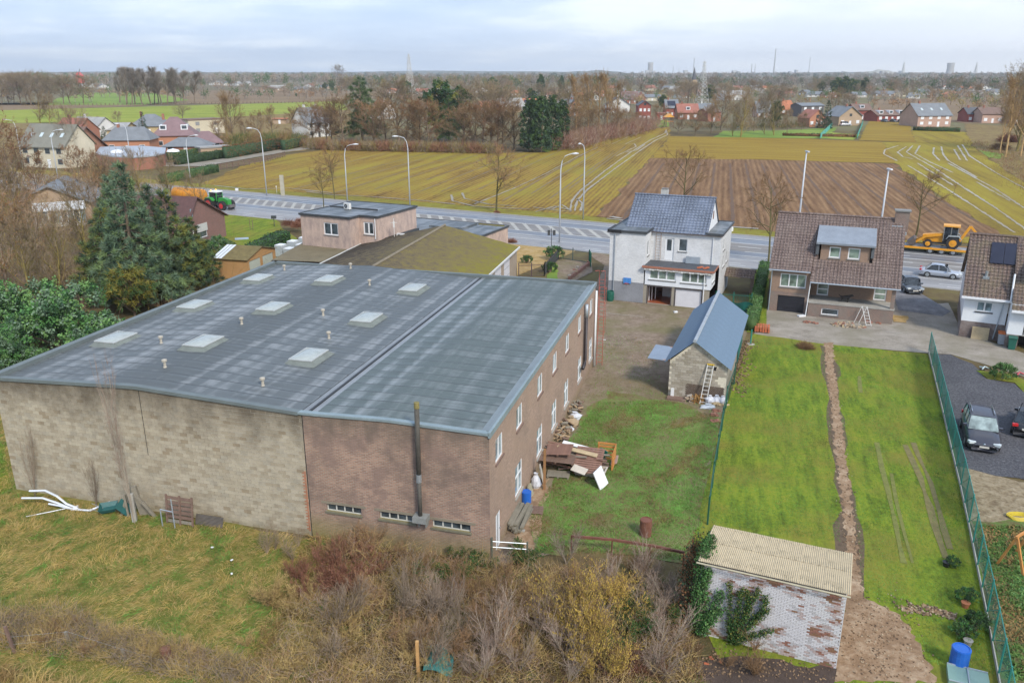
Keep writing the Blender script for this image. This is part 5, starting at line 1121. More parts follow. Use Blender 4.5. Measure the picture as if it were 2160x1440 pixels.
# ================================================================== VEGETATION
def FM(name,c,var=0.3,rough=0.85,trans=0.0):
    """foliage or bark: colour moves a little from clump to clump and from plant to plant"""
    if name in MC: return MC[name]
    t =NT(name);p =t.pos();n =t.noise(p,1.3,2);r =t.rand()
    f =t.math('ADD',t.math('MULTIPLY',n,.7),t.math('MULTIPLY',r,.3))
    t.set('Base Color',t.ramp(f,[(.3,mul(c,1 -var)),(.5,c),(.72,mul(c,1 +var))])).set('Roughness',rough).set('Specular IOR Level',.15)
    MC[name] =t.mat;return t.mat
BARK =FM('grey_brown_bark',(0.17,0.13,0.095));BARKG =FM('mossy_bark',(0.11,0.10,0.045));BARKP =FM('pale_orange_bark',(0.40,0.27,0.13))  # BARKP: the tall bare trees' own pale orange bark colour
TW = {'grey': FM('grey_brown_twigs',(0.27,0.21,0.155)),'brown': FM('brown_twigs',(0.28,0.175,0.095)),'red': FM('red_brown_twigs',(0.22,0.105,0.07)),'olive': FM('olive_twigs',(0.25,0.20,0.07)),
      'mauve': FM('mauve_twigs',(0.30,0.22,0.175)),'straw': FM('straw_stems',(0.42,0.31,0.13)),'orange': FM('orange_dead_leaves',(0.38,0.16,0.055)),'yellow': FM('yellow_catkins',(0.60,0.44,0.10)),
      'haze': FM('far_twigs',(0.25,0.225,0.19)),'pale': FM('pale_branches',(0.40,0.34,0.27))}
LF = {'pine1': FM('pine_blue_green',(0.13,0.195,0.125)),'pine2': FM('pine_mid_green',(0.15,0.215,0.09)),'pine3': FM('pine_dark',(0.055,0.095,0.06)),'pine4': FM('pine_olive',(0.19,0.20,0.05)),
      'lau1': FM('laurel_green',(0.07,0.17,0.05)),'lau2': FM('laurel_dark',(0.035,0.08,0.035)),'lau3': FM('laurel_bright',(0.13,0.24,0.08)),'hed1': FM('hedge_green',(0.075,0.13,0.045)),'hed2': FM('hedge_dark',(0.042,0.075,0.038)),
      'brn': FM('beech_hedge_brown',(0.17,0.085,0.04)),'gold': FM('golden_conifer',(0.22,0.20,0.045)),'lawn': FM('bright_grass_blade',(0.15,0.31,0.06)),'grn': FM('green_blade',(0.135,0.19,0.04)),'dgn': FM('dark_green_blade',(0.085,0.155,0.04)),
      'tan': FM('tan_blade',(0.47,0.335,0.14)),'str': FM('straw_blade',(0.40,0.30,0.09)),'dry': FM('dry_brown_blade',(0.25,0.165,0.07)),'ivy': FM('ivy_green',(0.04,0.10,0.03)),'ivy2': FM('ivy_light',(0.10,0.17,0.06))}
def nz(a): return a /np.maximum(np.linalg.norm(a,axis=-1,keepdims=True),1e-9)
def slivers(P,D,L,W,rng):
    """thin tapering three-sided spikes: (N,3) start, direction, length, width -> triangles"""
    N =len(P);D =nz(D);R =nz(np.cross(D,rng.normal(size=(N,3))));Q =np.cross(D,R)
    tip =P +D *L[:,None];W =W[:,None]
    a =P +R *W;b =P -R *W *.5 +Q *W *.87;c =P -R *W *.5 -Q *W *.87
    return np.stack([a,b,tip,b,c,tip],1).reshape(-1,3)
def leaves(P,size,rng,aspect=0.55,flat=0.0):
    """leaf-sized quads with random facing"""
    N =len(P);n =rng.normal(size=(N,3));n[:,2] += flat *2;n =nz(n);u =nz(np.cross(n,rng.normal(size=(N,3))));v =np.cross(n,u)
    s = (size *rng.uniform(.6,1.3,N))[:,None];u =u *s *.5;v =v *s *.5 *aspect
    return np.stack([P -u,P -v *1.0,P +u,P +v],1).reshape(-1,3)
def grow(rng,h,r,levels,nb,ang,lenf,up,first=0.3,bend=0.12,lean=(0,0),top=True):
    """branch skeleton: list of (points, radii, level); children leave the outer part of each branch"""
    out = []
    def go(p,d,L,r,lv):
        n =5 if lv == 0 else 4;pts = [p];q =p.copy();dd =d.copy()
        for i in range(n):
            dd =nz(dd +rng.normal(size=3) *bend * (.35 if lv == 0 else 1) +np.array([0,0,up if lv else .0]));q =q +dd *L /n;pts.append(q.copy())
        rad = [r * (1 -.75 *i /n) for i in range(n +1)];out.append((pts,rad,lv))
        if lv >= levels: return
        k =nb[lv]
        for j in range(k):
            f = (first if lv == 0 else .25) + (1 - (first if lv == 0 else .25)) * (j +rng.uniform(.2,.8)) /k
            i =min(int(f *n),n -1);a =f *n -i;c =pts[i] * (1 -a) +pts[i +1] *a;ax =nz(pts[i +1] -pts[i])
            side =nz(np.cross(ax,rng.normal(size=3)));th =ang[lv] *rng.uniform(.75,1.2)
            go(c,ax *math.cos(th) +side *math.sin(th),L *lenf[lv] * ((.5 +.75 *math.sin(math.pi *min(1,f *1.02))) if lv == 0 else (1.15 -.6 *f)) *rng.uniform(.75,1.15),rad[i] *.55,lv +1)
    go(np.zeros(3),nz(np.array([lean[0],lean[1],1.0])),h,r,0);return out
def skel(sk,lo,hi,mat,name,n=5):
    m =MB()
    for pts,rad,lv in sk:
        if lo <= lv <= hi: m.tube([tuple(p) for p in pts],[max(x,.006) for x in rad],n if lv == 0 else max(3,n -2),cap=False)
    return m.mesh(name,mat,True)
def addtris(me_name,T,mats,midx): return npmesh(me_name,T,3,mats,midx,link=False)
def join_mesh(name,a,tris,mats_extra,midx):
    """mesh a (quads and its material) plus loose triangles"""
    nva =len(a.vertices);co =np.empty(nva *3,'f');a.vertices.foreach_get('co',co);fa = [list(p.vertices) for p in a.polygons]
    nv =len(tris);me =bpy.data.meshes.new(name);n3 =nv // 3
    me.vertices.add(nva +nv);me.vertices.foreach_set('co',np.concatenate([co,np.asarray(tris,'f').ravel()]))
    ls =np.concatenate([np.array([i for f in fa for i in f],'i'),np.arange(nva,nva +nv,dtype='i')]);tot =np.array([len(f) for f in fa] + [3] *n3,'i')
    me.loops.add(len(ls));me.loops.foreach_set('vertex_index',ls);me.polygons.add(len(tot));st =np.concatenate([[0],np.cumsum(tot)[:-1]]).astype('i')
    me.polygons.foreach_set('loop_start',st);me.materials.append(a.materials[0])
    for m_ in mats_extra: me.materials.append(m_)
    me.polygons.foreach_set('material_index',np.concatenate([np.zeros(len(fa),'i'),np.asarray(midx,'i') +1]));me.update(calc_edges=True);return me
class Proto: pass
def bare_proto(seed,h=9,r=.16,levels=2,nb=(11,6),ang=(.9,.7),lenf=(.42,.5),up=.1,first=.3,twig=('grey',),bark=None,ntw=10,tl=(.35,.9),tw=.012,bend=.1,leafy=None,nleaf=0):
    rng =np.random.default_rng(seed);sk =grow(rng,h,r,levels,nb,ang,lenf,up,first,bend);bark =bark or BARK
    p =Proto();p.h =h;p.trunk =skel(sk,0,0,bark,'trunk',7);limbs =skel(sk,1,levels,bark,'limbs',5)
    P,D = [],[]
    for pts,rad,lv in sk:
        if lv <1: continue
        A =np.array(pts);k =ntw if lv == levels else max(2,ntw // 2);f =rng.uniform(.15,1,k) * (len(A) -1.001);i =f.astype(int);a = (f -i)[:,None]
        P.append(A[i] * (1 -a) +A[i +1] *a);ax =nz(A[i +1] -A[i]);D.append(nz(ax *.9 +rng.normal(size=(k,3)) *.55 +np.array([0,0,.25])))
    P,D =np.concatenate(P),np.concatenate(D);L =rng.uniform(*tl,len(P));T1 =slivers(P,D,L,np.full(len(P),tw),rng)
    # second order of twigs
    n2 =len(P) *3;i =rng.integers(0,len(P),n2);P2 =P[i] +D[i] * (L[i] *rng.uniform(.2,.9,n2))[:,None];D2 =nz(D[i] +rng.normal(size=(n2,3)) *.6);T2 =slivers(P2,D2,L[i] *rng.uniform(.3,.6,n2),np.full(n2,tw *.7),rng)
    T = [T1,T2];mi = [np.zeros(len(T1) // 3,'i'),rng.integers(0,len(twig),len(T2) // 6).repeat(2)]
    mats = [TW[t] for t in twig]
    if nleaf:
        j =rng.integers(0,n2,nleaf);Q =leaves(P2[j] +rng.normal(size=(nleaf,3)) *.06,.11,rng).reshape(-1,4,3);T3 =Q[:,[0,1,2,0,2,3]].reshape(-1,3);T.append(T3);mi.append(np.full(len(T3) // 3,len(mats),'i'));mats.append(TW[leafy])
    p.crown =join_mesh('crown',limbs,np.concatenate(T),mats,np.concatenate(mi));return p
def place_tree(p,loc,label,cat='tree',group=None,name='bare_tree',s=1.0,rz=None,rnd=random.Random(77),sx=1.0):
    t =thing(name,label,cat,loc,rnd.uniform(0,6.28) if rz is None else rz,group);t.scale = (s *sx,s *sx,s)
    if p.trunk: obj('trunk',p.trunk,t)
    o =obj('crown',p.crown,t);return t
# ---- evergreen prototypes
def conifer_proto(seed,h,rbase,lay,per,mats,r=.25,droop=.1,tuft=.42,n_t=14,start=.1,irr=.25,power=.8):
    rng =np.random.default_rng(seed);m =MB();m.tube([(0,0,0),(.05,0,h *.5),(0,0,h *.97)],[r,r *.6,.03],8,False);p =Proto();p.h =h;p.trunk =m.mesh('trunk',BARK,True)
    T,MI,mb = [],[],MB()
    for k in range(lay):
        f =start + (1 -start) * (k +.5) /lay;z =h *f;R =rbase * (1 -f) ** power +.15
        n =max(4,int(per * (1 -f *.6)))
        for j in range(n):
            a =6.283 * (j +rng.uniform(-.4,.4)) /n +k *1.1;L =R *rng.uniform(1 -irr,1 +irr *.6)
            d =np.array([math.cos(a),math.sin(a),0]);end =d *L +np.array([0,0,z -droop *L +rng.uniform(-.2,.3)]);st =np.array([0,0,z]);mb.tube([tuple(st),tuple(end)],[.05,.012],3,False)
            nc =max(2,int(L /.38));q =rng.uniform(.25,1,nc)[:,None] ** .7;C =st + (end -st) *q;C[:,2] += rng.normal(size=nc) *.12;w = (1.1 -q) *L *.35;C[:,:2] += rng.normal(size=(nc,2)) *w *.6
            P =np.repeat(C,n_t,0);D =nz(d *.8 +rng.normal(size=P.shape) *.75 +np.array([0,0,.35]));P =P +rng.normal(size=P.shape) *.1
            T.append(slivers(P,D,rng.uniform(.6,1.2,len(P)) *tuft,np.full(len(P),.038),rng));MI.append(np.repeat(rng.choice(len(mats),nc,p=None),n_t *2))
    p.crown =join_mesh('crown',mb.mesh('limbs',BARK),np.concatenate(T),[LF[x] for x in mats],np.concatenate(MI));return p
def blob_proto(seed,lobes,n,size,mats,asp=.6,stem=True,shell=.75,twigs=0):
    """dense leafy crown: lobes = (x, y, z, rx, ry, rz); leaves sit through the outer shell of each lobe, in clumps of one tone"""
    rng =np.random.default_rng(seed);P,MI = [],[];vol =np.array([l[3] *l[4] +l[3] *l[5] for l in lobes]);cnt = (vol /vol.sum() *n).astype(int)
    for l,c in zip(lobes,cnt):
        nc =max(6,c // 26);u =nz(rng.normal(size=(nc,3)));u[:,2] =np.where(u[:,2] < -.55,-u[:,2],u[:,2]);rad =rng.uniform(shell,1.06,(nc,1));C =np.array(l[:3]) +u *rad *np.array(l[3:])
        k =c // nc;Q =np.repeat(C,k,0) +rng.normal(size=(nc *k,3)) *min(l[3:]) *.11;P.append(Q);MI.append(np.repeat(rng.integers(0,len(mats),nc),k))
    P =np.concatenate(P);MI =np.concatenate(MI);ok =P[:,2] >.02;P,MI =P[ok],MI[ok]
    Q =leaves(P,np.full(len(P),size),rng,asp).reshape(-1,4,3);T =Q[:,[0,1,2,0,2,3]].reshape(-1,3);m =MB()
    top =max(l[2] for l in lobes)
    for l in lobes[:5]: m.tube([(0,0,0),(l[0] *.6,l[1] *.6,l[2] *.6),(l[0],l[1],l[2])],[.12,.08,.03],4,False)
    p =Proto();p.h =top;p.trunk =m.mesh('trunk',BARK);z =MB();z.box(-.02,-.02,0,.02,.02,.03)
    p.crown =join_mesh('crown',z.mesh('x',BARK),T,[LF[x] for x in mats],np.repeat(MI,2));return p
PT = {}
PT['road'] =bare_proto(1,9,.17,2,(15,7),(1.05,.8),(.42,.5),.03,.34,('brown','brown'),ntw=9,tw=.02,bark=BARKG)
PT['road2'] =bare_proto(2,9,.15,2,(12,7),(.95,.8),(.44,.5),.02,.36,('brown','brown'),ntw=8,tw=.02,bark=BARKG)
PT['round'] =bare_proto(3,9,.22,2,(18,9),(.95,.75),(.60,.5),.05,.2,('grey','olive'),ntw=11,tw=.018,tl=(.5,1.2))
PT['brown'] =bare_proto(4,10,.2,2,(20,8),(.95,.75),(.5,.5),.07,.12,('brown','olive','grey'),ntw=12,tw=.022,tl=(.5,1.2))
PT['red'] =bare_proto(5,9,.18,2,(18,8),(.9,.75),(.5,.5),.07,.12,('brown','red'),ntw=10,tw=.02,tl=(.5,1.1),leafy='orange',nleaf=1400)
PT['poplar'] =bare_proto(6,17,.25,2,(24,6),(.5,.6),(.26,.5),.2,.25,('haze','grey'),ntw=9,tw=.03,tl=(.7,1.6))
PT['pale'] =bare_proto(7,15,.3,2,(14,6),(.6,.7),(.35,.5),.2,.3,('brown','straw'),ntw=8,tw=.03,tl=(.6,1.4),bark=BARKP)
PT['thicket'] =bare_proto(8,8,.15,2,(18,8),(.6,.7),(.55,.5),.1,.03,('grey','olive','brown'),ntw=8,tw=.018,bark=TW['olive'],tl=(.4,1.1))
PT['thicket2'] =bare_proto(9,7,.14,2,(17,8),(.75,.8),(.6,.55),.08,.02,('brown','mauve','olive'),ntw=8,tw=.018,bark=TW['grey'],tl=(.4,1.0),leafy='orange',nleaf=500)
PT['leafy'] =bare_proto(10,8,.13,2,(18,8),(.7,.8),(.5,.5),.1,.05,('brown','olive'),ntw=9,tw=.014,tl=(.3,.8),leafy='red',nleaf=5200)
PT['pine'] =conifer_proto(21,14,4.6,19,13,['pine1','pine1','pine2','pine3'],.3,.12,.55,21)
PT['pine2'] =conifer_proto(22,10,3.8,15,12,['pine2','pine4','pine3'],.25,.1,.5,19)
PT['cedar'] =conifer_proto(23,17,5.6,17,10,['pine3','hed1','pine2'],.4,.2,1.0,18,.15,.7,.5)
PT['fir'] =conifer_proto(24,9,2.2,13,9,['pine3','lau2'],.18,.25,.42,12,.05)
rg =random.Random(31)
PT['laurel'] =blob_proto(31,[(rg.uniform(-2.2,2.2),rg.uniform(-2.2,2.2),rg.uniform(1,3.4),1.5,1.5,1.3) for _ in range(11)],15000,.2,['lau1','lau3','lau2','pine1'],shell=.6)
PT['evertree'] =blob_proto(32,[(rg.uniform(-2.2,2.2),rg.uniform(-2.2,2.2),rg.uniform(3,12),2.4,2.4,2.2) for _ in range(14)],9000,.5,['hed1','hed2','lau2','pine4'],shell=.6)
PT['thuja'] =blob_proto(33,[(0,0,2.2,2.2,1.9,2.3),(0,0,6,1.9,1.7,4),(.3,0,9,1.3,1.2,2.4)],6500,.38,['hed2','hed1','pine3'],shell=.75)
PT['bush'] =blob_proto(34,[(0,0,.55,.75,.75,.55),(.4,.2,.5,.5,.5,.45),(-.35,.1,.6,.5,.5,.5)],2600,.1,['hed1','hed2','lau1'])
PT['boxball'] =blob_proto(35,[(0,0,.5,.8,.7,.5)],3000,.09,['lau1','lau3','hed1'])
PT['gold'] =conifer_proto(25,3.6,2.0,9,12,['gold','gold','hed1'],.1,-1.2,.5,14,.03,.3,.5)
def at_h(base,top_py,z=0):
    P_ =G(*base);return P_,zat(P_,top_py)
def tree_px(pk,base,top_py,label,cat='tree',group=None,name='bare_tree',sx=1.0,rz=None):
    P_,h =at_h(base,top_py);return place_tree(PT[pk],P_,label,cat,group,name,h /PT[pk].h,rz,sx=sx)

# roadside trees
rt ='bare street trees along the highway'
tree_px('road',(1047,449),332,'bare roadside tree with mossy trunk at the edge of the stubble field','tree',rt)
tree_px('road2',(683,438),362,'shorter bare roadside tree nearest the pink house','tree',rt)
tree_px('road',(706,422),325,'bare roadside tree beside the lamp behind the pink house','tree',rt,sx=.8)
tree_px('road2',(1440,466),333,'bare tree rising behind the chimney of the white house','tree',rt)
tree_px('road',(1620,562),395,'bare mossy tree between the white house and the brown house','tree',rt,sx=.75)
t_ =tree_px('road2',(1928,512),380,'leaning bare tree right of the brown house chimney','tree',rt);t_.rotation_euler = (0,.13,0.4)
# left thicket and evergreens
tree_px('pine',(296,648),345,'tall blue-green pine left of the warehouse','tree',None,'pine_tree')
tree_px('pine2',(372,610),400,'olive-green pine just right of the tall blue-green one','tree',None,'pine_tree')
tree_px('pine2',(238,630),440,'shorter pine left of the tall blue-green one','tree',None,'pine_tree',1.1)
tree_px('pine2',(415,600),458,'lowest olive-green pine, nearest the ochre garage','tree',None,'pine_tree',1.1)
tree_px('pine',(340,625),392,'blue-green pine standing close right of the tallest one','tree',None,'pine_tree',.95)
tree_px('pine',(262,610),372,'blue-green pine standing close left of the tallest one','tree',None,'pine_tree',.95)
place_tree(PT['laurel'],G(165,745),'large glossy laurel bush against the left side of the warehouse','bush',None,'laurel_bush',1.25)
place_tree(PT['laurel'],G(60,720),'dark evergreen bush at the left edge of the photo','bush',None,'laurel_bush',1.15)
place_tree(PT['laurel'],G(30,800),'low evergreen bush in the corner left of the roof','bush',None,'laurel_bush',.8)
place_tree(PT['laurel'],G(400,600),'round olive bush at the foot of the olive-green pine','bush',None,'laurel_bush',.85)
place_tree(PT['laurel'],G(455,545),'dark green bush between the red brick house and the ochre garage','bush',None,'laurel_bush',.62)
place_tree(PT['gold'],G(285,668),'golden-green upright conifer shrub beside the warehouse roof edge','shrub',None,'conifer_shrub',1.1)
place_tree(PT['gold'],G(335,645),'smaller golden-green shrub right of the first','shrub',None,'conifer_shrub',.6)
rng =np.random.default_rng(5)
P =np.stack([rng.normal(size=2600) *.0,rng.normal(size=2600) *0,rng.uniform(.1,3.2,2600)],1);a =rng.uniform(0,6.28,2600);rr_ = (1.25 -P[:,2] *.33);P[:,0] =np.cos(a) *rr_;P[:,1] =np.sin(a) *rr_
D =np.stack([np.cos(a) *.35,np.sin(a) *.35,np.full(2600,-1.)],1);o =npmesh('dried_pampas',slivers(P,D,np.full(2600,.7),np.full(2600,.02),rng),3,FM('dry_thatch',(0.30,0.20,0.12)));o.location =G(342,640);tag(o,'cone of dry brown thatch-like stems between conifers and roof edge','dry plant')
tl_ = [('thicket',(190,570),430),('thicket',(40,560),400),('leafy',(30,450),300),('thicket2',(215,500),390),('leafy',(85,440),345),('thicket',(75,680),520),('thicket',(130,640),490),('thicket2',(20,640),470),
       ('thicket',(255,490),375),('thicket',(425,470),392),('leafy',(-10,430),275),('thicket2',(90,550),430),('thicket',(300,430),345),('thicket',(10,500),370),('thicket',(360,425),352),('leafy',(175,440),335),('thicket',(230,430),350)]
tl_.sort(key=lambda t: t[1][0])
for i,(k_,b_,t_) in enumerate(tl_):
    tree_px(k_,b_,t_,'%s, %s tree from the left in the thicket' % ({'thicket': 'tangled grey-twigged tree','thicket2': 'tangled brown-twigged tree','leafy': 'tree holding dead red-brown leaves'}[k_],ordw(i)),'tree','trees of the thicket left of the warehouse','bare_tree')
# hedges
def hedge(px0,px1,h,w,mats,label,dens=160,size=.16,name='hedge',cat='hedge',z=0):
    a,b = (G(*px0),G(*px1)) if not isinstance(px0,Vector) else (px0,px1);L = (b -a).length;d = (b -a).normalized();n =Vector((-d.y,d.x,0));rng =np.random.default_rng(int(L *10));N =int(dens *L)
    u =rng.uniform(0,L,N);s =rng.uniform(-1,1,N);face =rng.integers(0,3,N);z =np.where(face == 0,h,rng.uniform(0,h,N));s =np.where(face == 0,s,np.sign(s));P =np.stack([u,s *w /2,z],1) +rng.normal(size=(N,3)) * [.05,.05,.06]
    P[:,2] =np.maximum(P[:,2] +.1 *np.sin(u *1.3),.03);Q =leaves(P,np.full(N,size),rng,.7).reshape(-1,4,3);T =Q[:,[0,1,2,0,2,3]].reshape(-1,3)
    m =MB();m.box(0.05,-w /2 +.06,0,L -.05,w /2 -.06,h -.08);me =join_mesh('foliage',m.mesh('core',LF[mats[-1]]),T,[LF[x] if x in LF else TW[x] for x in mats],np.repeat(rng.integers(0,len(mats),N),2))
    o =obj(name,me,None,a,(0,0,math.atan2(d.y,d.x)));return tag(o,label,cat)
hedge((345,387),(454,363),1.7,2.2,['hed1','hed2','hed1'],'low clipped hedge in front of the brown post-and-rail fence',90,.25)
hedge((372,349),(475,334),2.2,1.6,['hed1','hed2'],'green hedge along the far side of the drive',90,.28)
hedge((355,338),(440,326),2.0,1.4,['pine4','hed1','hed2'],'olive hedge in front of the hip-roofed bungalow',90,.28)
hedge((475,336),(594,315),3.2,1.4,['brn','brn','hed2'],'long brown beech hedge behind the drive',110,.3)
hedge((598,318),(646,308),3.0,1.6,['brn','pine4','hed2'],'short brown-green hedge right of the long beech hedge',110,.3)
hedge((500,560),(600,510),1.6,2.0,['lau1','hed1','hed2'],'evergreen hedge behind the wrapped pallets',150,.22)
hedge((1583,700),(1612,572),1.3,1.0,['lau1','lau3','hed1'],'clipped green hedge between the white and the brown house',200,.14)
hedge(G(1650,287),G(1805,290),1.0,1.2,['hed2','brn'],'low dark hedge between the two turquoise fences',30,.4)
hedge(G(1925,276),G(2025,279),1.6,1.5,['brn','hed2'],'low russet hedge round the garden of the large grey-roofed house',40,.4)
for px,s_,l_ in (((1112,556),.9,'dark green bush beside the iron gate'),((1168,548),1.5,'taller green bush right of the iron gate'),((1160,575),1.1,'lower green bush in front of the taller one by the gate')): place_tree(PT['bush'],G(*px),l_,'bush',None,'bush',s_)
place_tree(PT['bush'],G(528,566),'small dark bush between the ochre garage and the pallets','bush',None,'bush',1.3)
place_tree(PT['boxball'],G(2114,800),'clipped round box bush on the lawn by the right-hand house','bush',None,'bush',1.2)
for i,(px,s_) in enumerate((((2057,1330),.75),((2028,1345),.6),((2008,1195),.45))): place_tree(PT['bush'],G(*px),['dark potted shrub against the turquoise mesh fence','grey-green shrub left of the dark one by the fence','small withered potted shrub beside the fence'][i],'shrub',None,'shrub',s_)
place_tree(PT['bush'],G(2036,1270),'tall thin potted shrub against the mesh fence','shrub',None,'shrub',.6)
def dryball(loc,s,mat,label,cat='shrub',n=900,seed=3,name='dry_shrub',wd=.014,flat=.7):
    rng =np.random.default_rng(seed);D =nz(rng.normal(size=(n,3)));D[:,2] =np.abs(D[:,2]) *flat;P =D *rng.uniform(.05,.75,(n,1)) *s;P[:,2] =np.maximum(P[:,2],.02)
    o =npmesh(name,slivers(P,D +rng.normal(size=(n,3)) *.5,rng.uniform(.2,.6,n) *s,np.full(n,wd),rng),3,TW[mat] if isinstance(mat,str) else mat);o.location =loc;return tag(o,label,cat)
dryball(G(1698,735),.95,'brown','uprooted brown dead shrub lying on the lawn',n=1200,seed=4)
dryball(G(1048,450),.7,'red','red-brown sprouting round the foot of the roadside tree',seed=5)
dryball(G(1079,512),1.0,'red','round red-brown shrub at the corner of the flat extension',seed=6)
for i,(px,s_) in enumerate((((610,486),1.3),((628,490),1.3),((634,480),1.0))): dryball(G(*px) +Vector((0,0,.8)),s_,'red',['red-brown bare shrub farthest from the pink house','red-brown bare shrub nearest the pink house','red-brown bare shrub hidden behind the corner of the pink house'][i],seed=7 +i)

# ---- the hedgerow across the field (each tree its own)
row = [('brown',(660,300),232),('red',(690,302),240),('brown',(725,305),222),('cedar',(765,300),163),('red',(790,308),228),('brown',(815,312),232),('round',(842,300),196),('brown',(858,315),240),('red',(885,315),228),('brown',(905,316),236),('evertree',(925,298),190),('cedar',(948,300),206),('evertree',(962,296),200),
       ('brown',(980,316),240),('red',(1002,316),236),('round',(1018,300),200),('brown',(1035,316),238),('red',(1060,316),232),('brown',(1085,316),236),('round',(1050,305),205),('thuja',(1115,320),232),('thuja',(1142,322),228),('thuja',(1165,318),226),('thuja',(1185,312),232),('thuja',(1128,312),226),
       ('pale',(1215,298),180),('pale',(1240,290),176),('pale',(1262,288),172),('pale',(1280,284),178),('brown',(1225,296),236),('brown',(1250,295),240),('red',(1275,290),236),('brown',(1300,288),238),('brown',(1322,280),240),('red',(1345,275),244),('pale',(1300,280),190),('round',(1190,290),200),('brown',(700,300),238),('brown',(1200,305),238)]
row.sort(key=lambda t: t[1][0]);cnt = {}
nm = {'brown': ('bare_tree','bare brown-twigged tree'),'red': ('bare_tree','tree with russet dead leaves'),'cedar': ('cedar_tree','dark spreading cedar'),'round': ('bare_tree','tall bare round-crowned tree'),'evertree': ('evergreen_tree','dark green broad evergreen'),'thuja': ('cypress_tree','dark green column-shaped cypress'),'pale': ('bare_tree','tall bare tree with pale orange trunk')}
for k_,b_,t_ in row:
    i =cnt.get(k_,0);cnt[k_] =i +1;tree_px(k_,b_,t_,'%s, %s from the left in the hedgerow' % (nm[k_][1],ordw(i)),'tree','hedgerow beyond the stubble field',nm[k_][0],sx=1.25 if k_ in ('brown','red') else 1.0)
# undergrowth strip below the hedgerow
def scrubstrip(name,pts,n,hh,mats,label,seed=1,w=3.0,px=True,wd=.03):
    rng =np.random.default_rng(seed);A =np.array([G(*p) if px else p for p in pts])[:,:2];seg =np.linalg.norm(A[1:] -A[:-1],axis=1);c =np.concatenate([[0],np.cumsum(seg)]);u =rng.uniform(0,c[-1],n);i =np.clip(np.searchsorted(c,u) -1,0,len(seg) -1);f = ((u -c[i]) /seg[i])[:,None]
    P =A[i] * (1 -f) +A[i +1] *f +rng.normal(size=(n,2)) *w *.5;P3 =np.concatenate([P,rng.uniform(0,hh *.6,(n,1))],1);D =rng.normal(size=(n,3)) *.6 + [0,0,1]
    o =npmesh(name,slivers(P3,D,rng.uniform(.4,1,n) *hh *.7,np.full(n,wd),rng),3,[TW[m] if m in TW else LF[m] for m in mats],np.repeat((mn_arr(P,rng) *len(mats)).astype('i') % len(mats),2));return tag(o,label,None,None,'stuff')
def mn_arr(P,rng): return (np.sin(P[:,0] *.7 +np.sin(P[:,1] *.9)) *.5 +.5) *.6 +rng.uniform(0,.4,len(P))
scrubstrip('undergrowth',[(650,312),(700,317),(860,320),(1050,324)],9000,3.5,['brown','red','olive','grey'],'bare undergrowth at the foot of the hedgerow',3,3,wd=.05)
scrubstrip('undergrowth',[(1190,318),(1240,300),(1320,285),(1368,270)],12000,5.5,['mauve','red','mauve','brown'],'red-brown thicket edge along the right part of the hedgerow',4,6,wd=.05)
scrubstrip('undergrowth',[(480,305),(560,300),(640,300)],3000,4,['brown','olive','hed1'],'scrub left of the white villa',5,6,wd=.05)
scrubstrip('undergrowth',[(10,372),(120,385),(250,400),(340,412)],4000,2.5,['brown','olive','grey'],'scrub along the left stretch of the highway',6,8)
scrubstrip('undergrowth',[(1440,268),(1520,272),(1640,272),(1740,262)],2500,2.5,['brown','olive','hed2'],'garden scrub at the far edge of the olive field',8,8,wd=.06)
scrubstrip('undergrowth',[(2045,300),(2120,330),(2200,420)],2500,1.2,['brown','olive','red'],'rough growth at the right edge of the tracked field',9,5,wd=.04)
scrubstrip('undergrowth',[(0,560),(60,650),(150,640),(250,600),(210,520),(100,480)],9000,3.2,['brown','olive','grey','mauve'],'tangled undergrowth of the left thicket',10,10,wd=.016)

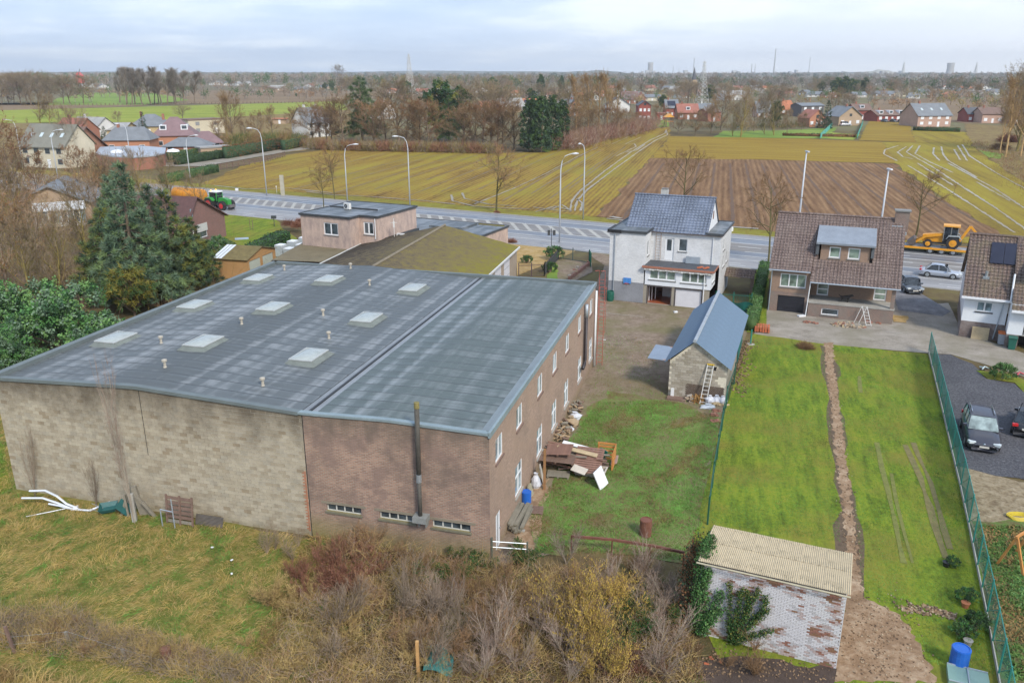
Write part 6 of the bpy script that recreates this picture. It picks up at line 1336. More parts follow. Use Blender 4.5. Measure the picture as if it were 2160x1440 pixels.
# ---- meadow and foreground
def inpoly(P,poly):
    x,y =P[:,0],P[:,1];ins =np.zeros(len(P),bool);n =len(poly)
    for i in range(n):
        x1,y1 =poly[i];x2,y2 =poly[(i +1) % n];c = ((y1 >y) != (y2 >y)) & (x < (x2 -x1) * (y -y1) / (y2 -y1 +1e-12) +x1);ins ^= c
    return ins
def vnoise(P,s,seed):
    """cheap smooth noise on 2-D points, 0..1"""
    r =np.random.default_rng(seed);v =np.zeros(len(P))
    for k in range(6):
        a =r.uniform(0,6.28);f =s * (0.6 +1.9 *r.random());v += np.sin((P[:,0] *math.cos(a) +P[:,1] *math.sin(a)) *f +r.uniform(0,6.28) +1.3 *np.sin((P[:,1] *math.cos(a *2) -P[:,0] *math.sin(a)) *f *.7))
    return np.clip(v /7 +.5,0,1)
def blades(name,poly,n,hh,wd,mats,weights,label,seed=1,lean=.8,wind=(.5,-.3),scale=.8,z=0.04,clump=.35):
    rng =np.random.default_rng(seed);A =np.array(poly);lo,hi =A.min(0),A.max(0);P =rng.uniform(lo,hi,(int(n *2.2),2)); 
    nc =len(P);P =P +rng.normal(size=P.shape) *clump *.3;P =P[inpoly(P,poly)][:n];n =len(P)
    v =vnoise(P,scale,seed +5) *.75 +rng.uniform(0,.25,n);th =np.cumsum(weights) /sum(weights);mi =np.searchsorted(th,v).clip(0,len(mats) -1)
    sw =vnoise(P,scale *.5,seed +9) *2.2 -1.1;W =np.stack([wind[0] +sw *.8,wind[1] +sw *.5 *0 + (vnoise(P,scale *.7,seed +3) -.5) *1.6],1) *lean
    D =np.concatenate([W +rng.normal(size=(n,2)) *.45,np.full((n,1),.75)],1);D =nz(D);L =rng.uniform(.5,1.2,n) *hh * (.6 +.8 *vnoise(P,scale *1.3,seed +2))
    B =np.concatenate([P,np.full((n,1),z)],1);R =nz(np.cross(D,rng.normal(size=(n,3)))) *wd /2;mid =B +D * (L *.55)[:,None];tip =mid +nz(D + [0,0,-.75]) * (L *.45)[:,None]
    T =np.stack([B -R,B +R,mid +R *.8,B -R,mid +R *.8,mid -R *.8,mid -R *.8,mid +R *.8,tip],1).reshape(-1,3)
    o =npmesh(name,T,3,[LF[m] if m in LF else TW[m] for m in mats],np.repeat(mi,3));return tag(o,label,None,None,'stuff')
mpoly = [(-46,13),(-5.5,13),(-6,20),(-8.5,26),(-7.5,34.6),(-10.3,35.4),(-27.6,40.1),(-34,58),(-46,58)]
blades('meadow_grass',mpoly,200000,.34,.016,['dgn','lawn','grn','tan','str','tan','grn','dry'],[1.6,1.6,1.6,1.7,1.6,1.6,1.2,.8],'long tussocky meadow grass bleached and green below the block wall',1,1.0,(.65,-.2),1.9)
blades('tall_dry_grass',[(-17,14),(-6,14),(-5.6,18.2),(-9,21.2),(-14,24),(-22,26.5),(-22,20)],26000,.9,.022,['dry','tan','str','tan'],[1,1.3,1,1],'taller dry grass in the bottom left corner',2,.7,(.4,.3),1.4)
spoly = [(-11,14),(7.2,14),(7.4,27.5),(6.6,31.5),(-1.0,33),(-10,35.6),(-10.5,27)]
blades('scrub_grass',spoly,60000,.5,.02,['grn','dry','dry','tan','str'],[1.0,1.6,1.4,1.1,1],'withered grass and weeds under the foreground scrub',3,.8,(.2,.1),1.3)
ypoly = [tuple(G(*p)[:2]) for p in ((1130,1165),(1115,1100),(1165,1020),(1200,930),(1262,850),(1400,845),(1520,885),(1498,1000),(1483,1108),(1440,1185),(1300,1170))]
blades('yard_grass',ypoly,42000,.15,.02,['dry','grn','lawn','lawn','grn'],[1.2,1.2,1.5,1.4,.8],'patchy bright green grass of the back yard',4,.8,(.2,.1),.9,.055)
def lawnpoly(*px): return [tuple(G(*p)[:2]) for p in px]
blades('lawn_blades',lawnpoly((1595,712),(1738,730),(1745,850),(1762,990),(1772,1145),(1485,1105),(1530,880)),50000,.06,.022,['grn','lawn','lawn','str'],[1.2,1.6,1.4,.5],'short mown grass of the left half of the long lawn',6,.8,(.1,.1),.7,.06)
blades('lawn_blades',lawnpoly((1762,732),(1955,750),(2008,935),(2055,1180),(2100,1430),(1960,1400),(1900,1290),(1820,1250),(1800,1050),(1768,850)),60000,.06,.022,['grn','lawn','lawn','str','str'],[1.1,1.6,1.4,.6,.3],'short mown grass of the right half of the long lawn',7,.8,(.1,.1),.7,.06)
blades('bed_weeds',lawnpoly((2055,1110),(2200,1110),(2240,1440),(2125,1440)),9000,.16,.06,['dry','dgn','lau3','lau1'],[2,1,1,.7],'weeds and young green plants of the vegetable bed',8,.6,(0,0),1.5,.06)
blades('yard_weeds',lawnpoly((1150,1000),(1255,790),(1270,700),(1380,720),(1400,830),(1530,870),(1500,1000)),9000,.09,.025,['dry','grn','lawn','dry'],[1.5,1.2,.7,.8],'sparse moss and weeds thinning out over the yard paving',18,.8,(.1,.1),1.2,.055)
# shrubs of the foreground thicket
def shrub_proto(seed,h,stems,spread,twig,bark,ntw=7,wd=.007,leaf=None,nleaf=0,lsz=.06,lasp=.5,hang=False):
    rng =np.random.default_rng(seed);m =MB();P,D = [],[]
    for s in range(stems):
        a =rng.uniform(0,6.28);d =nz(np.array([math.cos(a) *spread,math.sin(a) *spread,1.]));L =h *rng.uniform(.6,1.05)
        sk =grow(rng,L,.027 *h /2.5,1,(9,),(.6,),(.38,),.12,.2,.09,(d[0] /d[2],d[1] /d[2]))
        for pts,rad,lv in sk:
            m.tube([tuple(p) for p in pts],[max(x,.004) for x in rad],3,False);A =np.array(pts);k =ntw if lv else 4;f =rng.uniform(.2,1,k) * (len(A) -1.001);i =f.astype(int);q = (f -i)[:,None]
            P.append(A[i] * (1 -q) +A[i +1] *q);ax =nz(A[i +1] -A[i]);D.append(nz(ax +rng.normal(size=(k,3)) *.5))
    P,D =np.concatenate(P),np.concatenate(D);n =len(P);L =rng.uniform(.15,.5,n) *h /2.5;T = [slivers(P,D,L,np.full(n,wd),rng)];mats = [TW[twig]];mi = [np.zeros(n *2,'i')]
    if nleaf:
        j =rng.integers(0,n,nleaf);Q0 =P[j] +D[j] * (L[j] *rng.uniform(0,1,nleaf))[:,None]
        if hang: T3 =slivers(Q0,np.tile([0,0,-1.],(nleaf,1)) +rng.normal(size=(nleaf,3)) *.15,rng.uniform(.06,.13,nleaf),np.full(nleaf,.018),rng)
        else: Q =leaves(Q0 +rng.normal(size=(nleaf,3)) *.03,np.full(nleaf,lsz),rng,lasp).reshape(-1,4,3);T3 =Q[:,[0,1,2,0,2,3]].reshape(-1,3)
        T.append(T3);mats.append(TW[leaf] if leaf in TW else LF[leaf]);mi.append(np.ones(len(T3) // 3,'i'))
    return join_mesh('stems',m.mesh('x',bark),np.concatenate(T),mats,np.concatenate(mi))
SH = {'mauve': shrub_proto(51,2.6,9,.45,'mauve',TW['pale']),'grey': shrub_proto(52,2.8,8,.4,'grey',TW['grey']),'brown': shrub_proto(53,2.0,11,.6,'brown',TW['brown']),'red': shrub_proto(54,1.6,14,.8,'red',TW['red'],9,.009,'red',500,.07),
      'straw': shrub_proto(55,1.5,12,.7,'straw',TW['brown'],8,.008,'straw',260,.06),'hazel': shrub_proto(56,3.2,11,.4,'brown',TW['olive'],7,.009,'yellow',1900,.07,hang=True),'green': shrub_proto(57,1.4,10,.8,'olive',TW['olive'],8,.007,'ivy',1500,.09),'pale': shrub_proto(58,3.4,6,.35,'mauve',TW['pale'],7,.008)}
words = {'mauve': 'mauve-twigged bare shrub','grey': 'grey bare sapling clump','brown': 'brown bare shrub','red': 'red-brown bramble clump','straw': 'straw-coloured weed clump','hazel': 'hazel bush hung with yellow catkins','green': 'green leafy bramble clump','pale': 'pale-stemmed bare sapling clump'}
lst = [];rr =random.Random(66)
def add(k,x,y,s=1.0): lst.append((k,x,y,s))
for k,n,(x0,y0,x1,y1),s in (('red',9,(620,1170,790,1290),1.0),('brown',8,(650,1150,900,1230),.9),('green',7,(860,1170,1150,1240),.9),('grey',8,(680,1300,1000,1430),1.0),('straw',12,(560,1260,900,1430),1.0),('mauve',12,(900,1260,1250,1440),.9),('straw',10,(900,1200,1300,1420),.9),
     ('brown',10,(780,1240,1180,1400),1.0),('pale',4,(1000,1330,1250,1450),.85),('hazel',9,(1200,1300,1330,1460),.95),('hazel',3,(1100,1330,1180,1400),.7),('mauve',7,(1160,1180,1420,1290),.85),('brown',6,(1180,1170,1430,1260),.8),('green',6,(1300,1250,1440,1400),1.1),('mauve',6,(1330,1300,1470,1440),1.0),('brown',5,(1450,1370,1600,1440),.7),('grey',4,(560,1150,640,1200),.5),('brown',5,(0,1290,200,1420),.6),('straw',6,(300,1330,560,1430),.6),('red',3,(1250,1400,1500,1450),.9)):
    for _ in range(n): add(k,rr.uniform(x0,x1),rr.uniform(y0,y1),s *rr.uniform(.6,.98))
lst.sort(key=lambda t: t[1]);cn = {}
for k,x,y,s in lst:
    p =G(x,y)
    if p.x > -1.3 and p.x <8 and False: continue
    i =cn.get(k,0);cn[k] =i +1;o =obj('shrub',SH[k],None,p,(0,0,rr.uniform(0,6.28)));o.scale = (s,s,s *rr.uniform(.85,1.1));tag(o,'%s, %s from the left in the foreground thicket' % (words[k],ordw(i)),'shrub','shrubs of the foreground thicket')
# the tangle of fine stems between the shrubs
def tangle(name,poly,n,hh,mats,label,seed,wd=.008):
    rng =np.random.default_rng(seed);A =np.array(poly);P =rng.uniform(A.min(0),A.max(0),(n *2,2));P =P[inpoly(P,poly)][:n];n =len(P);v =vnoise(P,1.1,seed) *.7 +rng.uniform(0,.3,n);z =rng.uniform(0,1,n) ** 1.5 *hh * (.4 +vnoise(P,.7,seed +1))
    D =np.concatenate([rng.normal(size=(n,2)) *.8,rng.uniform(.1,1.2,(n,1))],1);o =npmesh(name,slivers(np.concatenate([P,z[:,None]],1),D,rng.uniform(.3,.9,n),np.full(n,wd),rng),3,[TW[m] for m in mats],np.repeat((v *len(mats)).astype('i').clip(0,len(mats) -1),2));return tag(o,label,None,None,'stuff')
tangle('bramble_tangle',[(-10,14),(7.0,14),(7.2,27.5),(6.4,31.5),(-0.8,32.6),(-8,34.6),(-9.5,27)],42000,1.0,['straw','mauve','brown','straw','grey','olive','red'],'continuous tangle of fine bare stems and bramble in the foreground',41)
tangle('bramble_tangle',[tuple(G(*p)[:2]) for p in ((-60,1290),(120,1300),(330,1350),(560,1420),(500,1470),(200,1400),(-60,1370))],9000,.55,['straw','grey','straw','mauve'],'band of grey-brown dead stems across the bottom left corner',43,.009)
# saplings in front of the block wall
for i,(px,h,s) in enumerate((((285,1105),790,1),((205,1072),960,.6),((75,1050),900,.6))):
    P_ =G(*px);H_ =zat(P_,h);o =obj('sapling',SH['pale'] if i == 0 else SH['grey'],None,P_,(0,0,i *2.));o.scale = (.35 *s +.15,.35 *s +.15,H_ /3.3);tag(o,['tall thin sapling growing before the block wall beside the leaning stakes','thin bare sapling above the white plastic strips','thin bare sapling at the left end of the block wall'][i],'sapling')
# ivy on the whitewashed shed: two fans and the left edge
rng =np.random.default_rng(9)
def ivy(name,pts,label,n,w,mats,size=.075,sd=1):
    rng =np.random.default_rng(sd);P,MI = [],[];mb =MB()
    for l in pts:
        A =np.array([tuple(wloc(K1,*q)) for q in l]);mb.tube([tuple(a) for a in A],[.02] * (len(A) -1) + [.006],4,False);seg =np.linalg.norm(A[1:] -A[:-1],axis=1);k =int(n *seg.sum());f =rng.uniform(0,len(A) -1.001,k);i =f.astype(int);q = (f -i)[:,None]
        P.append(A[i] * (1 -q) +A[i +1] *q +rng.normal(size=(k,3)) *w);MI.append(rng.integers(0,len(mats),k))
    P =np.concatenate(P);Q =leaves(P,np.full(len(P),size),rng,.8).reshape(-1,4,3);me =join_mesh(name,mb.mesh('x',BARK),Q[:,[0,1,2,0,2,3]].reshape(-1,3),[LF[m] for m in mats],np.repeat(np.concatenate(MI),2));return tag(obj(name,me),label,'climbing plant')
fan = [[(1.45,-.15,.2),(1.3,-.18,1.2),(1.2,-.15,2.9)],[(1.5,-.15,.3),(1.55,-.2,1.3),(1.65,-.15,2.7)],[(1.5,-.15,.3),(1.9,-.2,1.6),(2.3,-.15,2.9)],[(1.5,-.2,.2),(2.0,-.25,1.0),(2.75,-.2,2.1)],[(1.55,-.2,.2),(2.2,-.25,.7),(2.95,-.2,1.2)],[(1.9,-.2,1.2),(1.95,-.2,2.0),(1.9,-.15,2.7)],[(2.1,-.2,1.2),(2.5,-.2,2.0),(2.6,-.15,2.6)]]
ivy('ivy',fan,'fan of dark green climbing shrub spread on the middle of the whitewashed wall',420,.075,['ivy','hed1','ivy','pine4'],.07,1)
ivy('ivy',[[(.35,-.2,.2),(.3,-.2,1.4),(.2,-.15,2.5),(.35,-.1,3.2)],[(.3,-.2,.5),(.6,-.2,1.3),(.9,-.15,2.4)],[(.2,-.25,.3),(.5,-.3,.9),(.95,-.2,1.5)],[(.1,-.2,.5),(.05,-.1,2),(.1,0,3.3)]],'green climber covering the left end of the whitewashed wall',520,.11,['ivy2','lau1','ivy'],.08,2)
ivy('ivy',[[(-.15,-.1,0),(-.1,-.1,1.8),(-.1,0,3.4),(.0,.8,3.6),(.05,1.8,3.5)],[(-.1,-.1,3.3),(.3,.3,3.65)],[(-.1,.8,3.5),(.35,1.0,3.6)],[(-.2,1.5,0),(-.15,1.5,3.3),(.1,1.7,3.55)],[(-.2,2.8,.2),(-.15,2.9,3.2)]],'light green ivy spilling over the left edge of the shed roof',330,.10,['ivy2','lau1','ivy'],.08,3)
ivy('ivy',[[(-.9,1.0,0),(-.8,1.2,1.4),(-.7,1.0,2.8)],[(-.8,2.0,0),(-.7,2.2,2.9)],[(-.6,.2,0),(-.6,.3,2.0)],[(-.9,2.8,0),(-.6,3.0,2.8)]],'tall brown and dark green overgrown post left of the shed',380,.16,['brn','hed2','brn'],.09,4)
# ================================================================== STREET LAMPS, VEHICLES
LP = {}
def lamp(px,topy,arm,label,group='street lamps along the highway',straight=False,rzd=None):
    P_,h =at_h(px,topy);t =thing('street_lamp',label,'street lamp',P_,0,group);m =MB()
    if straight:
        m.tube([(0,0,0),(0,0,h -.1)],[.15,.09],8);m.build('pole',LAMPM,t,True)
        m =MB();m.box(-.12,-.9,h -.15,.12,.35,h);m.build('lamp_head',LAMPM if not arm else WHITE,t)
    else:
        s =arm;ang =RR;ux,uy =math.sin(ang) *s *.6,math.cos(ang) *0 *s
        ex,ey =s *1.6,s *.5;pts = [(0,0,0),(0,0,h *.62),(0,0,h *.83),(ex *.1,ey *.1,h *.92),(ex *.34,ey *.34,h *.975),(ex *.7,ey *.7,h *.993),(ex,ey,h)]
        m.tube(pts,[.11,.095,.07,.06,.055,.05,.045],8);m.build('pole',LAMPM,t,True)
        m =MB();m.tube([(ex *.9,ey *.9,h -.02),(ex *1.25,ey *1.25,h),(ex *1.5,ey *1.5,h -.02)],[.08,.15,.06],8);m.build('lamp_head',M('lamp_head',(.58,.6,.62),.4,.1,2,bump=0),t,True)
    return t
for px,ty,a,l in (((50,360),252,-1,'curved street lamp leftmost of all, its arm bent left'),((124,386),274,1,'curved street lamp in front of the cream house with roof windows'),((277,347),261,-1,'curved street lamp in front of the curved flat-roofed building'),((403,390),286,1,'curved street lamp just left of the green tractor'),
    ((563,413),270,-1,'curved street lamp standing left of the square concrete post'),((733,425),305,1,'curved street lamp directly behind the pink house'),((865,437),287,-1,'curved street lamp at the right end of the pink house roof'),((1180,512),325,1,'curved street lamp on the near side beside the iron gate'),((1230,463),303,-.45,'curved street lamp at the corner of the ploughed field')): lamp(px,ty,a,l)
lamp((1681,505),318,0,'straight grey lamp post behind the left part of the brown roof','straight lamp posts behind the brown house',True)
lamp((1850,530),355,1,'straight lamp post with white head behind the brown chimney','straight lamp posts behind the brown house',True)

def carpaint(name,c): t =NT(name);t.set('Base Color',c).set('Roughness',.28).set('Metallic',.45).set('Coat Weight',.5);t.bump(t.noise(t.coord('Object'),3,2),.02,.01);return t.mat
P_dark =carpaint('anthracite_paint',(0.06,0.06,0.075));P_black =carpaint('black_paint',(0.022,0.024,0.03));P_silver =carpaint('silver_paint',(0.42,0.46,0.52));P_gr =carpaint('gunmetal_paint',(0.075,0.085,0.1));P_white =carpaint('white_paint',(0.6,0.6,0.6))
HEADL =M('headlight_glass',(0.55,0.6,0.62),.12,.1,4,bump=0);TAIL =M('tail_light',(0.5,0.02,0.02),.2,.1,4,bump=0);PLATE =M('number_plate',(0.6,0.58,0.52),.5,.1,4,bump=0);CHR =M('chrome',(0.55,0.57,0.6),.2,.05,3,metal=.9,bump=0)
def car(label,loc,rz,paint,L=4.6,W=1.85,H=1.65,suv=True,group=None,gl=CARGL,rails=False,cat='car'):
    """x points to the front of the car"""
    t =thing('parked_car',label,cat,loc,rz,group);h2 =L /2
    # stations: x, z of belt, half width at sill, belt, roof height, half width of roof
    zr,zb =H,.62 *H if suv else .6 *H
    st = [(-h2,.62,.80,.55),(-h2 +.12,.86,.90,.6),(-h2 +.5,zb *.97,.97,.62),(-h2 *.35,zb *.97,1,.62),(h2 *.28,zb *.95,1,.62),(h2 *.45,zb *.93,.99,.62),(h2 *.8,zb *.82,.95,.62),(h2 -.12,.66,.85,.6),(h2,.52,.74,.5)]
    m =MB();R_ = []
    for x,z,w,_ in st:
        hw =W /2 *w;R_.append([m.P(p) for p in ((x,-hw *.94,.24),(x,-hw,.42),(x,-hw *.99,z *.82),(x,-hw *.88,z),(x,-hw *.45,z +.035),(x,hw *.45,z +.035),(x,hw *.88,z),(x,hw *.99,z *.82),(x,hw,.42),(x,hw *.94,.24))])
    for a,b in zip(R_,R_[1:]):
        for k_ in range(9): m.fi((a[k_],b[k_],b[k_ +1],a[k_ +1])[::-1])
        m.fi((a[9],b[9],b[0],a[0])[::-1])
    m.fi(R_[0]);m.fi(R_[-1][::-1]);body =m.build('body',paint,t,True)
    m =MB()   # cabin roof shell
    rear = -h2 + (.32 if suv else .55);xs = [(rear,zb),(rear + (.28 if suv else .6),zr *.95),(rear +1.0,zr),(h2 *.02,zr *.985),(h2 *.14,zr *.95),(h2 *.14 +.72,zb *.97)]
    def ring(x,z,w,m): return [m.P((x,-w,z)),m.P((x,-w *.55,z +.045)),m.P((x,w *.55,z +.045)),m.P((x,w,z))]
    rw =W /2 *.76;rs = [ring(x,z,rw * (.97 if i in (1,4) else 1),m) for i,(x,z) in enumerate(xs[1:5])]
    for a,b in zip(rs,rs[1:]):
        for k_ in range(3): m.fi((a[k_],b[k_],b[k_ +1],a[k_ +1])[::-1])
    m.build('roof',paint,t,True)
    bw =W /2 *.87
    def pane(name,q,mat=gl):
        mm =MB();mm.face(q);return mm.build(name,mat,t)
    x1,z1 =xs[1];x4,z4 =xs[4];x5,z5 =xs[5]
    pane('windscreen',[(x5,-bw,z5),(x5,bw,z5),(x4,rw,z4 +.01),(x4,-rw,z4 +.01)]);pane('rear_window',[(rear,bw,zb +.0),(rear,-bw,zb),(x1,-rw,z1 +.01),(x1,rw,z1 +.01)])
    for s in (-1,1):
        mids = [x1 +.02,x1 +.75,x1 +1.65,x4 -.02];bots = [rear +.05,x1 +.8,x1 +1.7,x5 -.1]
        for i in range(3):
            a0,a1 =bots[i] +.04,bots[i +1] -.03;b0,b1 =mids[i] +.03,mids[i +1] -.03;q = [(a0,s *bw,zb),(a1,s *bw,zb),(b1,s *rw,zr *.94),(b0,s *rw,zr *.94)];pane('side_window',q if s <0 else q[::-1])
        mm =MB()
        for (bx,tx) in ((bots[0],mids[0]),(bots[1],mids[1]),(bots[2],mids[2]),(bots[3],mids[3])): mm.bar((bx,s *bw,zb -.03),(tx,s *rw,zr *.97),.055)
        mm.build('pillar',paint,t)
        mm =MB();mm.cbox((x5 -.35,s * (bw +.16),zb +.06),(.16,.2,.13));mm.build('mirror',paint,t)
        if rails: mm =MB();mm.tube([(x1 +.3,s *rw *.86,zr +.06),(x1 +1.3,s *rw *.86,zr +.1),(x4 -.35,s *rw *.86,zr +.06)],.035,5);mm.build('roof_rail',CHR,t)
        mm =MB();mm.cbox((h2 -.19,s *W *.36,.66),(.3,.38,.14),s * -.35);mm.build('headlight',HEADL,t)
        mm =MB();mm.cbox((-h2 +.12,s *W *.38,.86),(.18,.32,.16),s *.3);mm.build('tail_light',TAIL,t)
        for wx in (-L *.30,L *.30):
            mm =MB();mm.tube([(wx,s * (W /2 -.2),.34),(wx,s * (W /2 +.015),.34)],.34,16);w =mm.build('wheel',RUBBER,t);mm =MB();mm.tube([(wx,s * (W /2 -.02),.34),(wx,s * (W /2 +.03),.34)],.21,12);mm.build('rim',GREYM,w)
    m =MB();m.box(h2 -.06,-.26,.42,h2 +.02,.26,.53);m.build('number_plate',PLATE,t);m =MB();m.box(-h2 -.02,-.26,.62,-h2 +.08,.26,.73);m.build('number_plate',PLATE,t)
    m =MB();m.box(h2 -.1,-W *.3,.28,h2 -.01,W *.3,.42);g_ =m.build('grille',BLACK,t);m =MB();m.box(h2 -.13,-W *.28,.55,h2 -.03,W *.28,.6);m.build('grille_bar',CHR,t);m =MB();m.tube([(h2 -.08,0,.64),(h2 -.0,0,.6)],.07,12);m.build('badge',CHR,t)
    return t
GPALE =glassmat('pale_windscreen',(0.26,0.32,0.31),.08)
c1 =G(2064,925);car('dark grey people carrier with silver roof rails on the dark gravel',c1,math.radians(-113),P_dark,4.85,1.9,1.72,True,rails=True,gl=GPALE)
car('black hatchback with red tail light cut off by the right edge of the photo',G(2170,905),math.radians(53),P_black,4.2,1.78,1.5,False)
car('dark hatchback parked on the tarmac drive between the two right houses',G(1918,612),math.radians(-100),P_gr,4.3,1.8,1.48,False)
car('silver hatchback driving on the highway behind the right house',G(1982,584),-RR +.0,P_silver,4.3,1.8,1.48,False)
for i,x in enumerate((1866,1884,1901)): car(['dark far-off car, leftmost of three before the red brick terrace','dark far-off car, middle of three before the red brick terrace','dark far-off car, rightmost of three before the red brick terrace'][i],G(x,258),math.radians(-80),P_black,4.3,1.8,1.5,False)
car('white far-off van in the garden behind the turquoise fences',G(1783,266),math.radians(10),P_white,5,1.95,2.0,True,cat='van')

def wheel_big(t,x,y,r,w,rimm,s,name='wheel'):
    m =MB();m.tube([(x,y -w /2,r),(x,y +w /2,r)],r *.96,20)
    n =22
    for k_ in range(n):
        a =6.283 *k_ /n;m.cbox((x +math.cos(a) *r *.97,y,r +math.sin(a) *r *.97),(r *.09,w *.98,r *.07),0,0,-a)
    wl_ =m.build(name,RUBBER,t);m =MB();m.tube([(x,y +s * (w /2 -.05),r),(x,y +s * (w /2 +.03),r)],r *.56,16);m.build('rim',rimm,wl_);m =MB();m.tube([(x,y +s * (w /2),r),(x,y +s * (w /2 +.09),r)],r *.2,10);m.build('hub',rimm,wl_)
# green tractor pulling an orange tank trailer along the highway
GT =M('tractor_green',(0.04,0.26,0.05),.4,.15,2);RIMR =M('red_rim',(0.5,0.03,0.04),.5,.1,3)
tr =thing('tractor','green tractor with red wheel rims and white cab roof on the highway','tractor',G(463,441),-RR)
for s in (-1,1): wheel_big(tr,-1.1,s *1.0,1.0,.65,RIMR,s);wheel_big(tr,1.75,s *.98,.78,.55,RIMR,s)
m =MB();m.box(.35,-.42,.95,2.5,.42,1.75);m.box(.35,-.38,1.75,1.6,.38,1.95);m.face([(1.6,-.38,1.95),(2.5,-.4,1.7),(2.5,.4,1.7),(1.6,.38,1.95)]);m.build('bonnet',GT,tr)
m =MB();m.box(-1.6,-.4,.7,2.3,.4,1.1);m.build('chassis',DARKM,tr)
m =MB()
for s in (-1,1): m.xz([(-2.0,1.5),(-1.7,2.0),(-.6,2.05),(-.1,1.6),(-.1,1.5),(-.65,1.93),(-1.65,1.88)],s *1.0 -.32,s *1.0 +.32)
m.build('mudguard',GT,tr)
m =MB();m.box(-1.25,-.65,1.5,.3,.65,2.85);m.build('cab',CARGL,tr);m =MB();m.box(-1.4,-.75,2.85,.4,.75,3.02);m.build('cab_roof',WHITE,tr)
m =MB()
for x in (-1.25,.3):
    for s in (-.66,.66): m.bar((x,s,1.4),(x,s,2.86),.09)
m.bar((.3,-.9,2.3),(.3,.9,2.3),.05);m.build('cab_frame',GT,tr)
m =MB();m.box(2.6,-.6,.5,3.15,.6,.95);m.build('front_weight',M('weight_grey',(0.12,.11,.11),.7,.2,3),tr);m =MB();m.tube([(.2,.6,1.8),(.2,.6,2.8)],.06,6);m.build('exhaust',DARKM,tr)
for s in (-.6,.5): m =MB();m.lathe([(.09,3.02),(.09,3.2)],8,(-.9,s));m.build('beacon',emis('amber_beacon',(1.0,0.38,0.03),2.0),tr)
tk =thing('tank_trailer','orange-yellow tank trailer behind the green tractor','trailer',G(463,441) +Vector((-math.cos(RR) *6.6,math.sin(RR) *6.6,0)),-RR);ORT =M('orange_tank',(0.62,0.25,0.02),.45,.15,1.5)
m =MB();m.tube([(-3.6,0,2.0),(-3.4,0,2.0),(3.0,0,2.0),(3.2,0,2.0)],[.85,1.1,1.1,.85],18);m.build('tank',ORT,tk,True);m =MB();m.box(-3.4,-.5,.75,4.2,.5,1.0);m.build('frame',DARKM,tk)
m =MB(); 
for x in (-2.2,-.6,1.0,2.4): m.tube([(x,0,2.0),(x +.06,0,2.0)],1.13,18)
m.build('band',M('orange_band',(0.45,0.16,0.02),.5,.2,3),tk)
for x in (-1.6,.0):
    for s in (-1,1): wheel_big(tk,x,s *1.05,.72,.6,ORT,s)
# backhoe loader on a low trailer
YL =M('machine_yellow',(0.68,0.30,0.02),.45,.12,2);bl =G(1972,533)
lw =thing('low_loader_trailer','low yellow-edged plant trailer on the highway carrying the backhoe','trailer',bl,-RR)
m =MB();m.box(-5.2,-1.25,.62,3.6,1.25,.78);m.build('deck',M('deck_grey',(0.3,.3,.3),.7,.2,1.5),lw);m =MB();m.box(-5.2,-1.32,.6,3.6,-1.25,.85);m.box(-5.2,1.25,.6,3.6,1.32,.85);m.build('side_rail',YL,lw)
m =MB();m.bar((-5.2,0,.9),(-8.2,0,1.0),.2);m.bar((-5.2,-.9,.75),(-7.4,0,.95),.12);m.build('drawbar',DARKM,lw)
for x in (-.6,.7,2.0):
    for s in (-1,1): wheel_big(lw,x,s *1.05,.42,.4,GREYM,s)
bh =thing('backhoe_loader','yellow backhoe loader with orange cab roof riding on the low trailer','excavator',bl +Vector((0.6 *math.cos(RR),-.6 *math.sin(RR),.78)),-RR)
for s in (-1,1): wheel_big(bh,1.2,s *.95,.78,.5,YL,s);wheel_big(bh,-1.6,s *.92,.52,.42,YL,s)
m =MB();m.box(-2.3,-.42,.7,.0,.42,1.5);m.face([(-2.3,-.42,1.5),(0,-.42,1.9),(0,.42,1.9),(-2.3,.42,1.5)]);m.face([(-2.3,-.425,1.5),(0,-.425,1.5),(0,-.425,1.9)]);m.build('bonnet',YL,bh)
m =MB();m.box(-2.2,-.35,.45,2.2,.35,.9);m.build('chassis',DARKM,bh);m =MB();m.box(.05,-.7,1.0,1.6,.7,2.75);m.build('cab',CARGL,bh);m =MB()
for x in (.05,.85,1.6):
    for s in (-.71,.71): m.bar((x,s,.9),(x,s,2.76),.09)
m.build('cab_frame',M('cab_grey',(0.2,.2,.19),.5,.1,2),bh);m =MB();m.box(-.1,-.82,2.75,1.8,.82,2.92);m.build('cab_roof',M('orange_roof',(0.7,.33,.05),.5,.1,2),bh)
m =MB(); 
for s in (-1,1): m.xz([(.35,1.2),(.6,1.7),(1.8,1.72),(2.1,1.3),(2.1,1.2),(1.75,1.62),(.65,1.6)],s *.95 -.26,s *.95 +.26)
m.build('mudguard',M('grey_mudguard',(.3,.33,.34),.5,.1,2),bh)
for s in (-1,1): m =MB();m.bar((-.1,s *.55,1.7),(-1.9,s *.6,1.35),.16,.28);m.bar((-1.9,s *.6,1.35),(-3.0,s *.6,.55),.15,.26);m.build('loader_arm',YL,bh)
m =MB();m.xz([(-3.0,.3),(-3.0,1.0),(-3.3,1.1),(-4.0,.45),(-3.6,.1)],-1.1,1.1);m.build('bucket',M('worn_bucket',(.1,.08,.07),.8,.3,3),bh)
m =MB();m.bar((1.9,0,.9),(2.9,0,2.9),.25,.3);m.bar((2.9,0,2.9),(4.0,0,1.7),.2,.25);m.build('digger_arm',YL,bh);m =MB();m.xz([(3.8,1.6),(4.3,1.6),(4.2,1.0),(3.7,1.1)],-.3,.3);m.build('digger_bucket',YL,bh)
tc =thing('truck','blue-bodied truck towing the low trailer behind the brown house','truck',bl +Vector((-math.cos(RR) *11.5,math.sin(RR) *11.5,0)),-RR)
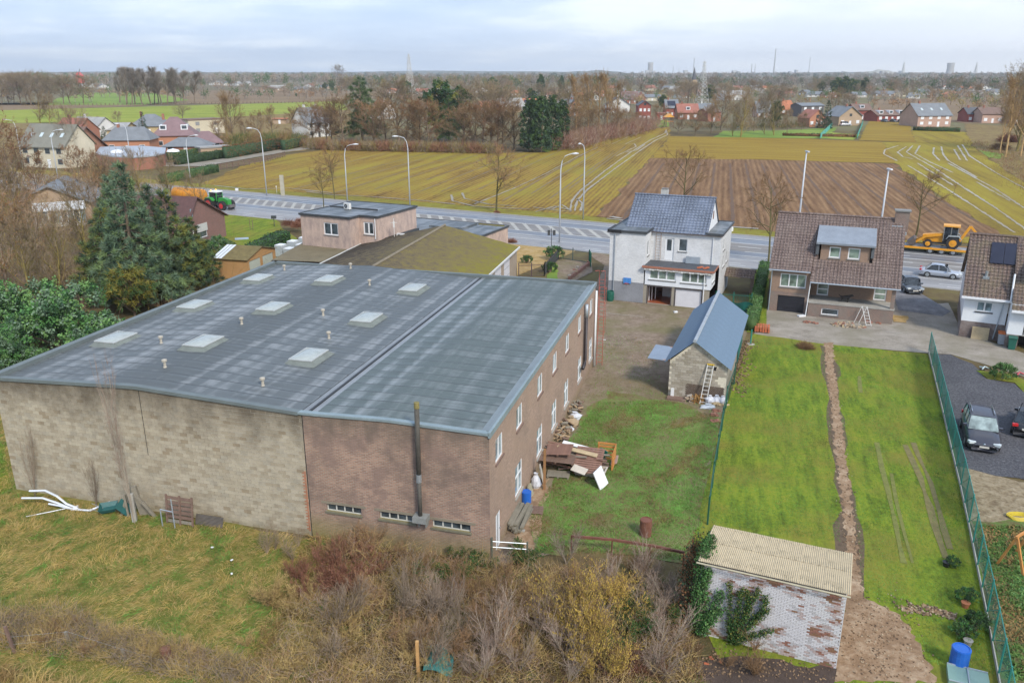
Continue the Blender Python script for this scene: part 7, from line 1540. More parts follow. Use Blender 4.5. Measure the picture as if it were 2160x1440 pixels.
m =MB();m.box(-3.5,-1.2,1.0,2.8,1.2,2.1);m.build('tipper_body',M('truck_blue',(0.03,.1,.28),.5,.2,2),tc);m =MB();m.box(-5.6,-1.2,.7,-3.7,1.2,2.9);m.build('cab',WHITE,tc)
for x in (-4.8,.6,1.9):
    for s in (-1,1): wheel_big(tc,x,s *1.0,.5,.4,GREYM,s)

# ================================================================== YARD THINGS
def pallet(mat,L=1.2,W=.8,n=7,sp=.55):
    m =MB()
    for k_ in range(n): y = -W /2 +W * (k_ +.5) /n;m.box(-L /2,y -W /n *sp *.8,.1,L /2,y +W /n *sp *.8,.125)
    for x in (-L /2 +.05,0,L /2 -.05): m.box(x -.05,-W /2,.0,x +.05,W /2,.1)
    return m
def put(m,name,mat,label,cat,loc,rot=(0,0,0),group=None):
    o =m.build(name,mat);o.location =loc;o.rotation_euler =rot;return tag(o,label,cat,group)
def at(px,py,z=0): return G(px,py,z)
PW =M('reddish_old_wood',(0.22,0.125,0.095),.85,.3,4)
def slatted(name,label,cat,loc,rot,L,W,n,mat,th=.03,gap=.25,beams=3,group=None):
    t =thing(name,label,cat,loc,0,group);t.rotation_euler =rot;me =None
    for k_ in range(n):
        y = -W /2 +W * (k_ +.5) /n
        if me is None: m =MB();w =W /n * (1 -gap) /2;m.box(-L /2,-w,0,L /2,w,th);me =m.mesh('slat',mat)
        obj('slat',me,t,(0,y,.08))
    for k_ in range(beams): m =MB();x = -L /2 +.08 + (L -.16) *k_ / (beams -1);m.box(x -.04,-W /2,0,x +.04,W /2,.08);m.build('batten',mat,t)
    return t
base =WP(WW +1.6,7.2);dz =math.radians(-15)
slatted('pallet','large slatted wooden panel lying topmost at the back left of the junk pile','pallet',at(1180,950,1.2),(.12,-.1,dz),1.5,1.2,9,PW)
slatted('pallet','big slatted panel of reddish wood leaning at the right of the junk pile','pallet',at(1242,972,.8),(.45,0,dz),1.6,1.9,12,PW)
slatted('pallet','dark slatted panel under the topmost one in the junk pile','pallet',at(1175,968,.85),(.1,.0,dz),2.1,1.0,7,WOODB)
slatted('pallet','low grey pallet at the front left foot of the junk pile','pallet',at(1178,1002,.08),(0,0,dz +.1),1.3,.8,6,WOODG)
slatted('pallet','small pallet upside down between the timbers and the grass','pallet',at(1128,1078,.05),(0,0,dz +.15),.9,.8,5,WOODB)
m =MB();m.box(-2.1,-1.0,0,1.7,.9,.55);m.box(-1.7,-.5,.55,.9,.8,.9)
rr =random.Random(21)
bm2 = []
for i,mt in enumerate((PW,WOODB,WOODG,WOODP)): m =MB();m.box(-1.0,-.06,0,1.0,.06,.05);bm2.append(m.mesh('board',mt))
jk =thing('board_pile','heap of loose reddish boards in the middle of the junk pile','boards',at(1210,985),dz)
for i in range(60): obj('board',rr.choice(bm2[:3]),jk,(rr.uniform(-1.3,1.2),rr.uniform(-.7,1.1),rr.uniform(.02,.95)),(rr.uniform(-.15,.15),rr.uniform(-.18,.18),rr.uniform(-.25,.25)))
def panel(label,loc,rot,sz,mat,name='panel',cat='panel',group=None): m =MB();m.cbox((0,0,0),sz);return put(m,name,mat,label,cat,loc,rot,group)
panel('long white plastic board lying across the back of the junk pile',at(1220,940,1.25),(.1,.1,dz -.12),(1.9,.3,.04),WHITE)
panel('pale brown plank beneath the long white board',at(1218,950,1.2),(.1,.1,dz -.1),(2.4,.35,.05),WOODP)
panel('white door panel leaning on the right front of the junk pile',at(1267,1008,.55),(.25,1.15,dz -.1),(1.1,.9,.05),WHITE)
panel('torn cream board resting on the front of the junk pile',at(1222,990,.6),(.35,.1,dz -.3),(.9,.5,.03),M('cream_board',(.5,.46,.4),.8,.15,3))
panel('grey board on the right end of the junk pile',at(1243,948,1.15),(.1,.1,dz),(.6,.4,.04),CONC)
panel('pinkish slab leaning at the far right end of the junk pile',at(1296,970,.25),(.1,-.4,dz),(.4,.9,.05),M('pink_slab',(.4,.28,.24),.9,.1,3))
panel('cream panel standing between the wall and the wooden post',at(1143,1000,.55),(.1,1.35,dz +.3),(1.1,.55,.05),M('cream_board',(0,0,0)))
m =MB();m.prism([(-.9,-.4),(.9,-.4),(.9,.4),(-.9,.4)],0,.06);m =MB()
o_,i_ = [(-.95,-.42),(.95,-.42),(.95,.42),(-.95,.42)],[(-.85,-.33),(.85,-.33),(.85,.33),(-.85,.33)]
A_ = [m.P((x *.82,y *.75,0)) for x,y in o_];B_ = [m.P((x,y,.5)) for x,y in o_];C_ = [m.P((x,y,.5)) for x,y in i_];D_ = [m.P((x *.85,y *.8,.12)) for x,y in i_]
for k_ in range(4):
    k2 = (k_ +1) % 4;m.fi((A_[k_],A_[k2],B_[k2],B_[k_]));m.fi((B_[k_],B_[k2],C_[k2],C_[k_]));m.fi((C_[k_],C_[k2],D_[k2],D_[k_]))
m.fi(D_);m.fi(A_[::-1]);put(m,'bathtub',M('dirty_enamel',(.5,.45,.38),.5,.15,2),'dirty white bathtub at the front of the junk pile','bathtub',at(1245,1002),(0,0,dz -.06))
cr =thing('pallet_crate','orange wooden crate frame standing at the right of the junk pile','crate',at(1276,982),dz);m =MB()
for x in (-.5,.5):
    for y in (-.6,.6): m.bar((x,y,0),(x,y,1.15),.08)
m.build('post',WOODO,cr)
for z in (.15,.4,.65,.9,1.1): m =MB();m.box(-.55,.58,z,.55,.62,z +.12);m.box(.52,-.6,z,.56,.6,z +.12);m.build('slat',WOODO,cr)
m =MB();m.lathe([(.28,.0),(.34,.38),(.36,.4),(.33,.38),(.26,.05)],4);m.T =None;put(m,'green_crate',GREENP,'green plastic box lying beside the orange crate','box',at(1266,962,.7),(.5,.2,dz +.78))
pt =MB();pt.box(-.07,-.07,0,.07,.07,2.5);put(pt,'wooden_post',M('tan_post',(.26,.14,.06),.8,.2,3),'tall brown wooden post standing left of the junk pile','post',at(1148,1033))
def barrel(label,loc,mat,r=.3,h=.9,name='barrel',rust=False,rot=(0,0,0)):
    t =thing(name,label,'barrel',loc);t.rotation_euler =rot;m =MB();m.lathe([(r *.93,0),(r,.08),(r,h *.3),(r *1.02,h *.33),(r,h *.36),(r,h *.64),(r *1.02,h *.67),(r,h *.7),(r,h *.9),(r *.95,h),(r *.85,h),(r *.85,h *.6)],18);m.build('body',mat,t,False)
    m =MB();m.lathe([(r *.84,h *.55),(r *.84,h *.58)],18);m.build('inside',BLACK if rust else M('inner_blue',(.008,.04,.2),.5,.2,2),t);m =MB();m.lathe([(r *1.03,h *.93),(r *1.03,h *.97)],18);m.build('rim_band',mat,t);return t
barrel('bright blue plastic barrel beside the warehouse wall under the lower window',at(1110,1060),BLUEP,.27,.7)
barrel('bright blue open barrel on the lawn at the bottom right corner',at(2020,1408),BLUEP,.34,.95)
barrel('rusty open oil drum standing in the back yard',at(1361,1130),RUST,.3,.95,rust=True)
tm =thing('timber_stack','stack of long weathered grey beams along the warehouse wall','timber',at(1092,1100),dz)
m =MB();m.box(-.09,-1.2,0,.09,1.2,.1);bme =m.mesh('beam',M('weathered_beam',(.2,.185,.145),.9,.25,4))
for i in range(14): obj('beam',bme,tm,(-.42 + (i % 5) *.21 +rr.uniform(-.03,.03),rr.uniform(-.15,.15),.12 + (i // 5) *.14),(rr.uniform(-.03,.03),0,rr.uniform(-.06,.06)))
for y in (-.9,.9): m =MB();m.box(-.6,y -.1,0,.6,y +.1,.12);m.build('support',CONC,tm)
panel('pale concrete slab leaning on the wall behind the blue barrel',at(1119,1034,.35),(.1,1.3,dz),(.7,.45,.08),M('lichen_slab',(.3,.28,.2),.9,.2,3))
sack(BAGW,'tall crumpled white sack against the warehouse wall left of the wooden post',at(1130,1028),(1.1,1.1,1.9),4)
sack(BAGW,'small white bag at the lower end of the grey beams',at(1076,1112),(.9,.9,.7),6)
# firewood and bags along the side wall
lg = []
for i in range(3): m =MB();m.tube([(-.2,0,0),(.2,0,0)],[.07,.065],7);lg.append(m.mesh('log',[M('split_log',(.33,.24,.15),.9,.3,5),WOODG,WOODB][i]))
def logs(label,loc,n,rx,ry,h,seed):
    t =thing('firewood_pile',label,'firewood',loc,dz);r =random.Random(seed)
    for i in range(n): q =r.random();obj('log',r.choice(lg),t,(r.uniform(-rx,rx),r.uniform(-ry,ry),.07 +h *q),(r.uniform(-.4,.4),r.uniform(-.5,.5),r.uniform(-.8,.8)))
    return t
logs('heap of split firewood nearest the junk pile',at(1185,918),60,.5,1.3,.55,1);logs('heap of firewood at the far end of the wall pile',at(1212,866),34,.4,1.0,.35,2)
sack(M('tan_sack',(.33,.25,.16),.9,.25,4),'fat tan sack between the two firewood heaps',at(1204,898),(1.9,1.9,1.4),3)
sack(BAGW,'grey plastic sheet bundle on the far side of the tan sack',at(1213,884),(1.7,1.5,1.1),12);sack(BAGW,'small white bag in front of the tan sack',at(1204,908),(.9,.8,.6),13)
# left: things leaning on the block wall
def strip3(pts,label,w=.12):
    m =MB();m.tube(pts,[w *.5] *len(pts),5);return put(m,'plastic_strip',M('white_pvc',(.62,.66,.72),.4,.08,2),label,'plastic strip',(0,0,0),(0,0,0),'bent white plastic strips before the block wall')
def gp(*l): return [tuple(G(x,y,z)) for x,y,z in l]
strip3(gp((62,1035,.75),(95,1034,.8),(120,1046,.7),(140,1062,.35),(165,1072,.12)),'uppermost curved white strip bending down to the right')
strip3(gp((46,1050,.5),(90,1050,.55),(120,1060,.4),(150,1072,.15),(190,1077,.05)),'second curved white strip just below the uppermost one')
strip3(gp((103,1062,.3),(125,1066,.25),(150,1073,.1)),'short thick white strip between the curved ones');strip3(gp((150,1074,.1),(190,1076,.12),(232,1058,.35)),'white strip curving up toward the green wheelbarrow');strip3(gp((55,1089,.06),(110,1078,.08),(165,1066,.1)),'straight thin white strip lying lowest on the grass',.06)
wb =thing('wheelbarrow','broken dark green wheelbarrow lying on its side among stakes','wheelbarrow',at(232,1082),.3);TEAL =M('teal_metal',(.02,.1,.1),.5,.3,3)
m =MB();A_ = [m.P(p) for p in ((-.45,-.3,.25),(.35,-.3,.3),(.35,.3,.5),(-.45,.3,.45))];B_ = [m.P(p) for p in ((-.65,-.45,.6),(.55,-.45,.65),(.55,.5,.85),(-.65,.5,.8))]
for k_ in range(4): k2 = (k_ +1) % 4;m.fi((A_[k_],A_[k2],B_[k2],B_[k_]))
m.fi(A_);m.build('tray',TEAL,wb);wb.scale = (.75,.75,.6);m =MB();m.tube([(.9,0,.12),(.9,.1,.12)],.2,12);m.build('wheel',RUBBER,wb);m =MB();m.tube([(.9,.05,.15),(-.4,-.25,.3),(-1.1,-.3,.9)],.025,5);m.tube([(.9,.05,.15),(-.4,.25,.4),(-1.1,.3,1.0)],.025,5);m.build('handle',GREYM,wb)
panel('folded dark green sheet propped up right of the wheelbarrow',at(262,1070,.5),(.8,.9,.4),(.8,.6,.03),TEAL)
for i,(x,y,h,lx,r_) in enumerate(((256,1088,2.0,.35,.06),(285,1100,1.6,.0,.11),(272,1090,1.3,-.05,.05),(302,1085,1.7,-.15,.12),(312,1085,1.5,-.4,.09),(320,1086,1.3,-.45,.08),(328,1090,1.1,-.5,.07))):
    m =MB();m.box(-r_,-r_,0,r_,r_,h);put(m,'wooden_stake' if i != 1 else 'concrete_post',WOODG if i != 1 else CONC,['leftmost tall thin stake leaning right beside the green sheet','square grey concrete post before the block wall','thin stake just left of the concrete post','thick dark stake right of the concrete post','leaning stake, second of the bundle right of the post','leaning stake, third of the bundle right of the post','shortest leaning stake at the right of the bundle'][i],'post',at(x,y),(0,lx,.2))
ol =thing('old_shutter','old wooden crate side leaning upright against the block wall','wooden panel',at(380,1107),WA);ol.rotation_euler = (-.12,0,WA)
for z in (.1,.35,.6,.85,1.1,1.35): m =MB();m.box(-.75,-.03,z,.75,.03,z +.16);m.build('slat',WOODB if z >.3 else WOODG,ol)
for x in (-.78,0,.72): m =MB();m.box(x,-.06,0,x +.1,0,1.6);m.build('post',WOODB,ol)
m =MB(); 
for a,b in (((345,1108,0),(345,1108,1.0)),((371,1113,0),(371,1113,1.7)),((345,1108,1.0),(371,1113,.98))): m.tube([tuple(G(a[0],a[1]) +Vector((0,-.1,a[2]))),tuple(G(b[0],b[1]) +Vector((0,-.1,b[2])))],.03,5)
put(m,'tube_frame',ZINC,'grey tubular metal frame in front of the old crate side','frame',(0,0,0))
b =MB();L_ = []
for k_ in range(25): x = -.85 +1.7 *k_ /24;pass
for k_ in range(19): z =.02 +.6 *k_ /18;y =.025 * (1 if k_ % 2 else -1);L_.append((b.P((-.8,y,z)),b.P((.8,y,z))))
for p,q in zip(L_,L_[1:]): b.fi((p[0],p[1],q[1],q[0]))
put(b,'corrugated_panel',M('dark_corrugated',(.13,.115,.1),.9,.3,3),'low dark corrugated sheet leaning on the block wall','panel',at(440,1112),(-.35,0,WA))
for i,px in enumerate(((449,1163),(490,1190),(490,1219))): m =MB();m.cbox((0,0,.25),(.12,.08,.03),i);put(m,'litter',WHITE,['scrap of white litter in the meadow, uppermost','scrap of white litter in the meadow, middle','scrap of white litter in the meadow, lowest'][i],'litter',at(*px))
# meadow wire fence
for i,(x,y,h,mt,l) in enumerate(((32,1378,1.3,WOODB,'dark leaning fence stake at the bottom left'),(148,1362,.7,WOODG,'grey weathered fence stake in the dry grass'),(265,1390,.5,WOODG,'short grey stake nearly hidden in the grass'),(400,1425,.5,WOODG,'pale stake at the bottom of the meadow'))): m =MB();m.box(-.05,-.05,0,.05,.05,h);put(m,'fence_post',mt,l,'post',at(x,y),(0,-.12,0))
m =MB(); 
for z in (.35,.7): m.tube([tuple(G(-20,1350) +Vector((0,0,z))),tuple(G(32,1378) +Vector((0,0,z +.1))),tuple(G(148,1362) +Vector((0,0,z))),tuple(G(265,1390) +Vector((0,0,z -.25))),tuple(G(400,1425) +Vector((0,0,z -.3)))],.004,3,False)
put(m,'fence_wire',GREYM,'slack grey wires strung between the meadow stakes','wire',(0,0,0))
st =thing('tree_stump','reddish-brown rotting tree stump in the foreground grass','stump',at(352,1392));m =MB();m.lathe([(.3,0),(.25,.15),(.22,.4),(.21,.58),(.16,.6)],11);m.build('trunk',M('red_bark',(.16,.075,.05),.95,.35,4,bump=.8),st)
# gate and rods at the corner
gt =thing('metal_gate','low grey tubular gate between posts at the near corner of the warehouse','gate',(0,0,0))
a_,b_ =at(1038,1190),at(1112,1185);m =MB();m.tube([tuple(a_),tuple(a_ +Vector((0,0,1.45)))],.05,6);m.build('post',M('green_post',(.1,.11,.08),.8,.3,3),gt);m =MB();m.tube([tuple(b_),tuple(b_ +Vector((0,0,1.1)))],.05,6);m.build('post',M('green_post',(0,0,0)),gt)
for z in (1.0,.7): m =MB();m.tube([tuple(a_ +Vector((0,0,z +.25))),tuple(b_ +Vector((0,0,z)))],.025,5);m.build('rail',ZINC,gt)
lwl =thing('low_fence','rusty low rail fence overgrown with brambles behind the thicket','fence',(0,0,0));pts_ = [at(x,y) for x,y in ((1205,1165),(1290,1172),(1370,1185),(1440,1200))]
for p in pts_: m =MB();m.tube([tuple(p),tuple(p +Vector((0,0,.95)))],.04,5);m.build('post',RUST,lwl)
for p,q in zip(pts_,pts_[1:]): m =MB();m.bar(tuple(p +Vector((0,0,.9))),tuple(q +Vector((0,0,.9))),.09,.12);m.build('rail',RUST,lwl)
m =MB();m.box(-.06,-.06,0,.06,.06,1.7);put(m,'wooden_stake',M('orange_stake',(.45,.26,.1),.9,.3,5),'bright orange-brown stake in the middle of the foreground thicket','post',at(883,1430))
m =MB();rr =random.Random(2);gg = {}
for i in range(6):
    for j in range(6): gg[i,j] =m.P((i *.22,j *.3,.35 +rr.uniform(-.1,.12) +.15 *math.sin(i)))
for i in range(5):
    for j in range(5): m.fi((gg[i,j],gg[i +1,j],gg[i +1,j +1],gg[i,j +1]))
put(m,'tarpaulin',M('teal_tarp',(.04,.2,.19),.6,.3,3),'teal tarpaulin half hidden in the thicket beside the orange stake','tarpaulin',at(893,1435),(0,0,0))
# mesh fences
def meshmat(name,c,dens):
    t =NT(name);uv =t.coord('UV');s =t.n.new('ShaderNodeSeparateXYZ');t.l.new(uv,s.inputs[0]);n =t.noise(uv,.8,3)
    t.set('Base Color',t.ramp(n,[(.3,mul(c,.7)),(.7,mul(c,1.3))])).set('Roughness',.7).set('Alpha',dens);return t.mat
TQ =meshmat('turquoise_windbreak_net',(0.03,0.22,0.18),.72);TQ2 =meshmat('thin_green_net',(0.05,0.26,0.2),.45);TQP =M('turquoise_post',(0.03,.24,.20),.5,.15,2)
fp = [G(*p) for p in ((1958,745),(1974,812),(1990,880),(2007,955),(2025,1030),(2042,1110),(2060,1200),(2080,1300),(2104,1430))] + [Vector((17.2,22.5,0))]
fn =thing('mesh_fence','long turquoise mesh fence on concrete plates beside the gravel yard','fence',(0,0,0))
for i in range(len(fp) -1):
    a,b_ =fp[i],fp[i +1];nsub =2 if (b_ -a).length >3.2 else 1
    for k_ in range(nsub):
        p,q =a.lerp(b_,k_ /nsub),a.lerp(b_,(k_ +1) /nsub);d = (q -p).normalized()
        m =MB();m.tube([tuple(p),tuple(p +Vector((0,0,1.85)))],.035,6);m.build('post',TQP,fn)
        m =MB();m.bar(tuple(p +Vector((0,0,.13))),tuple(q +Vector((0,0,.13))),.05,.26);m.build('base_plate',CONC,fn)
        m =MB();m.face([(p.x,p.y,.28),(q.x,q.y,.28),(q.x,q.y,1.8),(p.x,p.y,1.8)]);m.build('net',TQ if i <5 else TQ2,fn)
        m =MB();m.tube([tuple(p +Vector((0,0,1.8))),tuple(q +Vector((0,0,1.8)))],.02,4);m.tube([tuple(p +Vector((0,0,.3))),tuple(q +Vector((0,0,1.7)))],.015,4);m.build('rail',TQP,fn)
wf =thing('wire_fence','thin dark green wire mesh fence between yard and lawn','fence',(0,0,0));DG =M('dark_green_wire',(.01,.09,.06),.5,.2,2);GN =meshmat('green_wire_mesh',(0.015,.11,.08),.22)
wp = [G(*p) for p in ((1492,1108),(1502,1030),(1512,970),(1522,910),(1531,862),(1548,812))]
for i,(a,b_) in enumerate(zip(wp,wp[1:])):
    m =MB();m.tube([tuple(a),tuple(a +Vector((0,0,1.7)))],.045,6);m.build('post',DG,wf);m =MB();m.face([(a.x,a.y,.05),(b_.x,b_.y,.05),(b_.x,b_.y,1.5),(a.x,a.y,1.5)]);m.build('net',GN,wf)
    m =MB();m.tube([tuple(a +Vector((0,0,1.5))),tuple(b_ +Vector((0,0,1.5)))],.03,4);m.build('rail',DG,wf)
    for k_ in range(1,4): c =a.lerp(b_,k_ /4);m =MB();m.tube([tuple(c),tuple(c +Vector((0,0,1.5)))],.012,4);m.build('wire',DG,wf)
m =MB();m.tube([tuple(wp[-1]),tuple(wp[-1] +Vector((0,0,1.8)))],.045,6);m.build('post',DG,wf)
m =MB();m.tube([(0,0,0),(0,0,1.35)],.06,8);pl =thing('garden_pole','turquoise pole on a round foot standing on the lawn','pole',at(1583,727));m.build('pole',TQP,pl);m =MB();m.lathe([(.38,0),(.38,.06),(.1,.08)],14);m.build('foot',CONC,pl)
tb =thing('brick_pallet','pallet stacked with orange roof tiles beside the hedge','tiles',at(1608,699),-.3);m =MB();m.box(-.08,-.14,0,.08,.14,.22);tm_ =m.mesh('tile',M('orange_tile',(0,0,0)))
for i in range(6):
    for j in range(4):
        for k_ in range(2): obj('tile',tm_,tb,(-.6 +i *.22,-.5 +j *.32,.12 +k_ *.23 +rr.uniform(-.02,.02)),(rr.uniform(-.1,.1),0,rr.uniform(-.2,.2)))
heap('rubble_heap','heap of broken bricks and sand below the terrace of the brown house','rubble',at(1788,688),90,1.5,.7,.35,stm,20,HA);heap('rubble_heap','thin scatter of dark bricks right of the step ladder','rubble',at(1842,682),16,.6,.3,.1,[stm[3]],21,HA);heap('rubble_heap','thin scatter of bricks left of the rubble heap','rubble',at(1710,682),12,.7,.25,.08,[stm[3]],22,HA)
sheet('sand_patch',[(1880,665),(1915,668),(1912,682),(1885,680)],0.08,M_sand,amp=.15,step=.5)
# wrapped pallets by the hedge
WR2 =M('wrapped_plastic',(.42,.46,.48),.35,.25,2.5)
k0 =G(566,552);ii =0
wlab = ['nearest row','second row','third row','farthest row']
for r_ in range(4):
    for c_ in range(3):
        p =k0 +Vector((math.sin(.35),math.cos(.35),0)) * (r_ *2.6 +3.0) +Vector((math.cos(.35),-math.sin(.35),0)) * (c_ *1.25 -.2)
        tt =thing('wrapped_pallet','plastic-wrapped pallet, %s of its row, in the %s' % (['left','middle','right'][c_],wlab[r_]),'pallet',p,-.35 +rr.uniform(-.05,.05),'wrapped pallets between hedge and pink house')
        m =MB();m.box(-.5,-.6,.14,.5,.6,1.15 if c_ else 1.5);m.build('goods',WR2,tt);m =MB();m.box(-.55,-.65,0,.55,.65,.13);m.build('base',WOODG,tt);m =MB();m.box(-.48,-.58,(1.15 if c_ else 1.5) +.003,.48,.58,(1.15 if c_ else 1.5) +.06);m.build('cover',WHITE,tt)
m =MB();m.cbox((0,0,.1),(1.8,1,.12),.3);put(m,'blue_sheet',M('pale_blue_cover',(.3,.38,.45),.6,.2,2),'small pale blue sheet lying on the side lawn','sheet',at(510,505))
mbx =thing('letter_box','dark letter box on a post beside the cycle path','letter box',at(579,478));m =MB();m.box(-.04,-.04,0,.04,.04,1.2);m.build('post',DARKM,mbx);m =MB();m.box(-.35,-.2,1.2,.35,.2,1.65);m.build('box',DARKM,mbx)
m =MB();m.tube([(-.2,0,0),(-.2,0,1.7)],.04,5);m.tube([(.2,0,0),(.2,0,1.7)],.04,5);put(m,'tree_support',WOODB,'pair of brown support stakes on the side lawn','stakes',at(531,486))
m =MB();m.box(-.35,-.2,0,.35,.2,3.8);put(m,'concrete_pillar',M('lichen_concrete',(.38,.36,.28),.9,.2,1.5),'square concrete pillar in the field edge beside the highway','pillar',at(597,413))
for i,(px,l) in enumerate((((500,404),'small white marker box left of the tall curved lamp'),((1542,488),'small white marker box at the edge of the ploughed field'))): m =MB();m.box(-.25,-.2,0,.25,.2,.6);put(m,'marker_box',WHITE,l,'marker',at(*px))
m =MB();m.tube([(0,0,0),(0,0,1.3)],.03,5);m.cbox((0,0,1.3),(.2,.1,.2));put(m,'marker_post',WHITE,'thin white marker post left of the concrete pillar','post',at(584,408))
rs =thing('road_sign','red and white triangular road sign beside the brick house roof','sign',at(462,478));m =MB();m.tube([(0,0,0),(0,0,2.3)],.04,6);m.build('post',GREYM,rs);m =MB();m.xz([(-.45,1.9),(.45,1.9),(0,2.7)],-.04,-.02);f_ =m.build('plate',RED,rs);m =MB();m.xz([(-.25,2.0),(.25,2.0),(0,2.45)],-.055,-.045);m.build('inner_plate',WHITE,f_)
# iron gates and railings by the mossy hall
def railing(a,b_,h,label,mat=DARKM,sp=.14,name='railing',cat='railing',sub=1):
    t =thing(name,label,cat,(0,0,0));L = (b_ -a).length;n =int(L /sp);m =MB()
    for k_ in range(n +1): p =a.lerp(b_,k_ /n);m.bar(tuple(p +Vector((0,0,.1))),tuple(p +Vector((0,0,h))),.025)
    m.build('bars',mat,t)['kind'] ='stuff'
    for z in (.15,h -.15): m =MB();m.bar(tuple(a +Vector((0,0,z))),tuple(b_ +Vector((0,0,z))),.05);m.build('rail',mat,t)
    for p in (a,a.lerp(b_,.5),b_): m =MB();m.bar(tuple(p),tuple(p +Vector((0,0,h +.15))),.1);m.build('post',mat,t)
    return t
railing(G(1094,585),G(1148,583),1.5,'dark iron double gate across the ochre forecourt',M('rusty_iron',(.09,.06,.06),.7,.2,3),name='iron_gate',cat='gate');railing(G(1148,583),G(1178,548),1.4,'slanting iron railing right of the forecourt gate');railing(G(1175,545),G(1242,556),1.5,'grey-green iron railing along the highway front',M('green_iron',(.06,.09,.085),.6,.2,3));railing(G(1243,556),G(1246,564),1.6,'short dark green gate leaf at the end of the railing',GREENP,name='gate_leaf',cat='gate')
pr_ =railing(G(1508,650),G(1583,655),1.6,'dark green bar gate under the tiled porch',GREENP,name='garden_gate',cat='gate')
m =MB();m.cbox((0,0,.25),(.25,3.6,.5),.0); 
lw2 =thing('low_brick_wall','low crumbling brick wall with loose orange bricks beside the drive','wall',(0,0,0));a_,b_ =G(1200,592),G(1243,560);m =MB();m.bar(tuple(a_ +Vector((0,0,.2))),tuple(b_ +Vector((0,0,.25))),.25,.5);m.build('masonry',M('old_red_masonry',(.17,.09,.07),.95,.3,3),lw2)
for k_ in range(14): p =a_.lerp(b_,rr.random()) +Vector((rr.uniform(-.5,.1),0,.02 + (.45 if rr.random() <.5 else 0)));obj('stone',rr.choice(stm[1:]),lw2,p,(0,0,rr.uniform(0,3)))
sg =thing('shop_sign','dark wrought-iron sign frame on a post at the forecourt','sign',at(1163,520));m =MB();m.tube([(0,0,0),(0,0,2.4)],.05,6);m.build('post',DARKM,sg)
for x in (-.35,.35): m =MB();m.xz([(x -.18,1.5),(x +.18,1.5),(x +.18,2.2),(x -.18,2.2)],-.03,.03);m.build('panel',DARKM,sg)
# tiled porch roof between the two houses
pc =thing('tiled_porch','brown tiled porch roof on brick piers right of the white house','porch',G(1503,612),HA);m =MB();tiles_mb(m,0,4.2,-.8,1.8,.4,2.5,.3,.33);m.face([(0,.4,2.48),(4.2,.4,2.48),(4.2,1.4,1.9),(0,1.4,1.9)]);m.build('roof',T_brown2,pc)
for x in (.1,3.8): m =MB();m.box(x,-.2,0,x +.35,.2,2.1);m.build('pier',BP,pc)
m =MB();gg = {}
for i in range(8):
    for j in range(5): gg[i,j] =m.P((i *.28,.1 *math.sin(i *1.3) +j *.12,1.5 -j *.33 -.12 *math.sin(i)))
for i in range(7):
    for j in range(4): m.fi((gg[i,j],gg[i,j +1],gg[i +1,j +1],gg[i +1,j]))
put(m,'green_tarpaulin',meshmat('dark_teal_net',(.01,.13,.11),.95),'dark teal net draped behind the blue-roofed shed','net',at(1540,668),(0,0,-.35));m2 =MB();m2.T =None
put((lambda mm: (mm.cbox((0,0,.8),(.05,5.5,1.4)),mm)[1])(MB()),'net_screen',meshmat('dark_teal_net',(.01,.13,.11),.95),'dark teal net screen along the right side of the block shed','net',at(1560,745),(0,0,-.33))
# playground frame, hose and cold frame at the right edge
sw =thing('swing_frame','orange wooden swing frame at the right edge of the photo','swing frame',at(2150,1190),.6); 
for x in (-.9,.9): m =MB();m.bar((x,-.6,0),(x,0,1.8),.1);m.bar((x,.6,0),(x,0,1.8),.1);m.build('leg',WOODO,sw)
m =MB();m.bar((-1,0,1.8),(1,0,1.8),.1);m.build('crossbeam',WOODO,sw)
m =MB(); 
for k_ in range(4): m.tube([(.45 *math.cos(a) * (1 +.1 *k_),.3 *math.sin(a) +.05 *k_,.05 +.04 *k_) for a in [x *.45 for x in range(15)]],.03,5,False)
put(m,'garden_hose',M('yellow_hose',(.55,.42,.03),.5,.1,2),'yellow coiled garden hose at the right edge','hose',at(2150,1095))
cf =thing('cold_frame','glass cold frame on the lawn below the blue barrel','cold frame',at(2040,1440),-.4);m =MB();m.box(-.7,-.5,0,.7,.5,.3);m.build('box',M('pale_green_glass',(.2,.32,.28),.2,.1,2),cf);m =MB();m.bar((-.7,-.5,.32),(.7,-.5,.32),.04);m.bar((-.7,.5,.32),(.7,.5,.32),.04);m.bar((0,-.5,.32),(0,.5,.32),.04);m.build('frame',ZINC,cf)
for i,(px,l) in enumerate((((2040,1362),'grey flower pot beside the dark potted shrub'),((1995,1196),'small black pot left of the withered shrub'),((2035,1282),'terracotta pot under the tall thin shrub'))): m =MB();m.lathe([(.12,0),(.17,.28),(.19,.3),(.15,.3)],12);put(m,'flower_pot',[CONC,BLACK,M('terracotta',(.4,.15,.07),.8,.1,2)][i],l,'pot',at(*px))
for i,(px,mt,l) in enumerate((((2078,780),M('pale_toy',(.45,.55,.58),.4,.3,6),'pale toy bicycle lying at the edge of the concrete yard'),((2152,792),M('red_toy',(.5,.06,.08),.4,.3,6),'red toy lying right of the round box bush'))):
    t =thing('toy',l,'toy',at(*px),.4); 
    for x in (-.35,.35): m =MB();m.tube([(x +.2 *math.cos(a),.2 *math.sin(a),.06) for a in [k_ *.785 for k_ in range(9)]],.025,5,False);m.build('wheel',RUBBER,t)
    m =MB();m.tube([(-.35,0,.1),(0,.1,.25),(.35,0,.1)],.05,5);m.tube([(-.1,.1,.2),(-.15,.4,.15)],.04,5);m.build('frame',mt,t)
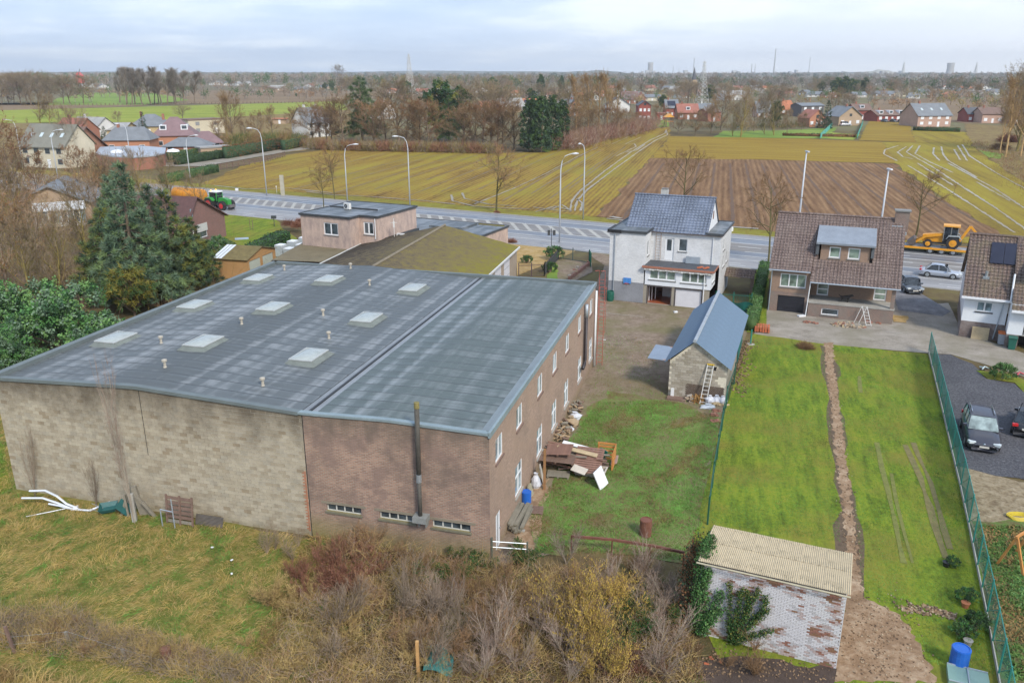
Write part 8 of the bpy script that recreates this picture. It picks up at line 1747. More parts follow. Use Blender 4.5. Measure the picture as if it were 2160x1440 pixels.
m =MB();m.cbox((0,0,.1),(.35,.25,.15),.3);put(m,'scrap',WHITE,'white rag lying on the paving of the yard','rag',at(1425,660));m =MB();m.cbox((0,0,.1),(.7,.4,.12),.3);put(m,'plastic_sheet',WHITE,'white plastic sheet beside the black garage door','sheet',at(1690,668))
for i,px in enumerate(((1275,718),(1520,1398),(1500,1390),(1490,1402))): m =MB();m.cbox((0,0,.04),(.2,.12,.08),i);put(m,'brick_fragment',[WHITE,M('orange_tile',(0,0,0)),M('orange_tile',(0,0,0)),M('orange_tile',(0,0,0))][i],['white fragment on the yard paving near the red ladder','upper right orange fragment on the dark soil','upper left orange fragment on the dark soil','lower orange fragment on the dark soil'][i],'fragment',at(*px))
# ================================================================== HOUSES FARTHER OFF
RC = {'grey': (.17,.185,.2),'dark': (.09,.095,.105),'brown': (.17,.11,.085),'mauve': (.2,.13,.135),'orange': (.42,.15,.07),'red': (.3,.12,.085),'pale': (.3,.3,.29),'mossg': (.19,.185,.15)}
WC = {'white': (.62,.62,.6),'cream': (.55,.5,.38),'brick': (.3,.135,.09),'orange': (.42,.2,.12),'tan': (.38,.28,.19),'pink': (.42,.28,.22),'yellow': (.46,.36,.2),'grey': (.3,.3,.3),'red': (.26,.07,.055),'dark': (.13,.12,.12)}
def rmat(k): return M('roof_' +k,RC[k],.75,.22,.5)
def wmat(k): return M('wall_' +k,WC[k],.85,.14,.4)
WINB = {}
def house(a,b,depth,eave_py,ridge_py,wall,roof,label,axis='x',hip=0.0,chim=1,wins=3,floors=2,group=None,name='house',cat='house',dormer=0,sol=False,skyl=0,door=True,gablewin=True,flat=False,rows=None):
    """front wall between two ground pixels; axis 'x' puts the ridge along that wall, 'y' across it (gable to the viewer)"""
    A,B =G(*a),G(*b);w = (B -A).length;rz =math.atan2(B.y -A.y,B.x -A.x);mid = (A +B) /2;E =max(2.2,zat(mid,eave_py));mdist =mid.length
    mr =mid +mid.normalized() * (depth /2 if axis == 'x' else 0);R =max(E +.3,zat(mr,ridge_py)) if not flat else E
    t =thing(name,label,cat,A,rz,group);m =MB();fd =max(.05,mdist *2e-4)
    m.box(0,0,-.5,w,depth,E,skip='tb');far_ =mdist >330
    if not flat:
        if axis == 'x':
            if not hip: m.yz([(0,E),(depth /2,R),(depth,E)],.02,.12);m.yz([(0,E),(depth /2,R),(depth,E)],w -.12,w -.02)
        else:
            if not hip: m.xz([(0,E),(w,E),(w /2,R)][::-1],.02,.12)
    m.build('wall',wmat(wall),t);m =MB();o =.45;dr =o * (R -E) / (depth /2 if axis == 'x' else w /2)
    if flat: m.box(-.2,-.2,E,w +.2,depth +.2,E +.35)
    elif axis == 'x':
        h =hip *min(depth /2,w /2.2);z0 =E -dr +.06;ry =depth /2
        e = [(-o,-o,z0),(w +o,-o,z0),(w +o,depth +o,z0),(-o,depth +o,z0)];r0,r1 = (h - (o if not hip else 0),ry,R +.06),(w -h + (o if not hip else 0),ry,R +.06)
        m.face([e[0],e[1],r1,r0]);m.face([e[2],e[3],r0,r1])
        if hip: m.face([e[1],e[2],r1]);m.face([e[3],e[0],r0])
        m.face([(x,y,z -.12) for x,y,z in (e[0],r0,r1,e[1])])
    else:
        h =hip *min(depth /2.2,w /2);z0 =E -dr +.06;rx =w /2
        e = [(-o,-o,z0),(w +o,-o,z0),(w +o,depth +o,z0),(-o,depth +o,z0)];r0,r1 = (rx,h - (o if not hip else 0),R +.06),(rx,depth -h + (o if not hip else 0),R +.06)
        m.face([e[1],e[2],r1,r0]);m.face([e[3],e[0],r0,r1])
        if hip: m.face([e[0],e[1],r0]);m.face([e[2],e[3],r1])
        if not hip: m.bar(e[0],r0,.15,.25);m.bar(e[1],r0,.15,.25)
    rf =m.build('roof',rmat(roof),t)
    nf =max(1,min(floors,int(E /2.3)))
    ww =min(1.5,w / (wins *1.8)) if wins else 1
    for f in range(nf):
        for k in range(wins):
            x =w * (k +.5) /wins;z =.9 +f * (E -.4) /nf;hh =min(1.35,(E /nf) *.5)
            if door and f == 0 and k == wins // 2: m =MB();m.box(x -.5,-fd,0,x +.5,.0,2.05);m.build('door',WHITE if wall != 'white' else DARKM,t);continue
            m =MB();m.box(x -ww /2,-fd,z,x +ww /2,0,z +hh);wo =m.build('window',WHITE if wall not in ('white','cream') else M('grey_frame',(.25,.26,.27),.5,.1,1),t)
            if not far_: m =MB();m.box(x -ww /2 +.1,-fd *1.6,z +.1,x +ww /2 -.1,-fd,z +hh -.1);m.build('pane',GLASS,wo)
    if axis == 'y' and gablewin and not flat and not hip: m =MB();m.box(w /2 -.6,-fd,E -.1,w /2 +.6,0,E +1.0);m.build('window',GLASS,t)
    if chim and not flat:
        for c in range(chim):
            cx,cy = (w * (.25 +.5 *c),depth /2) if axis == 'x' else (w /2,depth * (.35 +.4 *c));m =MB();m.box(cx -.35,cy -.35,R -.8,cx +.35,cy +.35,R +1.0);m.build('chimney',wmat('brick' if wall != 'white' else 'white'),rf)
    def onr(x0,x1,f0,f1,nm,mt,lift=.1):
        z0 =E -dr +.06;yy =lambda f: -o + (depth /2 +o) *f;zz =lambda f: z0 + (R +.06 -z0) *f;m =MB();m.face([(x0,yy(f0),zz(f0) +lift),(x1,yy(f0),zz(f0) +lift),(x1,yy(f1),zz(f1) +lift),(x0,yy(f1),zz(f1) +lift)]);m.build(nm,mt,rf)
    if sol and axis == 'x': onr(w *.15,w *.8,.25,.8,'solar_panel',SOL)
    for k in range(skyl): x =w * (k +.7) / (skyl +.4);onr(x -.45,x +.45,.42,.6,'roof_window',M('pale_glass_roof',(.5,.58,.6),.2,.1,2,bump=0))
    for k in range(dormer):
        x =w * (k +.5) /dormer;z0 =E + (R -E) *.25;y0 =depth /2 *.25;m =MB();m.box(x -1.0,y0,z0,x +1.0,depth /2,z0 +1.5);d_ =m.build('dormer',WHITE,t);m =MB();m.box(x -.7,y0 -fd,z0 +.35,x +.7,y0,z0 +1.3);m.build('window',GLASS,d_)
    return t
# ---- left of the drive
house((48,352),(142,356),9.5,307,262,'cream','mossg','big cream house with four roof windows and brick gable at the left',skyl=4,wins=4,chim=0)
house((146,352),(228,331),9,318,268,'orange','brown','pale brick wing with large plain gable beside the big cream house',axis='y',chim=0,wins=0,gablewin=False)
house((118,296),(166,298),9,275,249,'brick','red','red-roofed brick house behind the big cream house',chim=1)
house((150,290),(205,292),9,268,247,'white','pale','pale grey-roofed house with small white windows behind the brick wing',wins=4)
house((204,290),(262,290),12,274,259,'yellow','pale','long low greenhouse-like shed with whitish roof',chim=0,wins=0,door=False,name='shed',cat='shed')
house((222,323),(318,322),9,294,268,'orange','grey','orange brick house with plain grey roof left of the dark conifer',chim=1,hip=.5)
house((276,285),(356,284),10,265,241,'yellow','grey','yellowish house with light grey hipped roof at the meadow edge',hip=1)
house((325,314),(415,312),11,284,247,'orange','mauve','large villa with steep dark mauve hipped roof and tall chimney',hip=.9,dormer=2,chim=1)
house((345,325),(440,324),8,312,290,'brick','grey','low bungalow with dark hipped roof in front of the mauve villa',hip=.9,wins=3,floors=1,chim=0)
house((405,317),(470,315),8,303,277,'brick','mauve','mauve-roofed annex right of the low bungalow',hip=.8,floors=1,chim=0)
house((400,285),(475,281),9,253,250,'cream','brown','white flat-roofed box-shaped house with brown roof edge',flat=True,wins=2)
house((425,331),(487,327),4,320,312,'tan','pale','long white carport roof at the end of the olive hedge',flat=True,wins=0,door=False,name='carport',cat='carport',chim=0)
# curved flat building
cb =thing('curved_building','low brick building with curved front and wide flat grey roof','building',G(205,352),0);pf = [G(*p) -G(205,352) for p in ((205,352),(235,358),(285,360),(330,356),(350,350),(352,338),(300,333),(215,336))]
m =MB();m.prism([(p.x,p.y) for p in pf],0,2.9);m.build('wall',wmat('brick'),cb);m =MB();m.prism([(p.x *1.01,p.y *1.01) for p in pf],2.9,3.2);r_ =m.build('roof',M('pale_roof_felt',(.34,.37,.41),.5,.15,.3),cb)
for x,y in ((4,3),(17,5)): m =MB();m.lathe([(1.6,3.2),(1.3,3.6),(.2,3.9)],10,(x,y));m.build('roof_dome',WHITE,r_)
# conservatory bungalow in the left thicket
cw =house((28,470),(196,462),14,428,393,'tan','grey','ochre bungalow with white-edged gable half hidden in the left thicket',axis='y',chim=0,wins=0,gablewin=False)
cv =thing('conservatory','white-framed glass conservatory in front of the ochre bungalow','conservatory',G(78,482),math.atan2(*( (G(184,474) -G(78,482)).yx )));W_ = (G(184,474) -G(78,482)).length
for k_ in range(8):
    x0 =W_ *k_ /8;m =MB();m.box(x0,0,0,x0 +.16,.16,2.5);m.build('post',WHITE,cv);m =MB();m.box(x0 +.18,.05,.6,x0 +W_ /8 -.02,.1,2.4);m.build('pane',GLASSL if k_ % 2 else GLASS,cv)
m =MB();m.box(0,0,0,W_,.18,.6);m.build('base_wall',wmat('white'),cv);m =MB();m.yz([(-.3,2.5),(3.2,3.3),(3.2,3.2),(-.3,2.4)],-.2,W_ +.2);m.build('roof',M('conservatory_roof',(.5,.5,.48),.5,.1,1),cv)
bhz =thing('red_brick_house','red-brown brick house with tiled gable and white shutter behind the pine','house',G(478,498) -Vector((12 *math.cos(.22) +9 *math.sin(.22) *1.0,-12 *math.sin(.22) +9 *math.cos(.22),0)),-.22)
BR2 =brickmat('red_brown_house_brick',(.30,.145,.12),(.22,.115,.10),(.25,.17,.15),.22,.08,.01,dirt=.2)
m =MB();wall_mb(m,frame_T('front',0,0),12,-.3,3.1);wall_mb(m,frame_T('left',0,9),9,-.3,3.1);wall_mb(m,frame_T('back',12,9),12,-.3,3.1);wall_mb(m,frame_T('right',12,0),9,-.3,3.1,[(2.2,.9,4.5,2.7),(1.0,4.0,1.7,5.2)][:1]);m.yz([(0,3.1),(2.6,6.3),(9,3.1)],11.9,11.99);m.yz([(0,3.1),(2.6,6.3),(9,3.1)],.02,.1);m.build('wall',BR2,bhz)
w_ =window(bhz,frame_T('right',12,0),2.2,.9,4.5,2.7,1,gl=GLASS);m =MB();m.T =frame_T('right',12,0);m.box(2.15,-.06,1.7,4.55,-.01,2.75);m.build('shutter',M('dirty_white_shutter',(.5,.5,.48),.6,.25,6),w_)
m =MB();m.T =frame_T('right',12,0);m.box(1.1,-.05,4.0,1.6,0,5.0);m.build('window',GLASSL,bhz)
m =MB();m.yz([(-.4,2.7),(2.6,6.45),(9.5,2.95),(9.5,2.8),(2.6,6.28),(-.4,2.55)],-.3,12.35);m.build('roof',M('dark_red_tiles',(.10,.05,.045),.7,.3,2),bhz);m =MB();m.T =frame_T('right',12,0);m.tube([(1.2,-.1,2.9),(1.1,-.1,.2)],.05,5);m.build('downpipe',WHITE,bhz)
# ---- right: village edge beyond the fields
V ='houses of the village edge beyond the fields'
house((1280,238),(1328,238),12,221,205,'white','dark','white house with dark glazed gable beyond the red-brown thicket',axis='y',group=V)
house((1312,219),(1345,219),10,209,193,'brick','mauve','house with long mauve roof and three roof windows',skyl=3,group=V)
house((1342,219),(1363,219),8,208,197,'tan','red','plain tan gable joined to the mauve-roofed house',axis='y',wins=0,gablewin=False,group=V)
house((1358,213),(1393,213),8,205,199,'cream','grey','cream low house right of the tan gable',group=V)
house((1346,255),(1372,255),9,222,213,'red','dark','narrow bright red brick house with dark roof',axis='y',group=V)
house((1404,246),(1430,246),9,227,210,'red','grey','red brick house with solar panels on grey roof',sol=True,group=V)
house((1430,252),(1473,252),10,237,219,'brick','red','wide brown-red roofed house with long dormer',dormer=1,group=V)
house((1474,250),(1506,250),9,229,218,'white','grey','white house with grey roof right of the brown-red one',group=V)
house((1492,257),(1520,256),7,236,230,'brick','brown','plain orange-brown brick annex in front of the white house',chim=0,wins=1,group=V)
house((1386,253),(1404,253),6,240,237,'red','red','small low red building left of the solar-panelled house',flat=True,wins=1,group=V)
house((1530,212),(1578,211),12,200,191,'white','pale','bright white villa standing far among bare trees',chim=1,group=V)
house((1597,248),(1626,248),9,236,214,'pink','grey','grey steep-roofed house with small white gable behind trees',dormer=1,group=V)
house((1648,242),(1676,242),9,230,212,'brick','orange','house with bright orange roof',hip=.4,group=V)
house((1689,247),(1736,246),9,223,217,'dark','grey','dark grey clad house with low roof',chim=0,group=V)
house((1706,268),(1738,267),7,248,232,'orange','red','small brick gable behind the dark fir',axis='y',chim=0,group=V)
house((1768,266),(1816,265),10,245,225,'tan','grey','tan gabled house with grey side roof at the end of the turquoise fences',axis='y',group=V)
house((1800,252),(1836,252),9,232,219,'red','brown','red brick house with brown roof behind the tan gable',dormer=1,group=V)
house((1850,257),(1912,256),10,243,232,'red','brown','red brick terrace with three white dormers and parked cars',dormer=3,wins=5,group=V)
house((1934,268),(2004,267),12,243,218,'pink','grey','large house with huge grey roof at the right',dormer=0,skyl=3,wins=4,group=V)
house((2040,258),(2072,258),9,240,227,'red','dark','red house with dark roof right of the large grey-roofed one',group=V)
house((2070,260),(2115,260),9,240,227,'pink','brown','pinkish house with brown roof and white windows',group=V)
house((2140,262),(2175,262),9,242,230,'pink','brown','house cut off by the right edge behind pale trees',group=V)
# behind the hedgerow
house((650,292),(698,288),8,256,226,'white','grey','white villa with steep grey roof and two tall white chimneys',chim=2,dormer=0)
house((806,252),(836,250),8,236,214,'white','brown','brown-roofed house with white gable behind the hedgerow',axis='y')
house((1058,238),(1110,236),10,226,207,'tan','pale','tan house with large pale grey roof behind the hedgerow')
house((1100,232),(1136,232),9,222,208,'brick','orange','orange-roofed house with solar panels behind the hedgerow',sol=True)
house((1143,232),(1200,232),10,216,213,'white','pale','white flat-roofed house behind the cypress block',flat=True)
house((1198,245),(1226,244),8,222,210,'orange','grey','small orange gabled house between pale tree trunks',axis='y')
house((1010,236),(1042,236),8,226,213,'tan','orange','small house with orange roof left of the pale grey roof')
house((576,262),(604,262),5,257,251,'tan','orange','small wooden hut with orange-brown roof in the rough pasture',chim=0,wins=1,floors=1,name='hut',cat='hut')
# ---- far small houses (a handful of pixels each)
fr = [(1040,1060,204,'white','red'),(1076,1098,203,'tan','orange'),(1118,1140,205,'white','grey'),(1150,1168,206,'pink','red'),(1210,1232,208,'white','orange'),(1246,1268,212,'white','grey'),(1262,1284,204,'brick','orange'),(1330,1352,205,'white','pale'),(1436,1456,207,'white','red'),(1500,1524,198,'white','brown'),(1545,1566,190,'pink','red'),(1580,1600,186,'white','grey'),(1610,1632,190,'tan','orange'),(1748,1772,196,'white','pale'),(1812,1838,193,'white','red'),(1862,1888,190,'pink','brown'),(1916,1940,208,'white','grey'),(2030,2052,194,'white','orange'),(2066,2090,190,'white','pale'),(2130,2156,196,'tan','red'),(850,868,200,'white','grey'),(975,998,200,'tan','red'),(640,662,186,'white','red'),(668,690,188,'tan','grey'),(700,722,186,'white','pale'),(805,840,199,'pink','orange'),(877,902,199,'white','red'),(908,946,197,'white','dark'),(950,972,198,'white','grey'),(1003,1034,197,'white','brown'),(612,652,195,'tan','grey'),(540,575,194,'tan','brown'),(572,602,192,'tan','pale'),(440,470,180,'white','pale'),(472,500,181,'white','grey'),(500,530,181,'white','pale'),(186,206,187,'white','brown'),(208,230,187,'white','grey'),(130,150,186,'brick','red'),(10,35,186,'brick','red'),(45,66,186,'pink','brown'),
      (1170,1190,198,'tan','grey'),(1192,1215,196,'white','pale'),(1228,1256,195,'tan','grey'),(1282,1302,190,'white','red'),(1300,1322,200,'white','grey'),(1362,1384,192,'cream','red'),(1392,1412,190,'white','grey'),(1414,1436,194,'white','pale'),(1476,1496,202,'pink','orange'),(1628,1652,200,'pink','orange'),(1655,1676,204,'orange','red'),(1595,1612,198,'white','pale'),(1684,1702,202,'tan','grey'),(1703,1738,205,'white','grey'),(1738,1766,207,'orange','brown'),(1800,1828,206,'pale','grey'),(1842,1884,204,'tan','grey'),(1886,1916,204,'cream','mossg'),(1938,1962,200,'white','grey'),(1964,1990,188,'white','red'),(1992,2015,190,'tan','grey'),(2000,2030,206,'pink','orange'),(2052,2076,203,'white','pale'),(2082,2108,200,'white','grey'),(2120,2146,206,'tan','brown'),(1770,1796,184,'white','pale'),(1830,1862,180,'white','grey'),(1900,1960,176,'white','pale'),(1640,1670,182,'tan','grey'),(1712,1740,184,'white','red'),(2100,2130,184,'white','grey')]
WC['pale'] = (.45,.43,.4);rr =random.Random(17);fr.sort();k1 = {}
for x0,x1,y,wc,rc in fr:
    h =11 if y >190 else 8;key = (wc,rc);i =k1.get(key,0);k1[key] =i +1;side ='left' if x0 <700 else 'middle' if x0 <1300 else 'right'
    lab ='far small %s house with %s roof, %s from the left of that colouring' % ({'pale': 'pale','white': 'white','tan': 'tan','brick': 'brick'}.get(wc,wc),{'mossg': 'mossy','pale': 'whitish'}.get(rc,rc),ordw(i))
    house((x0,y),(x1,y +rr.uniform(-.6,.6)),9,y -h *.55,y -h *1.1,wc,rc,lab,axis=rr.choice('xxy'),chim=rr.choice((0,1)),wins=3,group='far houses toward the horizon',door=False)
# ---- pylons, church, windmill, industry
def pylon(px,topy,label,arms=(.62,.75,.88)):
    P_,H_ =at_h(px,topy);t =thing('electricity_pylon',label,'pylon',P_,.5);m =MB();b =H_ *.11;w =max(.12,P_.length *2.1e-4);MT =M('pylon_steel',(.55,.55,.52),.6,.1,1,bump=0)
    wd =lambda f: b * (1 -f) ** 1.3 +H_ *.012
    L = [0,.12,.23,.33,.42,.5,.58,.66,.74,.82,.9,.97]
    for i in range(len(L) -1):
        f0,f1 =L[i],L[i +1];c0 = [(sx *wd(f0),sy *wd(f0),f0 *H_) for sx,sy in ((-1,-1),(1,-1),(1,1),(-1,1))];c1_ = [(sx *wd(f1),sy *wd(f1),f1 *H_) for sx,sy in ((-1,-1),(1,-1),(1,1),(-1,1))]
        for k_ in range(4):
            m.bar(c0[k_],c1_[k_],w);m.bar(c0[k_],c1_[(k_ +1) % 4],w *.7);m.bar(c0[(k_ +1) % 4],c1_[k_],w *.7);m.bar(c1_[k_],c1_[(k_ +1) % 4],w *.6)
    m.bar((0,0,.95 *H_),(0,0,H_),w *1.2);m.build('mast',MT,t)
    for f in arms: m =MB();s =H_ *.075;m.bar((-s,0,f *H_),(0,0,f *H_ +s *.25),w);m.bar((s,0,f *H_),(0,0,f *H_ +s *.25),w);m.bar((-s,0,f *H_),(s,0,f *H_),w);m.build('crossarm',MT,t)
    return t
pylon((865,199),112,'tall lattice pylon left of centre rising above the horizon');pylon((1480,222),127,'lattice pylon right of centre in front of the church',(.8,.87,.94))
pylon((1903,164),131,'faint far pylon left of the right cooling tower');pylon((2056,163),131,'faint far pylon right of the right cooling tower')
P_,H_ =at_h((1462,197),140);ch =thing('church','brick church with pointed slate spire beside the pylon','church',P_,.3);s =H_ *.085
m =MB();m.box(-s,-s,0,s,s,H_ *.5);m.build('tower',wmat('tan'),ch);m =MB();n =8;rg_ = [m.P((s *1.05 *math.cos(k_ *.785 +.39),s *1.05 *math.sin(k_ *.785 +.39),H_ *.5)) for k_ in range(8)];ap =m.P((0,0,H_));[m.fi((rg_[k_],rg_[(k_ +1) % 8],ap)) for k_ in range(8)];m.build('spire',rmat('dark'),ch)
m =MB();m.box(s,-s *1.6,0,s *6,s *1.6,H_ *.22);m.build('nave',wmat('tan'),ch);m =MB();m.yz([(-s *1.8,H_ *.22),(0,H_ *.38),(s *1.8,H_ *.22)],s,s *6);m.build('roof',rmat('dark'),ch)
P_,H_ =at_h((172,189),153);wm =thing('windmill','small red post windmill on a white base far to the left','windmill',P_,.2);RW =M('windmill_red',(.6,.1,.09),.7,.1,1,bump=0)
q =H_ *.22;m =MB()
for sx in (-1,1):
    for sy in (-1,1): m.bar((sx *q,sy *q,0),(0,0,H_ *.45),.8)
m.build('base',WHITE,wm);m =MB();m.box(-q *.8,-q,H_ *.38,q *.8,q,H_ *.8);m.build('body',RW,wm);m =MB();m.xz([(-q *.9,H_ *.8),(q *.9,H_ *.8),(0,H_ *1.02)][::-1],-q *1.1,q *1.1);m.build('roof',RW,wm)
for a in (1.2,1.2 +math.pi /2): m =MB();L_ =H_ *.42;m.bar((-L_ *math.cos(a),-q *1.3,H_ *.8 -L_ *math.sin(a)),(L_ *math.cos(a),-q *1.3,H_ *.8 +L_ *math.sin(a)),.7);m.build('sail',wmat('dark'),wm)
IND =M('industrial_concrete',(.36,.36,.35),.8,.1,.02,bump=0)
def far_at(px,D): d =G(px,300);d.z =0;return d.normalized() *D
def cooling(px,wpx,topy,label,D=4600):
    P_ =far_at(px,D);H_ =zat(P_,topy);r =wpx *D *1.12 /FPX /2;t =thing('cooling_tower',label,'cooling tower',P_);m =MB();m.lathe([(r *1.0,0),(r *.84,H_ *.3),(r *.76,H_ *.6),(r *.77,H_ *.8),(r *.82,H_)],24);m.build('shell',IND,t,True);m =MB();m.lathe([(r *.84,H_ *.97),(r *.84,H_ *1.0)],24);m.build('rim',IND,t)
cooling(1364,12,132,'cooling tower left of the church on the horizon');cooling(1980,14,133,'cooling tower near the right edge on the horizon')
for px,ty,w,l in ((1618,103,3.2,'tallest of the far factory chimneys'),(1453,122,2.2,'slim chimney just left of the church spire'),(1572,135,2.4,'left of two short paired chimneys'),(1579,135,1.8,'right of two short paired chimneys'),(1690,121,1.6,'thin pale chimney right of the tallest one'),(1411,139,1.5,'small chimney right of the left cooling tower'),(1423,145,1.5,'lowest small chimney between cooling tower and church')):
    P_ =far_at(px,4700);H_ =zat(P_,ty);r =w *4700 /FPX /2;m =MB();m.lathe([(r,0),(r *.6,H_ *.99),(r *.6,H_)],10);put(m,'factory_chimney',IND,l,'chimney',P_)
rr =random.Random(4);xs_ =sorted([rr.uniform(1330,1600) for _ in range(9)] + [rr.uniform(1600,1900) for _ in range(10)])
for i,x in enumerate(xs_):
    P_ =far_at(x,4500 +rr.uniform(-200,200));w =rr.uniform(15,55);h =rr.uniform(16,32);m =MB();m.box(-w /2,-20,0,w /2,20,h *.6);m.box(-w *.2,-15,h *.6,w *.15,15,h);put(m,'factory_building',M('pale_factory',(.42,.43,.43),.8,.15,.01,bump=0),'pale factory block on the horizon, %s from the left' % ordw(i),'factory',P_,(0,0,0),'factory blocks on the horizon')
# low hills and the spoil heap
def hill(name,x0,x1,topy,D,mat,seed=1,label=None,base=0):
    m =MB();n =60;r =random.Random(seed);a,b_ =far_at(x0,D),far_at(x1,D);top,rows_ = [],[]
    ph = [r.uniform(0,6) for _ in range(4)]
    for i in range(n +1):
        f =i /n;p =a.lerp(b_,f);env =math.sin(math.pi *f) ** .5;H_ =zat(p,topy) *env * (.86 +.07 *math.sin(f *9 +ph[0]) +.05 *math.sin(f *23 +ph[1]));nrm =p.normalized()
        rows_.append([m.P((*(p -nrm *500)[:2],-2)),m.P((*(p -nrm *180)[:2],H_ *.7)),m.P((*p[:2],H_)),m.P((*(p +nrm *400)[:2],-2))])
    for q,s_ in zip(rows_,rows_[1:]):
        for k_ in range(3): m.fi((q[k_],s_[k_],s_[k_ +1],q[k_ +1]))
    tag(m.build(name,mat,None,True),kind='structure')
HM =M('far_hill',(.08,.095,.07),.9,.2,.01,bump=0)
hill('hills',-250,900,150.5,6200,HM,2);hill('hills',500,1420,149,6400,HM,5);hill('hills',1160,1330,147.5,5200,HM,7);hill('hills',1250,2400,152,6300,HM,9);hill('spoil_heap',1790,1880,146,4900,M('pale_spoil',(.33,.32,.26),.9,.2,.01,bump=0),11)
# ---- fences far off
def tq(a,b_,label):
    A,B =G(*a),G(*b_);t =thing('mesh_fence',label,'fence',(0,0,0));n =8
    for k_ in range(n): p,q =A.lerp(B,k_ /n),A.lerp(B,(k_ +1) /n);m =MB();m.bar(tuple(p),tuple(p +Vector((0,0,2.0))),.12);m.build('post',TQP,t);m =MB();m.box(0,0,0,.01,.01,.01);m =MB();m.face([(p.x,p.y,.1),(q.x,q.y,.1),(q.x,q.y,1.9),(p.x,p.y,1.9)]);m.build('net',meshmat('pale_turquoise_net',(.12,.42,.38),.9),t)
tq((1730,293),(1755,268),'left turquoise mesh fence in the far garden');tq((1808,293),(1820,262),'right turquoise mesh fence in the far garden')
pf_ =thing('post_and_rail_fence','dark brown post-and-rail fence between drive and stubble field','fence',(0,0,0));fpt = [G(*p).lerp(G(*q),k_ /9) for p,q in (((454,361),(560,343)),((560,343),(606,330))) for k_ in range(9)]
for p in fpt: m =MB();m.bar(tuple(p),tuple(p +Vector((0,0,1.5))),.16);m.build('post',WOODB,pf_)
for p,q in zip(fpt,fpt[1:]):
    for z in (.5,.9,1.35): m =MB();m.bar(tuple(p +Vector((0,0,z))),tuple(q +Vector((0,0,z))),.07,.14);m.build('rail',WOODB,pf_)
pasf =thing('pasture_fence','long line of small dark posts across the green pasture','fence',(0,0,0));m =MB();m.box(-.15,-.15,0,.15,.15,1.5);pm =m.mesh('post',WOODB)
for k_ in range(70): p =G(150,223.5).lerp(G(725,217),k_ /69);obj('post',pm,pasf,p)
sf =thing('play_tower','orange-roofed wooden play tower at the far corner of the field','play tower',G(1410,268),.2)
for x in (-1.6,1.6):
    for y in (-1.2,1.2): m =MB();m.bar((x,y,0),(x *.8,y *.8,4.2),.25);m.build('leg',WOODB,sf)
m =MB();m.xz([(-2,4.0),(2,4.0),(0,5.4)][::-1],-1.6,1.6);m.build('roof',M('orange_roof',(0,0,0)),sf);m =MB();m.box(-1.6,-1.3,2.2,1.6,1.3,2.4);m.build('platform',WOODO,sf)

# ================================================================== TREES FARTHER OFF
def rowtrees(lst,group,phrase,seed=0):
    lst =sorted(lst,key=lambda t: t[1]);c = {}
    nm = {'poplar': ('bare_tree','tall slender bare tree'),'round': ('bare_tree','round-crowned bare tree'),'brown': ('bare_tree','brown bushy bare tree'),'thicket': ('bare_tree','wide bare tree'),'fir': ('fir_tree','dark fir'),'evertree': ('evergreen_tree','dark evergreen'),'pale': ('bare_tree','pale-trunked bare tree'),'red': ('bare_tree','russet bare tree'),'cedar': ('cedar_tree','dark cedar'),'thuja': ('cypress_tree','dark cypress')}
    for k_,x,y,ty,sx in lst:
        i =c.get(k_,0);c[k_] =i +1;tree_px(k_,(x,y),ty,'%s, %s from the left %s' % (nm[k_][1],ordw(i),phrase),'tree',group,nm[k_][0],sx=sx)
rr =random.Random(91)
rowtrees([('poplar',x,219 +rr.uniform(-2,3),152 +rr.uniform(-3,8),1.5) for x in (253,268,279,285,300,318,326,335,341,354,368,372,388,410)],'row of tall trees in the left pasture','in the tall pasture row')
rowtrees([('round',x,218 +rr.uniform(-3,3),170 +rr.uniform(-5,6),1.1) for x in (4,18,30,44,58,66,82,104,110,134,148,176)],'row of bare trees at the far left','in the far left row')
rowtrees([('thicket',85,262,212,1.3),('thicket',105,262,216,1.1),('round',385,252,229,1.5),('thicket',478,290,222,.8),('brown',492,300,216,.7),('brown',465,305,262,1),('fir',305,288,236,1),('fir',222,300,266,1.3),('brown',210,268,250,1),('brown',520,300,262,1),('brown',545,290,245,.9),('brown',575,285,236,.8),('brown',620,290,240,1),('brown',700,262,232,1.2),('round',250,262,240,1),('round',158,350,250,.6)],'trees among the left houses','among the left houses')
rowtrees([('round',560,198,184,1.3),('round',580,198,186,1.3),('round',600,203,186,1.2),('round',660,206,188,.8),('round',680,206,190,.8),('evertree',685,196,178,1),('evertree',700,195,176,1),('round',640,206,190,.8),('round',720,200,172,1),('round',745,200,170,1),('round',718,175,145,1),('evertree',625,205,198,1)],'trees left of the cedar','left of the hedgerow cedar')
rr =random.Random(92)
mid = [(('round','brown','round','evertree','round')[i % 5],rr.uniform(780,1240),0,0,1.1) for i in range(26)]
mid = [(k_,x,(y := rr.uniform(196,222)),y -rr.uniform(20,34),sx) for k_,x,_,_,sx in mid] + [('thuja',1140,210,168,1),('thuja',1184,200,168,.9),('round',850,218,188,1)]
rowtrees(mid,'trees behind the hedgerow','behind the hedgerow')
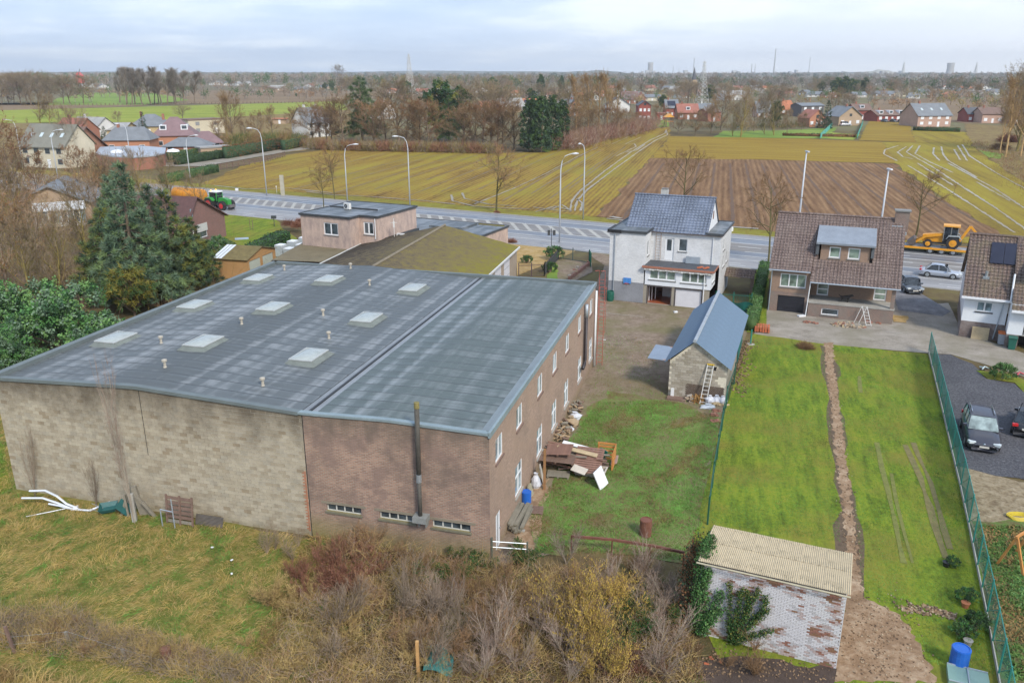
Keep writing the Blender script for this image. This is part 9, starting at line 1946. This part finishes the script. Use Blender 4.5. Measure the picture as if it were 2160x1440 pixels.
vr = [('brown',1430,282,246,1),('brown',1466,286,244,1),('thicket',1562,290,214,1.25),('thicket',1545,288,236,1),('thicket',1612,284,226,1),('thicket',1632,286,222,1),('brown',1392,262,228,1.5),('fir',1742,272,212,1),('fir',1728,270,228,1.1),('brown',1520,275,212,1),('brown',1500,280,230,1.1),('brown',1590,278,225,1.1),('evertree',1636,268,222,.9),('brown',1660,280,240,1),('brown',1690,275,245,1),('round',1530,232,186,1.2),('round',1440,215,182,1.3),('round',1450,222,180,1.2),('evertree',1497,216,185,1.2),('round',1470,214,182,1.1),('round',1620,226,188,1.5),('round',1640,224,190,1.3),('brown',1760,236,205,1),('round',1790,240,206,1.2),('fir',1650,208,180,1.2),('evertree',1760,206,170,1.1),('evertree',1775,206,168,1),('evertree',1790,205,172,1.1),('evertree',1805,203,174,.9),('evertree',1818,203,170,.9),('evertree',1730,202,176,1),('evertree',1880,200,178,1),('evertree',2035,198,178,1),('evertree',2062,200,182,1),('round',1330,226,200,1.2),('evertree',1395,232,205,1)]
rowtrees(vr,'trees of the village edge','at the village edge')
v2 = [(('round','brown','round','thicket')[i % 4],(x := 1260 +i *24.5 +rr.uniform(-10,10)),(y := rr.uniform(196,216)),y -rr.uniform(17,28),1.3) for i in range(37)]
rowtrees(v2,'bare trees among the far right houses','among the far right houses')
rowtrees([('pale',2108,325,222,.8),('pale',2120,332,186,.9),('thicket',2145,320,190,1.2),('round',2160,318,178,1.2),('pale',2152,330,196,.9)],'tall trees at the right edge','in the group at the right edge')
dryball(G(2110,316),3.5,'brown','low brown bush at the foot of the right edge trees',wd=.04,n=1500,seed=31)
dryball(G(2128,300),4.5,'red','russet bush behind the right edge trees',wd=.04,n=1500,seed=32)
# woods that read as one mass
def woods(name,x0,x1,D0,D1,h,n,mats,per,label,seed=1,size=1.9,cw=4.5):
    rng =np.random.default_rng(seed);px =rng.uniform(x0,x1,n);D =D0 + (D1 -D0) *rng.uniform(0,1,n) ** .8
    ang = (px -1080) /FPX / (math.cos(TH) + (570 /FPX) *math.sin(TH));X =D *np.sin(np.arctan(ang));Y =D *np.cos(np.arctan(ang));Hh =h *rng.uniform(.65,1.1,n)
    u =nz(rng.normal(size=(n,per,3))) *rng.uniform(.3,1,(n,per,1));C =np.stack([X,Y,Hh *.62],1)[:,None,:] +u *np.stack([np.full(n,cw),np.full(n,cw),Hh *.42],1)[:,None,:]
    P =C.reshape(-1,3);T =slivers(P,rng.normal(size=P.shape) * [.7,.7,.5] + [0,0,.7],np.full(len(P),size) *rng.uniform(.6,1.5,len(P)),np.full(len(P),size *.17),rng)
    B =np.stack([X,Y,np.zeros(n)],1);T2 =slivers(B,np.tile([0.,0,1],(n,1)),Hh *.8,np.full(n,.35),rng)
    tone =np.repeat(np.repeat(rng.integers(0,len(mats),n),per),2);o =npmesh(name,np.concatenate([T,T2]),3,[TW[m] if m in TW else LF[m] for m in mats],np.concatenate([tone,np.zeros(n *2,'i')]));return tag(o,label,None,None,'stuff')
woods('woodland',-60,700,1250,2300,20,800,['haze','haze','hed1','grey'],46,'bare grey woodland along the left horizon',1,3.2,6)
woods('woodland',690,1300,1000,1800,17,600,['haze','grey','olive','hed1'],46,'bare woodland in the middle distance',2,2.8,5.5)
woods('woodland',1250,2240,1000,1900,15,900,['haze','grey','haze','hed1'],42,'bare woodland behind the village on the right',3,2.8,5.5)
woods('woodland',-60,2260,2400,4200,20,1300,['haze','grey','hed2'],34,'far woods merging along the horizon',4,5.0,11)
woods('woodland',0,760,700,1200,10,190,['haze','brown','hed1','grey'],44,'scattered trees beyond the left pastures',5,1.8,4)
woods('woodland',1240,2200,560,1000,7.5,300,['grey','brown','hed1','haze','olive'],44,'garden trees between the far right houses',6,1.5,3.6)
woods('woodland',770,1250,480,800,8,90,['grey','brown','hed2','olive'],44,'garden trees behind the hedgerow',7,1.5,3.6)
# ---- the air
hz =MB();hz.box(-6900,-55,-1.2,6900,7200,172);ho =hz.build('haze',[NT('haze_air').mat]);ho['kind'] ='stuff';ho['label'] ='thin pale winter haze over the whole plain'
hm =ho.data.materials[0];nt =hm.node_tree;nt.nodes.clear();out =nt.nodes.new('ShaderNodeOutputMaterial');pv =nt.nodes.new('ShaderNodeVolumePrincipled');pv.inputs['Color'].default_value = (.93,.96,1,1);pv.inputs['Density'].default_value =HAZE;pv.inputs['Anisotropy'].default_value =0.2;nt.links.new(pv.outputs[0],out.inputs['Volume'])
ho.display_type ='WIRE'
# ------------------------------------------------------------------ done
